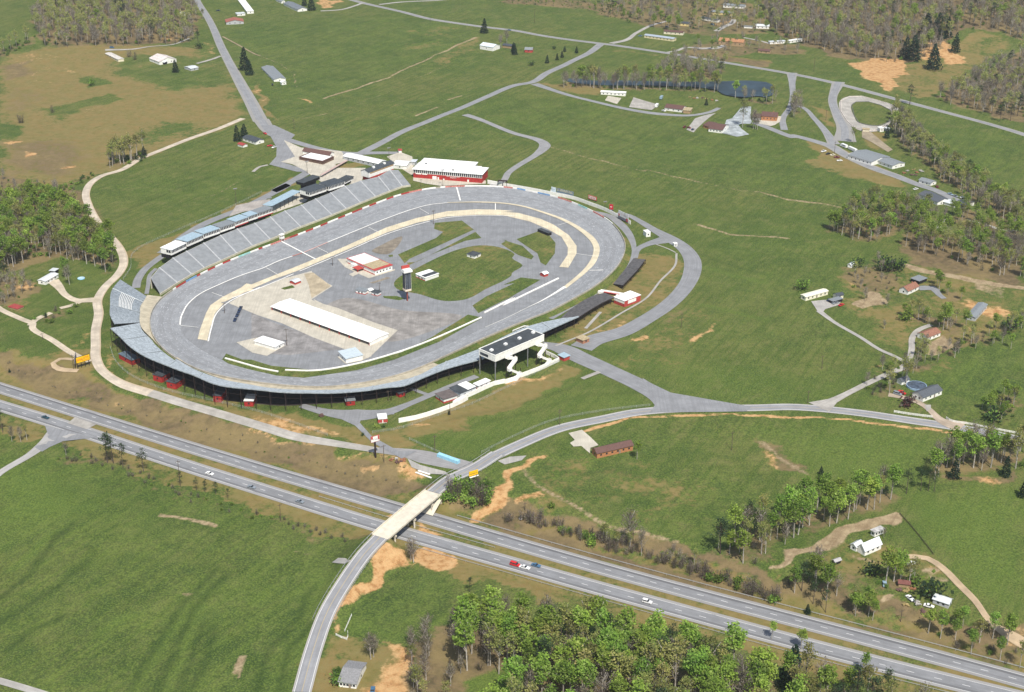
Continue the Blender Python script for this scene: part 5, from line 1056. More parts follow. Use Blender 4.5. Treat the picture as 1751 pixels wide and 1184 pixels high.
B('red_roofed_shack', 'low shack with a dull brown-red roof behind the big green tree', 'shack', 'h2 800,745', 'h2 815,715', 'h2 690,740', None, 2.2, 'y', 1.0, wall=TANW, rm=solid('faded_red_roof', (.15,.055,.045)), win=None)
B('roadside_house', 'grey roofed house with white front at the bottom edge below the bridge road', 'house', 'h5 162,1108', 'h5 405,1136', None, 15, 3.0, 'x', 2.0, rm=solid('pale_grey_shingles', (.22,.22,.225), var=.2, scale=1.5), win=(5,1), door=1)
B('metal_trailer', 'silver roofed mobile home on the cream drive in the west wood', 'trailer', 'h7 458,388', 'h7 546,402', None, 15, 2.8, 'y', .6, rm=solid('white_tin', (.62,.64,.66), .5), win=(1,3)); B('porch_roof', 'flat grey porch roof on the side of the silver mobile home', 'porch', 'h7 595,268', 'h7 655,275', None, 5, 2.4, 'flat', wall=DARK, rm=SILV, win=None)
B('sunken_red_roof', 'flat dull red roofed cellar in the grass by the west lane', 'shed', 'h7 210,706', 'h7 265,668', 'h7 117,668', None, .9, 'flat', wall=TANW, rm=REDROOF, win=None, over=.2)
B('long_trailer', 'long pale mobile home at the top of the tan field', 'trailer', 'a1 788,414', 'a1 820,406', 'a1 712,362', None, 2.8, 'y', .5, wall=CREAMW, rm=solid('weathered_white', (.55,.52,.48), var=.2), win=(0,4)); 
B('gabled_farmhouse', 'tall old farmhouse with a pale patchy roof beside a dark cedar', 'house', 'a1 1062,434', 'a1 1152,408', 'a1 1030,402', None, 3.6, 'y', 3.4, rm=solid('pinkish_tin', (.60,.54,.52), var=.2), win=(2,1)); B('porch_roof', 'grey porch roof in front of the old farmhouse', 'porch', 'a1 1030,420', 'a1 1095,432', None, 4, 2.4, 'shed', .8, wall=DARK, rm=SILV, win=None)
B('small_garage', 'small grey-blue garage by the cross drive', 'garage', 'a1 1272,474', 'a1 1313,462', 'a1 1238,458', None, 2.5, 'x', .9, wall=GREYW, rm=SILV, win=(1,0))
B('red_roofed_house', 'house with rusty red roof near the top of the north road', 'house', 'a1 1506,166', 'a1 1622,160', None, 17, 3.0, 'y', 2.4, wall=GREYW, rm=solid('rusty_red_shingles', (.30,.105,.075), var=.2, scale=1.5), win=(3,1)); B('white_trailer', 'long white mobile home behind the rusty red roofed house', 'trailer', 'a1 1645,94', 'a1 1688,90', 'a1 1585,0', None, 3.2, 'y', .5, rm=WROOF, win=(1,4)); B('white_shed', 'white flat shed between the red roofed house and the long white home', 'shed', 'a1 1580,108', 'a1 1632,104', None, 9, 2.6, 'flat', rm=SILV, win=(1,0))
B('wood_cabin', 'small white hut among bare trees left of the north road', 'hut', 'a1 1222,108', 'a1 1246,104', None, 7, 3, 'y', 1.5, rm=solid('old_white_tin', (.5,.48,.45)), win=None)
B('grey_roofed_house', 'white house with slate roof beside an evergreen at the top edge', 'house', 'a2 308,80', 'a2 372,74', 'a2 212,36', None, 3.0, 'y', 1.8, rm=solid('slate_shingles', (.15,.17,.19), var=.2), win=(1,3)); B('white_house', 'white house end at the very top edge left of the slate roofed house', 'house', 'a2 200,25', 'a2 225,22', 'a2 160,8', None, 3, 'y', 1.4, rm=GROOF, win=(1,0))
B('grey_trailer_home', 'grey shingled house at the bend of the dirt track by the north road', 'house', 'a2 150,545', 'a2 218,536', 'a2 92,460', None, 3.0, 'y', 1.5, rm=GROOF, win=(1,3)); B('garden_shed', 'small square white shed in front of the grey shingled house', 'shed', 'a2 203,567', 'a2 232,564', None, 4, 3.0, 'y', 1.0, rm=WROOF, win=(1,0))
B('roadside_cottage', 'white cottage with dark roof beside a big evergreen at the junction', 'house', 'a1 1702,965', 'a1 1742,946', 'a1 1634,932', None, 3.0, 'y', 1.4, rm=DROOF, win=(1,3)); B('garden_shed', 'little red roofed shed beside the junction cottage', 'shed', 'a1 1618,984', 'a1 1642,974', 'a1 1588,972', None, 2.2, 'y', .9, rm=REDROOF, win=None)
B('white_barn', 'white barn with pale blue roof below the lone round evergreen', 'barn', 'a2 1520,328', 'a2 1606,342', None, 14, 4.6, 'x', 2.2, rm=solid('ice_blue_roof', (.60,.66,.70), .5), win=(1,0)); B('dark_shed', 'dark roofed shed half hidden in trees beside the white barn', 'shed', 'a2 1670,318', 'a2 1735,326', None, 8, 3, 'x', 1.4, wall=TANW, rm=DROOF, win=None)
B('red_hut', 'small red hut with grey roof among young pines', 'hut', 'a3 106,350', 'a3 156,352', None, 7, 3.4, 'x', 2.0, wall=REDTRIM, rm=GROOF, win=(1,0))
B('yellow_trailer', 'pale yellow mobile home with blue-grey roof below the curved drive', 'trailer', 'h3 118,300', 'h3 390,336', None, 8, 3.2, 'x', .8, wall=solid('butter_siding', (.66,.58,.36)), rm=solid('blue_grey_roof', (.33,.38,.44)), win=(8,1)); B('cream_house', 'cream house half hidden by trees behind the yellow mobile home', 'house', 'h3 300,264', 'h3 478,278', None, 8, 3.2, 'x', 1.2, wall=CREAMW, rm=BROOF, win=(4,1))
B('yellow_house', 'yellow house among trees on the hill, left of the white trailer', 'house', 'h3 428,184', 'h3 540,194', None, 9, 3.2, 'x', 1.4, wall=YELW, rm=DROOF, win=(3,1)); B('white_trailer', 'white mobile home with dark roof above the blue car', 'trailer', 'h3 650,132', 'h3 805,158', None, 6, 3, 'x', .8, rm=DROOF, win=(4,1))
B('yellow_house', 'yellow ranch house near the end of the hill drive', 'house', 'h3 742,80', 'h3 942,92', None, 9, 3.2, 'x', 1.4, wall=YELW, rm=GROOF, win=(6,1)); B('white_house', 'long white house at the top edge above the yellow ranch house', 'house', 'h3 856,18', 'h3 1052,28', None, 10, 3.6, 'x', 1.4, rm=GROOF, win=(6,1))
B('white_house', 'bright white house right of the hill drive', 'house', 'h3 1160,214', 'h3 1285,218', None, 9, 3.2, 'x', 1.6, rm=SILV, win=(3,1)); B('grey_annex', 'low white shed left of the bright white hill house', 'shed', 'h3 1050,210', 'h3 1130,214', None, 4, 2.2, 'flat', rm=GROOF, win=None)
B('timber_house', 'two storey timber house with orange brown roof and a dark porch', 'house', 'h3 812,362', 'h3 1040,386', None, 12, 5.2, 'x', 2.4, wall=TANW, rm=solid('orange_brown_shingles', (.36,.18,.09), var=.15), win=(5,1)); B('white_trailer', 'long white trailer on the bare bank at the edge of the forest', 'trailer', 'h3 1480,352', 'h3 1602,332', None, 5, 2.6, 'flat', rm=WROOF, win=(3,0)); B('white_trailer', 'short white trailer left of the long one at the edge of the forest', 'trailer', 'h3 1295,360', 'h3 1440,352', None, 5, 2.6, 'flat', rm=SILV, win=(3,0)); B('tan_house', 'tan hut behind bare trunks on the slope above the ridge road', 'hut', 'h3 1180,440', 'h3 1290,450', None, 7, 3, 'x', 1.4, wall=TANW, rm=BROOF, win=(2,0))
B('white_trailer', 'white mobile home on the grass left of the pond trees', 'trailer', 'a3 612,630', 'a3 776,642', None, 6, 3.4, 'x', .6, rm=WROOF, win=(6,1)); B('brown_roofed_house', 'house with maroon roof and tan carport beside the white motorhome', 'house', 'a3 1036,735', 'a3 1152,750', None, 13, 3.0, 'x', 2.2, rm=BROOF, win=(3,0)); B('carport', 'tan flat roofed carport on the right end of the maroon roofed house', 'carport', 'a3 1160,754', 'a3 1205,758', None, 11, 3.0, 'flat', wall=TANW, rm=TANR, win=None)
B('lodge', 'large house with maroon roof and white front next to the stone terrace', 'house', 'f3 450,835', 'f3 655,862', None, 20, 3.2, 'x', 2.6, rm=BROOF, win=(4,1)); B('lodge_wing', 'maroon roofed wing on the left of the large house by the terrace', 'house', 'f3 368,772', 'f3 450,800', None, 15, 2.6, 'x', 2.0, wall=ORBR, rm=BROOF, win=(1,0))
B('brick_villa', 'brick villa with maroon roof behind a pale round terrace', 'house', 'f3 1240,668', 'f3 1470,682', None, 14, 4.6, 'x', 2.6, wall=ORBR, rm=BROOF, win=(4,1), chimney=True); B('villa_wing', 'low wing with dark roof on the left of the brick villa', 'house', 'f3 1112,664', 'f3 1220,672', None, 13, 3.0, 'x', 2.0, wall=WHITE, rm=BROOF, win=(2,0))
B('workshop', 'large workshop with wide grey roof beside the farm road', 'workshop', 'h1 1065,622', 'h1 1262,505', 'h1 768,478', None, 3.6, 'y', 1.8, rm=GROOF, win=(1,5), stripe=None); B('office_wing', 'smaller white building with grey roof right of the workshop', 'building', 'h1 1415,678', 'h1 1560,612', 'h1 1205,572', None, 3.2, 'y', 1.3, rm=GROOF, win=(2,3))
B('grey_house', 'small white house with grey roof beyond the junk yard', 'house', 'f4 905,892', 'f4 928,872', 'f4 825,862', None, 2.8, 'y', 1.2, rm=GROOF, win=(1,2)); B('white_house', 'white house with navy black roof above the creek wood', 'house', 'f4 960,1048', 'f4 1042,1022', 'f4 828,982', None, 3.2, 'y', 2.0, rm=_m['charcoal_shingles'], win=(2,4)); B('dark_house', 'dark roofed house in shade at the end of the farm road', 'house', 'f4 1180,1085', 'f4 1230,1040', 'f4 1110,1060', None, 2.8, 'y', 1.6, rm=DROOF, win=(1,1)); B('grey_house', 'small grey roofed house half behind the dark roofed one', 'house', 'f4 1095,1065', 'f4 1125,1040', 'f4 1055,1035', None, 2.4, 'y', 1.2, rm=SILV, win=None)
B('race_tower', 'tiny white hut on the edge of the small oval track', 'hut', 'f4 495,455', 'f4 525,452', None, 5, 3.5, 'flat', rm=WROOF, win=(1,0)); B('race_tower', 'low cream block at the foot of the small oval track', 'hut', 'f4 355,452', 'f4 408,455', None, 5, 2.2, 'flat', wall=CREAMW, rm=TANR, win=None); B('grey_hut', 'pale grey hut behind the tiny white hut by the small oval', 'hut', 'f4 545,452', 'f4 570,450', None, 4, 3, 'flat', wall=GREYW, rm=SILV, win=None)
B('dog_house', 'white kennel with grey roof at the field corner by the creek', 'kennel', 'b4 603,655', 'b4 630,640', None, 3, 2.2, 'x', .8, rm=SILV, win=None)
# round pools
def pool(label, c, r, h, wm, wat):
    p = wpt(c); o = empty('pool', (p.x, p.y, p.z)); tag(o, label, 'pool'); MB().cyl((0,0,0), (0,0,h), r, r, 28).build('pool_wall', wm, o); MB().cyl((0,0,h+.01), (0,0,h+.05), r*.93, r*.93, 28).build('water', wat, o)
pool('round above-ground pool with dark water behind the white house', 'h4 468,290', 6.2, 1.2, mat('pool_steel', (.25,.35,.48), .5), mat('pool_water', (.07,.09,.12), .15, .5, .5)); pool('small light blue paddling pool on the lawn by the gravel road', 'h7 968,325', 2.6, .5, mat('sky_blue_plastic', (.25,.52,.75), .4), mat('pale_water', (.45,.62,.70), .2))
# pond
wm_ = mat('pond_water', (.024,.040,.052), .35, .4, .05, spec=.2)
P_ = GQ('a3 380,528 600,532 900,545 1250,548 1400,545 1600,541 1751,553 a4 40,548 78,565 92,600 78,638 30,655 a3 1751,664 1660,648 1580,657 1500,650 1430,636 1370,604 1000,578 600,568 400,548'); pz = P_[:,2].mean()+.5
patch('pond', P_, wm_, 0, True, z=pz)
# ------------------------------------------------------------ vehicles
GL = solid('car_glass', (.02,.025,.03), .1, spec=.7); TY = solid('tyre', (.02,.02,.02)); CH = solid('rim', (.4,.4,.4), .3, metal=.6)
def paint(nm, c): return mat('paint_'+nm, c, .3, .06, .5, spec=.6)
PC = {'red': (.55,.02,.02), 'darkred': (.16,.02,.025), 'white': (.8,.8,.79), 'blue': (.06,.14,.24), 'navy': (.02,.035,.08), 'grey': (.22,.25,.28), 'black': (.015,.015,.018), 'teal': (.02,.06,.08), 'sky': (.26,.36,.44), 'cream': (.72,.66,.5), 'tan': (.35,.25,.16)}
NCAR = [0]
def vehicle(label, pos, to, colour, kind='car', cat=None, group=None, rz=None, L_=None, off=0):
    p = wpt(pos); 
    if rz is None: q = wpt(to); rz = math.atan2(q.y-p.y, q.x-p.x)
    z = hz(p.x, p.y)+.16+off
    nm = {'car': 'car', 'pickup': 'pickup_truck', 'suv': 'sport_utility_car', 'van': 'van', 'rv': 'motorhome', 'box': 'box_trailer'}[kind]
    r = empty(nm, (p.x, p.y, z), rz); tag(r, label, cat or kind, group); pm = paint(colour, PC[colour])
    Ln = L_ or {'car': 4.9, 'pickup': 5.4, 'suv': 4.8, 'van': 5.2, 'rv': 8.5, 'box': 8}[kind]; w = 1.9 if kind not in ('rv', 'box') else 2.5
    a = Ln/2
    if kind == 'car': prof = [(-a,.35),(-a,.82),(-a+.25,.95),(-a*.35,1.0),(a*.42,1.0),(a-.2,.86),(a,.7),(a,.35)]; cab = [(-a*.62,.98),(-a*.36,1.42),(a*.05,1.45),(a*.38,.99)]
    elif kind == 'pickup': prof = [(-a,.45),(-a,1.1),(-.3,1.1),(a*.36,1.12),(a-.2,1.0),(a,.85),(a,.45)]; cab = [(-.45,1.1),(-.35,1.78),(a*.22,1.78),(a*.42,1.12)]
    elif kind == 'suv': prof = [(-a,.42),(-a,1.1),(a*.42,1.12),(a-.15,1.0),(a,.85),(a,.42)]; cab = [(-a+.05,1.1),(-a+.25,1.82),(a*.1,1.82),(a*.38,1.12)]
    elif kind == 'van': prof = [(-a,.4),(-a,1.3),(a*.55,1.3),(a-.1,1.0),(a,.4)]; cab = [(-a+.03,1.3),(-a+.12,2.0),(a*.3,2.0),(a*.56,1.3)]
    elif kind == 'rv': prof = [(-a,.5),(-a,2.9),(a*.62,3.0),(a*.9,2.6),(a*.78,2.2),(a*.86,1.5),(a,1.2),(a,.5)]; cab = [(a*.64,1.55),(a*.64,2.15),(a*.79,2.15),(a*.87,1.55)]
    else: prof = [(-a,.6),(-a,2.9),(a,2.9),(a,.6)]; cab = None
    b = MB(); b.prism(prof, -w/2, w/2); b.build('body', pm, r)
    if cab:
        MB().prism(cab, -w/2+.12, w/2-.12).build('cabin_glass', GL, r)
        if kind != 'rv': MB().box(cab[1][0]-.04, cab[2][0]+.04, -w/2+.14, w/2-.14, cab[1][1]+.01, cab[2][1]+.07).build('cabin_roof', pm, r)
        else: MB().box(-a*.7, a*.3, -w/2-.03, w/2+.03, 1.6, 2.3).build('side_window', GL, r)
    for x in ((-a*.62, a*.62) if kind != 'box' else (-a*.3, -a*.1)):
        for s_ in (-1, 1):
            wh = MB().cyl((x, s_*(w/2-.2), .34), (x, s_*(w/2+.02), .34), .34, .34, 12).build('wheel', TY, r); MB().cyl((x, s_*(w/2+.02), .34), (x, s_*(w/2+.04), .34), .2, .2, 8).build('rim', CH, wh)
    NCAR[0] += 1; return r
HE = 'c1 1400,640'
vehicle('dark teal car on the southern carriageway near the median crossing', 'c1 303,606', 'c1 420,642', 'teal'); vehicle('white car on the southern carriageway beside the thin pines', 'c1 1395,980', 'c1 1500,1010', 'white'); vehicle('blue grey car on the southern carriageway ahead of the white one', 'c1 1675,1070', 'c1 1750,1090', 'grey')
vehicle('grey-blue car on the southern carriageway left of the bridge', 'd2 255,184', 'd2 330,206', 'grey'); vehicle('bright red van following a white car on the lower carriageway', 'f5 180,222', 'f5 260,245', 'red', 'van'); vehicle('white car just ahead of the red van', 'f5 275,248', 'f5 350,268', 'white', 'car', L_=5.6); vehicle('dark blue car in the far lane beside the red van and white car', 'f5 388,228', 'f5 460,250', 'blue')
vehicle('white pickup with black cab window alone on the lower carriageway', 'f5 1497,592', 'f5 1580,615', 'white', 'suv')
vehicle('red car at the roadside near the junction cottage', 'a2 90,893', 'a2 130,915', 'red'); vehicle('bright red car parked beside the cottage drive', 'a2 122,975', 'a2 80,980', 'red'); vehicle('white car parked next to the bright red one', 'a2 150,985', 'a2 120,1000', 'white')
vehicle('blue car on the ridge road right of the lone evergreen', 'a2 1715,205', 'a2 1751,208', 'blue'); vehicle('navy pickup left of the rusty red roofed house', 'a1 1452,75', 'a1 1480,74', 'navy', 'pickup'); vehicle('pale blue van at the end of the long pale mobile home', 'a1 745,322', 'a1 790,320', 'blue', 'van')
vehicle('blue car at the left end of the yellow mobile home', 'h3 82,288', 'h3 120,288', 'blue'); vehicle('dark blue car on the hill above the yellow mobile home', 'h3 332,205', 'h3 365,208', 'navy', 'suv'); vehicle('blue van in front of the white trailer on the hill', 'h3 757,182', 'h3 780,190', 'blue', 'van')
vehicle('black car on the gravel lot left of the maroon roofed lodge', 'f3 215,812', 'f3 245,790', 'navy'); vehicle('rusty red car beside the black car on the gravel lot', 'f3 158,785', 'f3 185,795', 'darkred'); vehicle('dark red pickup at the edge of the gravel lot', 'f3 92,775', 'f3 110,760', 'darkred', 'pickup'); vehicle('white car parked in front of the maroon roofed house with carport', 'a3 1030,742', 'a3 1050,748', 'white')
vehicle('white motorhome beside the maroon roofed house with carport', 'a3 985,712', 'a3 1010,680', 'white', 'rv'); vehicle('pale box trailer behind the white motorhome', 'a3 1015,660', 'a3 1030,640', 'sky', 'box', L_=7)
vehicle('white motorhome at the junction beside the workshop', 'h1 610,312', 'h1 560,290', 'white', 'rv'); vehicle('long white box trailer hitched behind the motorhome', 'h1 755,372', 'h1 700,345', 'white', 'box', L_=11)
vehicle('white pickup, farthest left of the cars in the grass by the farm road', 'h1 275,392', 'h1 240,400', 'white', 'pickup'); vehicle('black car between two white ones in the grass by the farm road', 'h1 350,432', 'h1 320,440', 'black'); vehicle('cream car third in the line on the grass by the farm road', 'h1 425,452', 'h1 395,455', 'cream'); vehicle('dark red pickup on the grass by the farm road', 'h1 495,490', 'h1 455,490', 'darkred', 'pickup'); vehicle('white car at the right end of the line on the grass', 'h1 540,545', 'h1 500,545', 'white')
vehicle('white car under the trees by the navy roofed house', 'f4 785,922', 'f4 810,915', 'white'); vehicle('dark red car right of the small grey house', 'f4 957,902', 'f4 945,888', 'darkred'); vehicle('light blue truck at the roadside beyond the navy roofed house', 'f4 1065,965', 'f4 1090,975', 'sky', 'pickup'); vehicle('grey truck next to the light blue truck', 'f4 1105,980', 'f4 1125,988', 'grey', 'pickup'); vehicle('white car at the end of the farm road', 'f4 1165,990', 'f4 1185,988', 'white')
vehicle('navy car on the gravel lot of the cream mobile home', 'f8 258,335', 'f8 280,322', 'navy'); vehicle('bright red car at the end of the gravel lot', 'f8 352,372', 'f8 375,362', 'red'); vehicle('grey pickup under the edge of the carport', 'f8 305,358', 'f8 330,350', 'grey', 'pickup')
vehicle('grey van on the drive of the white house with the pool', 'h4 242,388', 'h4 275,398', 'grey', 'van'); vehicle('red pickup beside the grey van', 'h4 292,372', 'h4 318,385', 'red', 'pickup'); vehicle('white car at the end of the curved farm lane', 'h2 812,512', 'h2 835,505', 'white', 'pickup'); vehicle('pale blue car at the foot of the big green tree', 'h2 548,715', 'h2 545,690', 'sky'); vehicle('white car amid junk, left one near the tin house', 'h2 803,858', 'h2 815,870', 'white'); vehicle('white car nearest to the tin roofed house', 'h2 995,938', 'h2 1030,948', 'white')
vehicle('blue car at the bottom edge beside the roadside house', 'h5 637,1170', 'h5 640,1150', 'blue'); vehicle('small dark car parked by the grey shingled house', 'a2 140,568', 'a2 142,580', 'black')
for k, (x, y) in enumerate(((1565,1008),(1580,978),(1592,950),(1602,930))): vehicle('dark blue race truck in a tight line beside the lower pit lane', f'b1 {x},{y}', f'b1 {x+12},{y-22}', 'navy', 'pickup', group='dark blue trucks lined up in the infield', off=.1)
# pale blue skips at the junction
def boxobj(name, label, cat, a, b, w, h, m, ribs=0, group=None, z=None):
    A_, B_ = wpt(a), wpt(b); d = B_-A_; L_ = d.length; r = empty(name, ((A_.x+B_.x)/2, (A_.y+B_.y)/2, hz((A_.x+B_.x)/2, (A_.y+B_.y)/2)), math.atan2(d.y, d.x)); tag(r, label, cat, group)
    MB().box(-L_/2, L_/2, -w/2, w/2, .1, h).build('body', m, r); n = max(2, int(L_/1.6))
    for k in range(n+1): x = -L_/2+L_*k/n; MB().box(x-.06, x+.06, -w/2-.07, w/2+.07, .1, h+.05).build('rib', m, r)
    return r
SK = mat('sky_blue_sheet', (.30,.56,.70), .6, .1, .8); boxobj('blue_container', 'pale blue container, upper left one of the pair at the road junction', 'container', 'e8 805,755', 'e8 895,788', 2.4, 2.0, SK); boxobj('blue_container', 'pale blue container, lower right one of the pair at the road junction', 'container', 'e8 898,789', 'e8 992,824', 2.4, 2.0, SK)
for lab, a, b in (('upper of two white boards lying on the bank by the bridge', 'e8 620,893', 'e8 725,928'), ('lower of two white boards lying on the bank by the bridge', 'e8 597,905', 'e8 740,962')): boxobj('white_board', lab, 'board', a, b, 1.0, .5, WHITE)
# ------------------------------------------------------------ poles
def pole(label, base, top, lamp=False, group='wooden poles round the speedway', name='utility_pole'):
    b = q1(base); t = q1(top); p = G1(*b); w = (b[1]-CY)/FPX
    # height from the pixel length
    h = 10.0
    for _ in range(8):
        q = Vector((p.x, p.y, p.z+h)); d = q-Vector((0,0,CAMH)); dep = d.y*cp-d.z*sp; yy = CY-FPX*(d.y*sp+d.z*cp)/dep; d0 = Vector((p.x,p.y,p.z-CAMH)); y0 = CY-FPX*(d0.y*sp+d0.z*cp)/(d0.y*cp-d0.z*sp)
        h *= (y0-t[1])/max(1e-3, (y0-yy))
    h = max(5, min(h, 26)); r = empty(name, p, .4); tag(r, label, 'pole', group); MB().cyl((0,0,-.3), (0,0,h), .20, .13, 6).build('shaft', WOODP, r); MB().box(-1.3, 1.3, -.08, .08, h-1.0, h-.8).build('crossarm', WOODP, r)
    if lamp: MB().box(-1.6, 1.6, -.35, -.1, h-.2, h+.5).build('lamp_bank', STEEL, r)
    return r
PL = [('a2 285,860', 'a2 285,795', 0), ('b2 372,262', 'b2 375,180', 1), ('b2 1212,602', 'b2 1216,505', 1), ('b2 541,878', 'b2 541,815', 1), ('b2 852,1058', 'b2 852,985', 1), ('c2 237,362', 'c2 240,240', 1), ('b2 916,160', 'b2 916,90', 1), ('f2 1298,370', 'f2 1303,262', 1), ('f2 903,330', 'f2 908,155', 1), ('c3 1000,962', 'c3 1008,855', 0), ('c3 170,1135', 'c3 178,1030', 0), ('e8 912,375', 'e8 928,250', 0), ('c4 408,275', 'c4 412,185', 0), ('d2 155,282', 'd2 158,190', 0), ('d2 1243,178', 'd2 1246,90', 0), ('e8 305,812', 'e8 312,650', 0), ('e8 772,708', 'e8 785,562', 0), ('d4 740,812', 'd4 742,748', 0), ('c1 285,82', 'c1 285,40', 0), ('c1 1200,1055', 'c1 1215,885', 0), ('f1 1325,445', 'f1 1338,358', 1), ('h6 68,262', 'h6 92,25', 0), ('a3 172,152', 'a3 180,60', 0), ('a4 355,475', 'a4 365,385', 0), ('a4 435,800', 'a4 440,730', 0), ('h1 455,410', 'h1 480,215', 0), ('b3 1187,1052', 'b3 1190,955', 0), ('d3 655,400', 'd3 665,338', 0), ('c1 490,280', 'c1 492,180', 0), ('b1 1495,960', 'b1 1497,885', 1), ('g5 670,690', 'g5 670,360', 1), ('g5 235,690', 'g5 215,540', 0), ('P 1251,770', 'P 1253,738', 0), ('d3 85,225', 'd3 90,190', 0), ('a2 1190,150', 'a2 1190,135', 0), ('b4 228,800', 'b4 228,770', 0), ('e8 345,250', 'e8 350,150', 0), ('P 1381,690', 'P 1382,668', 0)]
WHERE = ['in the field left of the paved yard', 'beside the paved yard', 'in front of the apron by the infield grass', 'behind the pit lane left of the striped roof building', 'next to the little dark roofed hut', 'right of the white building on its concrete pad', 'behind the press suite', 'between the suites and the blue canopy', 'behind the row of suites', 'on the grass slope above the county road', 'above the pale blue containers', 'against the long white wall', 'in the middle of the big east field', 'beside the field left of the bridge', 'beside the orange gully', 'beside the red and white sign', 'on the slope right of the inner lane', 'beside the dirt yard near the highway', 'beside the west lane', 'between the carriageway and the near field', 'behind the white fence in turn two', 'on the verge above the county road', 'in the top meadow', 'on the slope below the forest', 'on the slope between two farm roads', 'at the farm road junction', 'on the dirt by the perimeter road', 'at the field edge above the highway brush', 'left of the yellow billboard', 'at the lower end of the pit lane', 'in front of the red building', 'on the grass left of the red building', 'in the field right of the brick house', 'by the orange gullies', 'in the top left meadow', 'beside the cream mobile home', 'below the bleacher', 'beside the county road in the east field']
for (a, b, l), wh in zip(PL, WHERE): pole(('floodlight pole ' if l else 'wooden utility pole ')+wh, a, b, bool(l))
# ------------------------------------------------------------ signs
def marks(root, x0, x1, z0, z1, y, m, seed, n=14, name='lettering'):
    R_ = random.Random(seed); mb = MB(); x = x0
    for k in range(n):
        w = (x1-x0)/n; h_ = (z1-z0); a = x0+k*w
        mb.box(a+w*.12, a+w*.30, y-.03, y, z0, z1); t = R_.choice([0, .4, 1]); mb.box(a+w*.31, a+w*.78, y-.03, y, z0+h_*t*.8, z0+h_*(t*.8+.2))
        if R_.random() < .6: mb.box(a+w*.6, a+w*.78, y-.035, y-.005, z0, z0+h_*R_.uniform(.5, 1))
    return mb.build(name, m, root)
def billboard(label, L_, R_, z0, h, face, legs=3, trim=None, legm=RUST, catwalk=None):
    A_, B_ = wpt(L_), wpt(R_); d = B_-A_; d.z = 0; W = d.length; r = empty('billboard', ((A_.x+B_.x)/2, (A_.y+B_.y)/2, (A_.z+B_.z)/2), math.atan2(d.y, d.x)); tag(r, label, 'billboard')
    MB().box(-W/2, W/2, -.15, .15, z0, z0+h).build('panel', face, r)
    if trim: MB().box(-W/2-.1, W/2+.1, -.1, .22, z0-.25, z0+h+.2).build('frame', trim, r)
    for k in range(legs):
        x = 0 if legs == 1 else -W/2*.85+W*.85*k/(legs-1); MB().bar((x, .45, -1.5), (x, .45, z0+h*.8), .35 if legs > 1 else .8).build('leg', legm, r)
    if catwalk: MB().box(-W/2, W/2, -1.2, -.3, z0-.5, z0-.3).build('catwalk', catwalk, r)
    return r, W
YS = mat('yellow_sign', (.80,.48,.008), .6, .06, .5); RL = mat('red_letter_paint', (.60,.09,.02), .6)
r, W = billboard('yellow billboard with faded red lettering beside the gravel road, west of the track', 'g1 440,835', 'g1 885,690', 4.2, 3.8, YS, 4, DARK); marks(r, -W*.46, 0, 5.6, 7.0, -.16, RL, 1, 6); marks(r, .4, W*.44, 6.0, 7.4, -.16, RL, 2, 6); marks(r, -W*.1, W*.44, 4.7, 5.3, -.16, RL, 3, 9)
A_ = wpt('g1 385,845'); vb = empty('billboard', (A_.x, A_.y, A_.z), 1.75); tag(vb, 'grey back panel of a second billboard seen almost edge-on left of the yellow one', 'billboard'); MB().box(0, 10, -.15, .15, 4, 8).build('panel', mat('grey_panel', (.28,.26,.25), .8), vb)
for x in (1, 5, 9): MB().bar((x, .4, -.5), (x, .4, 7), .35).build('leg', RUST, vb)
r, W = billboard('yellow billboard with white catwalk on dark legs beside the bridge road', 'g2 545,745', 'g2 800,622', 6.4, 2.8, YS, 3, None, DARK, WHITE); marks(r, -W*.42, W*.42, 7.2, 8.0, -.16, mat('brown_letter', (.25,.12,.02), .7), 4, 9); MB().box(-W/2, W/2, .3, .6, 5.2, 6.2).build('shade_board', DARK, r)  # dark board below the panel paints the shade there
r, W = billboard('white sign with red edges on one tall pole by the service road', 'g3 268,965', 'g3 505,850', 10.6, 3.4, WHITE, 1, REDTRIM); MB().box(-W/2+.05, -W/2+1.2, -.2, -.15, 12.4, 14).build('red_edge', REDTRIM, r); MB().box(W/2-1.0, W/2-.1, -.2, -.15, 11.5, 14).build('red_edge', REDTRIM, r); marks(r, -W*.3, W*.28, 11.6, 12.6, -.16, mat('grey_letter', (.3,.32,.35), .7), 5, 8)
# lap counter tower
p = wpt('g4 282,1108'); tw = empty('scoreboard_tower', (p.x, p.y, .25), .52); tag(tw, 'tall dark scoreboard tower with a white and red cap in the infield', 'scoreboard')
MB().bar((0,0,0), (0,0,8.4), .75).build('mast', mat('rusty_mast', (.28,.07,.05), .8), tw)
MB().box(-2.3, 2.3, -2.3, 2.3, 8.2, 9.6).build('lower_band', mat('cream_band', (.72,.60,.48), .7), tw); MB().box(-2.15, 2.15, -2.15, 2.15, 9.63, 22.0).build('number_panel', mat('panel_black', (.035,.04,.05), .6), tw)
mb = MB()
for k in range(12):
    for s_ in (-1, 1):
        z_ = 10.2+k*.98; mb.box(s_*.9-.55, s_*.9+.55, -2.21, -2.16, z_, z_+.6)
        mb.box(2.16, 2.21, s_*.9-.55, s_*.9+.55, z_, z_+.6)
mb.build('number_lamps', mat('lamp_bulb_grey', (.12,.14,.17), .5), tw); MB().box(-2.25, -2.16, -2.25, -2.16, 9.63, 22).box(2.16, 2.3, -2.3, -2.16, 9.63, 22).build('white_edge', WHITE, tw)
MB().box(-2.9, 2.9, -2.9, 2.9, 22.03, 24.2).build('cap', WHITE, tw); MB().box(-3.0, 3.0, 1.0, 2.2, 24.23, 26.2).build('cap_sign', REDTRIM, tw); MB().box(-3.6, 3.2, -3.4, -2.95, 22.6, 23.6).build('cap_ledge', WHITE, tw)
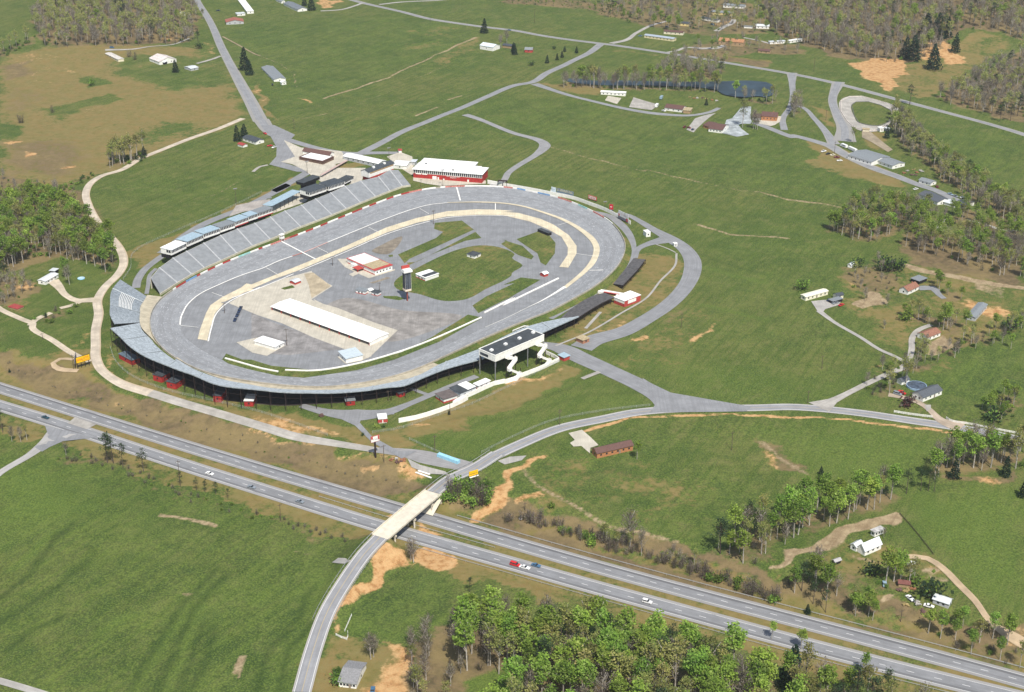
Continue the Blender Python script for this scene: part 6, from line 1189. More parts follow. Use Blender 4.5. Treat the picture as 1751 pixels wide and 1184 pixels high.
# turn two signs
r, W = billboard('red sign with white lettering standing alone in the field beyond turn two', 'g6 700,385', 'g6 830,425', 1.2, 3.2, mat('sign_red', (.50,.05,.05), .6), 2); MB().box(-W*.44, W*.44, -.2, -.16, 1.7, 4.0).build('white_field', mat('pinkish_white', (.68,.55,.53), .7), r); marks(r, -W*.38, W*.38, 2.3, 3.4, -.21, REDTRIM, 6, 7)
r, W = billboard('white scoreboard with blue shading behind the fence in turn one', 'g6 118,300', 'g6 190,318', 1.5, 5.2, mat('ice_white', (.62,.70,.75), .6), 2); marks(r, -W*.4, W*.4, 4.6, 5.5, -.16, mat('soft_blue', (.2,.36,.5), .7), 7, 4); MB().box(-W*.7, -W*.5, -.2, .1, 2, 4).build('side_panel', WHITE, r)
r, W = billboard('wide board of blurred yellow lettering over slate blue behind turn one', 'g6 205,315', 'g6 465,378', 1.0, 5.4, mat('slate_blue', (.14,.19,.24), .7), 4, None); marks(r, -W*.48, W*.47, 4.3, 6.2, -.16, mat('pale_yellow', (.60,.55,.36), .7), 8, 12); marks(r, -W*.45, W*.3, 1.6, 3.4, -.16, mat('dim_blue', (.22,.29,.33), .7), 9, 10)
r, W = billboard('narrow red sign on two legs in front of the fence', 'g6 1032,600', 'g6 1088,610', 3.6, 4.4, mat('sign_red2', (.50,.03,.04), .6), 2, None, WOODP); MB().box(-W*.3, W*.2, -.2, -.16, 5.6, 6.1).build('emblem', WHITE, r); MB().box(-W*.35, W*.35, .1, .3, 1.2, 3.5).build('lower_board', mat('dull_blue', (.16,.24,.32), .7), r)
r, W = billboard('grey-white advertising board with red corners at the end of the fence', 'g6 1172,690', 'g6 1328,765', 1.0, 6.8, mat('silver_sign', (.56,.56,.55), .6), 4); MB().box(-W/2, W/2, -.2, -.16, 1.0, 3.2).build('lower_panel', mat('slate_grey', (.13,.13,.16), .7), r); MB().box(-W*.47, -W*.36, -.22, -.16, 3.3, 5.2).build('red_mark', REDTRIM, r); MB().box(W*.30, W*.48, -.22, -.16, 1.2, 3.8).build('red_mark', REDTRIM, r); marks(r, -W*.2, W*.4, 5.0, 5.9, -.16, mat('rose_letter', (.5,.4,.4), .7), 10, 9)
p = wpt('f1 190,185'); gt = empty('timber_gantry', (p.x, p.y, p.z), -.15); tag(gt, 'dark timber platform on legs between the red building and the white fence', 'platform'); MB().box(-4, 4, -1.5, 1.5, 4.6, 5.0).build('deck', RUST, gt)
for x in (-3.8, .5, 3.8):
    for y in (-1.4, 1.4): MB().bar((x, y, -.2), (x, y, 4.6), .35).build('leg', RUST, gt)
# ------------------------------------------------------------ fences and walls
def wall_line(name, label, s, h, t, m, z=None, cat='wall', step=6):
    P = catmull(GQ(s), step); P[:,2] = H(P[:,0], P[:,1])-.2; return wall_strip(name, P, h+.2, t, [m], None, label, cat)
wall_line('white_fence', 'tall white board fence along the outside of turns one and two', 'f1 25,158 250,195 500,238 740,285 800,296 980,335 1150,395 1300,450 1470,535 1610,610', 3.0, .3, WP, cat='fence'); wall_line('white_fence', 'short white fence joining the red building to the timber platform', 'g5 1560,615 1751,650', 2.6, .3, WP, cat='fence')
wall_line('white_wall', 'long bright white wall curving from the ticket booth to the press box stairs', 'e8 440,448 600,418 700,390 820,350 940,305 1076,235 c2 1340,752 1500,672 1680,605 e3 540,968 760,880 1000,790 1300,655', 2.9, .4, WP); wall_line('white_wall', 'short white wall running back from the corner by the pale blue gate booth', 'e3 1300,650 1230,600 1110,545', 2.4, .4, WP)
def rail_fence(name, label, s, h=1.2, pm=WHITE, rails=3, gap=2.6, cat='fence', rw=.16, smooth=True, zl_=None):
    L_ = GQ(s) if isinstance(s, str) else s; P = rs(catmull(L_, 3), 400); d = np.linalg.norm(np.diff(P[:, :2], axis=0), axis=1).sum(); n = min(100, max(2, int(d/gap))); P = rs(P, n+1); r = empty(name, (0,0,0)); tag(r, label, cat)
    P[:,2] = H(P[:,0], P[:,1]) if zl_ is None else P[:,2]
    for q in P: MB().bar((q[0], q[1], q[2]-.2), (q[0], q[1], q[2]+h+.05), .18 if pm is WHITE else .12).build('post', pm, r)
    mb = MB()
    for i in range(n):
        for k in range(rails): z_ = h*(k+1)/rails-.08; mb.bar((P[i][0], P[i][1], P[i][2]+z_), (P[i+1][0], P[i+1][1], P[i+1][2]+z_), .06, rw)
    mb.build('rail', pm, r); return r
_p = GQ('f4 180,205 250,170 350,168 450,194 560,226 638,260 615,300 597,345 555,400 495,440 380,450 290,420 230,370 180,290 180,205'); wall_strip('kerb_wall', np.column_stack([_p[:,:2], H(_p[:,0], _p[:,1])]), .8, .5, [mat('dull_white', (.55,.5,.46), .8, .3, .8)], None, 'low wall round the outside of the small oval track', 'wall')
_p = GQ('f4 265,240 300,214 400,212 500,240 580,280 600,322 555,382 480,408 400,402 325,382 288,330 265,240'); wall_strip('kerb_wall', np.column_stack([_p[:,:2], H(_p[:,0], _p[:,1])]), .7, .5, [mat('dark_kerb', (.12,.12,.13), .8, .3, .8)], None, 'dark kerb round the grass inside the small oval track', 'wall')
rail_fence('board_fence', 'white board fence between the county road and the dark bush', 'h4 200,598 400,630 655,662', 1.5, rw=.32); rail_fence('board_fence', 'white board fence along the county road right of the sandy drive', 'h4 822,672 870,705 1100,745 1300,785 1550,832 1690,858', 1.4, rw=.28)
rail_fence('board_fence', 'white rail fence at the corner of the roadside house field', 'h5 120,388 290,455 285,350', 1.3, rw=.25); rail_fence('board_fence', 'white rail fence on the near field below the embankment', 'h5 245,330 340,110', 1.2, rw=.22)
GALV = mat('galvanised', (.42,.43,.44), .5, .1, .5, metal=.2)
def offset_line(P, d):
    T = np.gradient(P[:, :2], axis=0); T /= np.linalg.norm(T, axis=1)[:, None]; Q_ = P.copy(); Q_[:,0] += -T[:,1]*d; Q_[:,1] += T[:,0]*d; return Q_
NBf = catmull(NBW, 10); SBf = catmull(SBW, 10)
def between(P, x0, x1): return P[(P[:,0] > x0) & (P[:,0] < x1)]
bx = V3(741, 842, 0).x
rail_fence('guardrail', 'steel guardrail along the north side of the highway east of the bridge', offset_line(between(NBf, bx+2, 420), 9.2), .9, GALV, 1, 7, 'guardrail', rw=.4); rail_fence('guardrail', 'steel guardrail along the near side of the southern carriageway east of the bridge', offset_line(between(SBf, bx-10, 260), -8.6), .8, GALV, 1, 7, 'guardrail', rw=.3)
rail_fence('guardrail', 'short steel guardrail in the median beside the bridge pier', offset_line(between(SBf, bx-70, bx+30), 9.0), .8, GALV, 1, 5, 'guardrail', rw=.3)
CL = mat('chainlink', (.36,.38,.36), .7, .1, .6)
rail_fence('wire_fence', 'thin wire fence along the field behind the grandstand', 'b1 820,735 870,660 880,570 940,520 1100,445 1500,272 1740,155', 1.8, CL, 3, 6, rw=.07); rail_fence('wire_fence', 'thin wire fence between the white wall and the grass slope', 'e8 200,545 440,510 700,420 1000,320 c3 380,840 640,720 900,590 1000,540', 1.8, CL, 3, 6, rw=.07)
rail_fence('wire_fence', 'thin wire fence between the bleachers and the gravel road', 'c1 735,140 770,230 880,330 1100,420 1400,490 1700,560 e5 1300,690 1751,850', 1.8, CL, 3, 7, rw=.07); rail_fence('wire_fence', 'thin wire fence on the slope above the county road', 'c3 0,1060 200,1150', 1.6, CL, 3, 6, rw=.07); rail_fence('wire_fence', 'wire fence line along the green slope parallel to the county road', 'c3 480,1150 700,1040 960,935 1300,870 1600,835', 1.6, CL, 3, 8, rw=.06)
rail_fence('wire_fence', 'dark hedge-like fence between the ploughed strip and the right meadow', 'h2 700,0 800,110 900,230 1040,410', 1.2, WOODP, 3, 5, rw=.2)
# ------------------------------------------------------------ bridge
dk = [V3(*q, 0.75) for q in Q('d2 680,365 960,130')]; a, b = dk; d = b-a; d.z = 0; Lb = d.length; mid = (a+b)/2; 
br = empty('overpass_bridge', (mid.x, mid.y, 0), math.atan2(d.y, d.x)); tag(br, 'pale concrete road bridge crossing both carriageways of the highway', 'bridge')
BC = mat('bridge_concrete', (.60,.55,.45), .85, .1, .3); W2 = 5.1
def arc(x): return .75+.35*(1-(2*x/Lb)**2)
prof = [(x, arc(x)) for x in np.linspace(-Lb/2, Lb/2, 13)]; mb = MB(); mb.prism([(x, z) for x, z in prof]+[(x, z-.45) for x, z in reversed(prof)], -W2, W2); mb.build('deck', BC, br)
for s_ in (-1, 1):
    mb = MB(); mb.prism([(x, z+.85) for x, z in prof]+[(x, z+.01) for x, z in reversed(prof)], s_*W2-.18, s_*W2+.18); mb.build('parapet', BC, br)
for y in (-4, -1.4, 1.4, 4): MB().prism([(x, z-.46) for x, z in prof]+[(x, z-1.6) for x, z in reversed(prof)], y-.25, y+.25).build('girder', mat('girder_paint', (.06,.06,.07), .8), br)
for x in (-Lb*.36, 0.0, Lb*.34):
    mb = MB().box(x-.6, x+.6, -4.8, 4.8, -2.0, -.95)
    mb.build('pier_cap', BC, br)
    for y in (-4, 0, 4): MB().cyl((x, y, HZ-.5), (x, y, -2.0), .5, .5, 10).build('pier', BC, br)
for s_ in (-1, 1): MB().box(s_*(Lb/2-.6)-.6, s_*(Lb/2-.6)+.6, -5.4, 5.4, -4.5, .2).build('abutment', BC, br)
sl = MB(); sl.add([(Lb/2-1, -6.2, -.8), (Lb/2-1, 6.2, -.8), (Lb/2-11, 6.2, -6.2), (Lb/2-11, -6.2, -6.2)], [(0,1,2,3)]); sl.build('paved_slope', BC, br)
for k, (P_, lab) in enumerate(((APS, 'left'), (APN, 'right'))):
    for sd in (-1, 1):
        Q_ = catmull(P_, 6); Q_ = Q_[-11:] if k == 0 else Q_[:10]; Q_ = offset_line(Q_, 5.2*sd); rail_fence('guardrail', f'steel guardrail on the {"west" if sd > 0 else "east"} shoulder of the road {"south" if k == 0 else "north"} of the bridge', Q_, .9, GALV, 1, 4, 'guardrail', rw=.35, zl_=1)
# junk piles in yards: small crates and scrap
JM = [mat('scrap_a', (.28,.13,.07), .8, .3, 1), mat('scrap_b', (.38,.36,.34), .7, .3, 1), mat('scrap_c', (.12,.07,.06), .8, .3, 1), mat('scrap_y', (.30,.23,.10), .7, .2, 1)]
JL = ['rusty orange', 'faded white', 'dark brown', 'dull yellow']
JP = [('f4', 690, 790), ('f4', 720, 770), ('f4', 750, 805), ('f4', 770, 762), ('f4', 800, 785), ('f4', 830, 775), ('f4', 790, 805), ('f3', 170, 320), ('f3', 230, 340), ('f3', 280, 335), ('f3', 360, 330), ('f3', 420, 350), ('f3', 500, 365), ('f3', 570, 380), ('h2', 700, 770), ('h2', 760, 775), ('h2', 830, 755), ('h2', 880, 905), ('h2', 930, 985), ('h2', 770, 925), ('e8', 375, 790), ('e8', 410, 785), ('e8', 440, 815), ('e8', 480, 850), ('e8', 485, 800), ('f7', 740, 520), ('c2', 460, 825)]
for k, (f_, x, y) in enumerate(JP):
    p = wpt(f'{f_} {x},{y}'); rr = random.Random(k); i = k % 4; o = empty('scrap_pile', p, rr.uniform(0, 3)); tag(o, f'small {JL[i]} heap of scrap '+{'f4': 'in the junk yard beside the farm road', 'f3': 'in the yard in front of the pond', 'h2': 'between the tin house and the red roofed shack', 'e8': 'on the dirt shoulder near the tall sign', 'f7': 'beside the brush above the highway', 'c2': 'beside the inner lane mouth'}[f_], 'scrap', 'scrap heaps in yards and on verges'); mb = MB()
    for _ in range(7): X, Y, s_ = rr.uniform(-1.4, 1.4), rr.uniform(-1.2, 1.2), rr.uniform(.3, .9); mb.box(-s_, s_, -s_*.6, s_*.6, 0, s_*.9, 0, Matrix.Translation((X, Y, rr.uniform(0, .5))) @ Matrix.Rotation(rr.uniform(0, 3), 4, 'Z') @ Matrix.Rotation(rr.uniform(-.4, .4), 4, 'X'))
    mb.build('junk', JM[i], o)
GROUND_ME = ground.data
# ------------------------------------------------------------ trees
def leafmat(name, c, rnd=.32, tr=.46):
    m = mat(name, c, .9, .22, .5, rnd=rnd, spec=.1); nt = m.node_tree; N = nt.nodes; L = nt.links; b = N['Principled BSDF']
    if tr > 0 and 'mix' not in N:
        t = N.new('ShaderNodeBsdfTranslucent'); x = N.new('ShaderNodeMixShader'); x.name = 'mix'; x.inputs[0].default_value = tr
        L.new(b.inputs['Base Color'].links[0].from_socket, t.inputs[0]); L.new(b.outputs[0], x.inputs[1]); L.new(t.outputs[0], x.inputs[2]); L.new(x.outputs[0], N['Material Output'].inputs[0])
    return m
LG1 = leafmat('spring_leaves', (.260,.385,.065)); LG2 = leafmat('spring_leaves_deep', (.175,.275,.052)); LG3 = leafmat('spring_leaves_pale', (.32,.42,.11))
LO1 = leafmat('olive_buds', (.275,.295,.090)); LO2 = leafmat('olive_buds_deep', (.180,.200,.068)); LO3 = leafmat('olive_buds_pale', (.37,.35,.13))
LP1 = leafmat('pine_needles', (.062,.100,.045), .15); LP2 = leafmat('pine_needles_dark', (.030,.055,.030), .15); LP3 = leafmat('pine_needles_light', (.10,.15,.055), .15)
LC1 = leafmat('cedar_leaves', (.034,.066,.038), .15); LC2 = leafmat('cedar_leaves_dark', (.017,.038,.024), .15)
LB1 = leafmat('bare_twigs', (.235,.200,.170)); LB2 = leafmat('bare_twigs_dark', (.15,.125,.11)); LB3 = leafmat('bud_haze', (.235,.225,.11)); LR = leafmat('plum_leaves', (.11,.05,.05))
BK = mat('tree_bark', (.36,.33,.29), .95, .25, .8, rnd=.2); BKD = mat('dark_bark', (.075,.06,.05), .95, .25, .8, rnd=.2)
def quad(mb, c, s, rr, mi, up=.5, asp=1.0):
    n = Vector((rr.gauss(0,1), rr.gauss(0,1), rr.gauss(0,1)+up)).normalized(); t = n.orthogonal().normalized(); t.rotate(Matrix.Rotation(rr.uniform(0, 6.28), 3, n)); b_ = n.cross(t)
    a = s*asp; v = [c-t*s-b_*a*.5, c+t*s*.2-b_*a, c+t*s+b_*a*.3, c-t*s*.1+b_*a]
    mb.add(v, [(0,1,2,3)], mi)
def crown_mesh(kind, seed):
    rr = random.Random(seed); mb = MB(); tk = MB()
    if kind in ('leafy', 'olive'):
        Hh = 20; cz = 13.8; rx = rr.uniform(2.9, 4.2); rz_ = 5.6; nclump = 30 if kind == 'leafy' else 28; per = 30 if kind == 'leafy' else 18
        tk.cyl((0,0,-1), (rr.uniform(-.4,.4), rr.uniform(-.4,.4), 15), .30, .12, 6)
        for k in range(nclump):
            th = rr.uniform(0, 6.28); ph = rr.uniform(-1, 1); q = rr.uniform(.15, 1)**.6*(1-.25*max(0, ph))*rr.uniform(.75, 1.2)
            w = math.sqrt(1-ph*ph); c = Vector((math.cos(th)*w*rx*q, math.sin(th)*w*rx*q, cz+ph*rz_*q+rr.uniform(-.5,.5)))
            cr = rr.uniform(.8, 1.7); dk_ = rr.random()
            if k < 12: tk.bar((0,0,max(5, c.z-4)), c, .13)
            for _ in range(per):
                d = Vector((rr.gauss(0,1), rr.gauss(0,1), rr.gauss(0,.75))).normalized()*cr*rr.uniform(.4, 1.25)
                mi = (0 if dk_ < .55 else 1 if dk_ < .8 else 2); 
                if rr.random() < .2: mi = rr.randrange(3)
                quad(mb, c+d, rr.uniform(.22, .46)*(1 if kind == 'leafy' else .85), rr, mi, 1.1)
    elif kind == 'bare':
        tk.cyl((0,0,-1), (0,0,13), .26, .09, 6)
        for k in range(26):
            z0 = rr.uniform(4, 12.5); th = rr.uniform(0, 6.28); L_ = rr.uniform(2.5, 5.5)*(1.2-z0/22); b_ = Vector((math.cos(th)*L_*.65, math.sin(th)*L_*.65, z0+L_*.95)); tk.bar((0,0,z0), b_, .10)
            for _ in range(19):
                t = rr.uniform(.3, 1.1); c = Vector((0,0,z0)).lerp(b_, t)+Vector((rr.gauss(0,.8), rr.gauss(0,.8), rr.gauss(0,.7)))
                d = Vector((rr.gauss(0,.5), rr.gauss(0,.5), rr.uniform(.4, 1.2))).normalized(); l_ = rr.uniform(.7, 1.6); s_ = d.orthogonal().normalized()*rr.uniform(.04, .09)
                mb.add([c-s_, c+s_, c+d*l_], [(0,1,2)], 0 if rr.random() < .6 else 1)
                if rr.random() < .45: quad(mb, c+d*l_*.8, rr.uniform(.14, .32), rr, rr.choice([0, 2]), .8)
    elif kind == 'pine':
        tk.cyl((0,0,-1), (rr.uniform(-.5,.5), 0, 17.5), .28, .10, 6)
        for k in range(20):
            z0 = rr.uniform(8.5, 18.2); th = rr.uniform(0, 6.28); R_ = (19.5-z0)*.36+.7; c = Vector((math.cos(th)*R_*rr.uniform(.4,1), math.sin(th)*R_*rr.uniform(.4,1), z0)); tk.bar((0,0,z0-.6), c, .09)
            for _ in range(24): quad(mb, c+Vector((rr.gauss(0,.75), rr.gauss(0,.75), rr.gauss(0,.38))), rr.uniform(.22, .45), rr, 0 if rr.random() < .5 else (1 if rr.random() < .7 else 2), 1.2, .6)
    elif kind == 'cedar':
        tk.cyl((0,0,-.6), (0,0,10), .28, .08, 6)
        for k in range(620):
            z0 = 12*(1-rr.random()**.62)*1.0+.5; R_ = 3.5*(1-z0/13.2)**.8*rr.uniform(.6, 1.08)*(1+.18*math.sin(k*1.7)); th = rr.uniform(0, 6.28)
            quad(mb, Vector((math.cos(th)*R_, math.sin(th)*R_, z0)), rr.uniform(.3, .6), rr, 0 if rr.random() < .6 else 1, .8, .7)
    elif kind == 'bush':
        for k in range(4): th = rr.uniform(0, 6.28); tk.bar((0,0,-.2), (math.cos(th), math.sin(th), 1.6), .12)
        for k in range(9):
            th = rr.uniform(0, 6.28); q = rr.uniform(0, 1.5); c = Vector((math.cos(th)*q, math.sin(th)*q, rr.uniform(.7, 2.3)))
            for _ in range(22): quad(mb, c+Vector((rr.gauss(0,.6), rr.gauss(0,.6), rr.gauss(0,.5))), rr.uniform(.16, .34), rr, rr.choice([0,0,1,2]), .6)
    elif kind == 'brush':
        for k in range(9):
            th = rr.uniform(0, 6.28); q = rr.uniform(0, 1.6); a = Vector((math.cos(th)*q*.5, math.sin(th)*q*.5, -.2)); b_ = Vector((math.cos(th)*q*1.2, math.sin(th)*q*1.2, rr.uniform(2.0, 4.5))); tk.bar(a, b_, .07)
            for _ in range(26):
                c = a.lerp(b_, rr.uniform(.3, 1.05))+Vector((rr.gauss(0,.45), rr.gauss(0,.45), rr.gauss(0,.4)))
                if rr.random() < .55: quad(mb, c, rr.uniform(.10, .24), rr, rr.choice([0,1,2]), .4)
                else:
                    d = Vector((rr.gauss(0,.5), rr.gauss(0,.5), 1)).normalized(); s_ = d.orthogonal().normalized()*.05; mb.add([c-s_, c+s_, c+d*.9], [(0,1,2)], 0)
    return mb, tk
KM = {'leafy': [LG1, LG2, LG3], 'olive': [LO1, LO2, LO3], 'bare': [LB1, LB2, LB3], 'pine': [LP1, LP2, LP3], 'cedar': [LC1, LC2], 'bush': [LG2, LG1, LP3], 'brush': [LB1, LB2, LO2], 'plum': [LR, LB2, LR], 'darkbush': [LP1, LP2, LG2], 'limebush': [LG3, LG1, LG1]}
KN = {'leafy': 'leafy_tree', 'olive': 'budding_tree', 'bare': 'bare_tree', 'pine': 'pine_tree', 'cedar': 'cedar_tree', 'bush': 'bush', 'brush': 'thicket_bush', 'plum': 'plum_bush', 'darkbush': 'evergreen_bush', 'limebush': 'round_bush'}
PROTO = {}; USED = {}
def protos(kind):
    if kind in PROTO: return PROTO[kind]
    out = []; base = {'plum': 'bush', 'darkbush': 'bush', 'limebush': 'bush'}.get(kind, kind)
    for s in range(5 if kind in ('leafy', 'olive', 'bare') else 3):
        mb, tk = crown_mesh(base, 100*len(PROTO)+s); r = empty(KN[kind], (0, 0, 0))
        cr = mb.build('crown', KM[kind], r); tr = tk.build('trunk' if kind not in ('bush', 'brush', 'plum', 'darkbush', 'limebush') else 'stems', BK if kind in ('leafy', 'olive', 'bare') else BKD, r)
        out.append([r, cr, tr, False])
    PROTO[kind] = out; return out
TREECOUNT = {}
def plant(kind, x, y, s, label, group, rr, z=None):
    P = protos(kind); k = rr.randrange(len(P)); pr_ = P[k]; TREECOUNT[kind] = TREECOUNT.get(kind, 0)+1
    if not pr_[3]: r = pr_[0]; pr_[3] = True
    else:
        r = pr_[0].copy(); C.objects.link(r)
        for ch in (pr_[1], pr_[2]): c = ch.copy(); C.objects.link(c); c.parent = r
    r.location = (x, y, hz(x, y) if z is None else z); r.rotation_euler = (rr.uniform(-.04, .04), rr.uniform(-.04, .04), rr.uniform(0, 6.28)); w = rr.uniform(.85, 1.15); r.scale = (s*w, s*w, s)
    r['label'] = label; r['category'] = 'tree' if kind not in ('bush', 'brush', 'plum', 'darkbush', 'limebush') else 'bush'
    if group: r['group'] = group
    elif 'group' in r: del r['group']
    return r
KW = {'leafy': 'spring green leafy tree', 'olive': 'olive budding tree', 'bare': 'bare grey brown tree', 'pine': 'tall dark pine', 'cedar': 'dark cone shaped evergreen', 'bush': 'green bush', 'brush': 'brown twiggy bush', 'darkbush': 'dark evergreen bush', 'plum': 'purple brown bush', 'limebush': 'bright round bush'}
def wood(where, poly, spacing, mix, seed, hmul=1.0, limit=None):
    P = GQ(poly); rr = random.Random(seed); pts = []
    area('leaf', poly, .62, 14)
    if any(k in ('leafy', 'olive') for k, w in mix) and not any(k in ('bush', 'brush') for k, w in mix): tw = sum(w for k, w in mix); mix = mix+[('bush', tw*.16), ('brush', tw*.07)]
    x0, x1, y0, y1 = P[:,0].min(), P[:,0].max(), P[:,1].min(), P[:,1].max()
    if (x1-x0)*(y1-y0) <= 0: return
    nx = int((x1-x0)/spacing)+1; ny = int((y1-y0)/spacing)+1
    X = []; Y = []
    for i in range(nx):
        for j in range(ny): X.append(x0+(i+rr.uniform(.05, .95))*spacing); Y.append(y0+(j+rr.uniform(.05, .95))*spacing)
    X = np.array(X); Y = np.array(Y); m = inside(X, Y, P); X, Y = X[m], Y[m]; Z = H(X, Y); kinds = [k for k, w in mix]; ws = [w for k, w in mix]
    for x, y, z in sorted(zip(X, Y, Z), key=lambda t: t[1]):
        k = rr.choices(kinds, ws)[0]; pts.append((k, x, y, z, rr.uniform(.72, 1.12)*hmul))
    return (where, pts, rr)
WOODS = []
def W_(*a, **k): WOODS.append(wood(*a, **k))
W_('in the wood south of the highway', 'P 765,1085 800,1062 860,1060 900,1075 1000,1090 1100,1112 1200,1132 1300,1155 1340,1185 1400,1250 1420,1330 760,1330 880,1200 905,1165 800,1150 770,1130', 6.6, [('leafy', 7), ('bare', 3), ('pine', 1.2), ('olive', 3)], 1, hmul=1.28)
W_('at the west edge of the wood south of the highway', 'P 690,1105 740,1085 790,1100 800,1150 770,1160 780,1200 690,1230', 8, [('bare', 7), ('brush', 2), ('olive', 1)], 2, hmul=.85)
W_('at the bottom right below the highway', 'P 1325,1160 1400,1172 1500,1200 1600,1235 1600,1330 1400,1330', 6.6, [('olive', 4), ('leafy', 4), ('bare', 2), ('pine', 1)], 3, hmul=1.15)
W_('in the tree belt below the brick house field', 'P 1200,955 1300,968 1345,930 1440,895 1530,862 1535,838 1450,848 1350,880 1250,925 1195,940', 6.4, [('leafy', 7), ('olive', 2.5), ('bare', 2), ('pine', .8)], 4, hmul=1.1)
W_('in the tree belt below the county road', 'P 1590,828 1650,812 1751,800 1760,775 1700,765 1650,772 1600,800', 6.0, [('bare', 4), ('olive', 3), ('leafy', 2)], 5, hmul=1.15)
W_('in the grove between the highway and the white metal barn', 'P 1325,1015 1420,1052 1440,1020 1400,985 1345,990', 6, [('leafy', 5), ('bare', 1), ('pine', 1)], 6, hmul=1.05)
W_('beside the highway below the soil plot', 'P 1440,1052 1500,1072 1515,1050 1470,1030', 5.5, [('leafy', 3), ('olive', 2), ('darkbush', 1)], 7, hmul=.8)
W_('in the thicket right of the tin roofed house', 'P 1575,1090 1640,1115 1751,1145 1760,1110 1700,1085 1640,1060 1590,1060', 6, [('leafy', 5), ('olive', 2), ('bush', 2), ('brush', 2)], 8, hmul=.85)
W_('in the creek wood right of the big field', 'P 1400,398 1425,400 1470,415 1500,415 1540,395 1560,400 1600,415 1600,380 1570,360 1500,345 1450,370', 6.3, [('leafy', 4), ('olive', 4), ('bare', 3), ('pine', .8)], 9, hmul=1.0)
W_('on the brown slope above the orange track', 'P 1540,425 1600,440 1700,470 1760,480 1760,410 1660,400 1600,395', 7.4, [('bare', 4), ('olive', 3), ('leafy', 3)], 10, hmul=.95)
W_('in the wood behind the orange track', 'P 1600,375 1760,425 1760,395 1640,355', 9, [('leafy', 5), ('bare', 2), ('olive', 2)], 11, hmul=.85)
W_('in the belt between the farm road and the right hand meadow', 'P 1525,225 1550,250 1600,300 1660,350 1751,400 1760,370 1720,350 1660,310 1600,265 1555,225', 6.6, [('olive', 6), ('bare', 4), ('pine', .6), ('leafy', 1)], 12, hmul=1.05)
W_('on the near bank of the pond', 'a3 1420,668 1600,662 1751,672 a4 60,668 100,640 120,680 40,700 a3 1600,690', 8, [('olive', 4), ('bare', 3), ('bush', 2)], 132, hmul=.9)
W_('on the bank above the ridge side of the pond', 'P 1120,128 1230,138 1240,120 1150,108', 7.5, [('bare', 5), ('olive', 3), ('pine', 1)], 131, hmul=1.0)
W_('between the pond and the farm road', 'a3 360,585 700,600 1000,606 1240,612 1400,622 1410,600 1000,580 600,572 370,556', 6.2, [('leafy', 3), ('olive', 5), ('bare', 4)], 13, hmul=1.25)
W_('on the hill above the ridge road', 'P 1040,30 1100,45 1160,60 1230,55 1320,60 1330,20 1250,-5 1100,-5 1000,5', 14.5, [('olive', 5), ('bare', 4), ('leafy', 1.5), ('pine', .9)], 14, hmul=1.1)
W_('in the yards below the hill houses', 'P 1150,95 1230,105 1290,92 1380,95 1370,75 1280,68 1180,75', 19, [('bare', 4), ('olive', 4), ('leafy', 1)], 15, hmul=.8)
W_('in the brown wood beside the north road', 'P 75,82 200,80 330,74 338,30 330,-20 90,-20 55,40', 9.5, [('bare', 5), ('olive', 6), ('leafy', .3), ('pine', .3)], 16, hmul=1.25)
W_('in the west wood beside the gravel road', 'P -20,350 60,335 130,368 190,410 198,450 190,470 120,445 60,440 -20,480', 6, [('leafy', 6), ('olive', 3), ('bare', 2)], 17, hmul=1.1)
W_('at the left edge above the west lane', 'P -20,480 50,470 70,495 20,520 -20,530', 7, [('bare', 4), ('olive', 2)], 18, hmul=.7)
W_('in the scrub below the tan field', 'P -20,300 50,305 140,330 120,345 40,330 -20,345', 9, [('brush', 4), ('bare', 2), ('bush', 2)], 19, hmul=.7)
W_('on the dark forest hill', 'P 1325,60 1440,98 1520,108 1600,95 1650,52 1700,52 1760,75 1760,-30 1280,-30', 10.0, [('bare', 7), ('olive', 3.5), ('leafy', .5), ('pine', .9)], 20, hmul=1.25)
W_('in the forest left of the hill clearing', 'P 1320,55 1440,96 1440,60 1310,20', 8, [('bare', 1)], 201, hmul=.7)
W_('on the wooded slope by the right end of the ridge road', 'P 1600,172 1640,185 1700,200 1751,200 1765,180 1765,85 1700,112 1650,145', 9, [('bare', 7), ('olive', 3), ('pine', .5)], 21, hmul=1.15)
W_('in the brush strip north of the highway', 'P 845,892 900,895 1000,930 1200,990 1345,1040 1340,1018 1200,972 1000,912 900,882', 3.8, [('brush', 8), ('bush', 2), ('bare', .3)], 22, hmul=1.45)
W_('in the low trees above the highway brush', 'P 1000,925 1190,978 1200,965 1010,910', 5, [('olive', 3), ('bare', 3)], 23, hmul=.6)
W_('on the bank beside the bridge', 'P 752,868 800,870 845,862 830,835 790,828 760,840', 3.8, [('bush', 5), ('brush', 2), ('limebush', 1)], 24, hmul=2.1)
W_('at the ditch of the near field', 'P 90,790 180,800 330,862 440,890 600,930 610,920 440,875 300,835 200,785 110,775', 6, [('brush', 5), ('bush', 2)], 25, hmul=.65)
W_('on the brown bank between highway and service road', 'P 0,615 150,668 420,745 680,818 700,845 420,772 150,685 0,632', 7.5, [('brush', 3), ('bush', 1)], 26, hmul=.34)
W_('in the scrub around the brick ended house', 'P 1440,470 1500,450 1560,480 1480,520', 9, [('brush', 3), ('bare', 3), ('bush', 2), ('olive', 1)], 27, hmul=.65)
W_('along the hedge below the farmsteads', 'P 1480,660 1560,640 1640,610 1751,560 1751,545 1640,590 1560,615 1500,635', 6.4, [('olive', 4), ('brush', 3), ('bush', 2), ('leafy', 2), ('bare', 2)], 28, hmul=.72)
W_('along the top edge of the meadow', 'P 850,5 1000,18 1090,40 1100,25 1000,0 870,-8', 9, [('leafy', 3), ('bush', 3), ('olive', 2)], 29, hmul=.5)
W_('at the left edge beside the tan field', 'P -20,108 30,88 60,74 60,62 -20,92', 7, [('bush', 5), ('olive', 1)], 30, hmul=1.1)
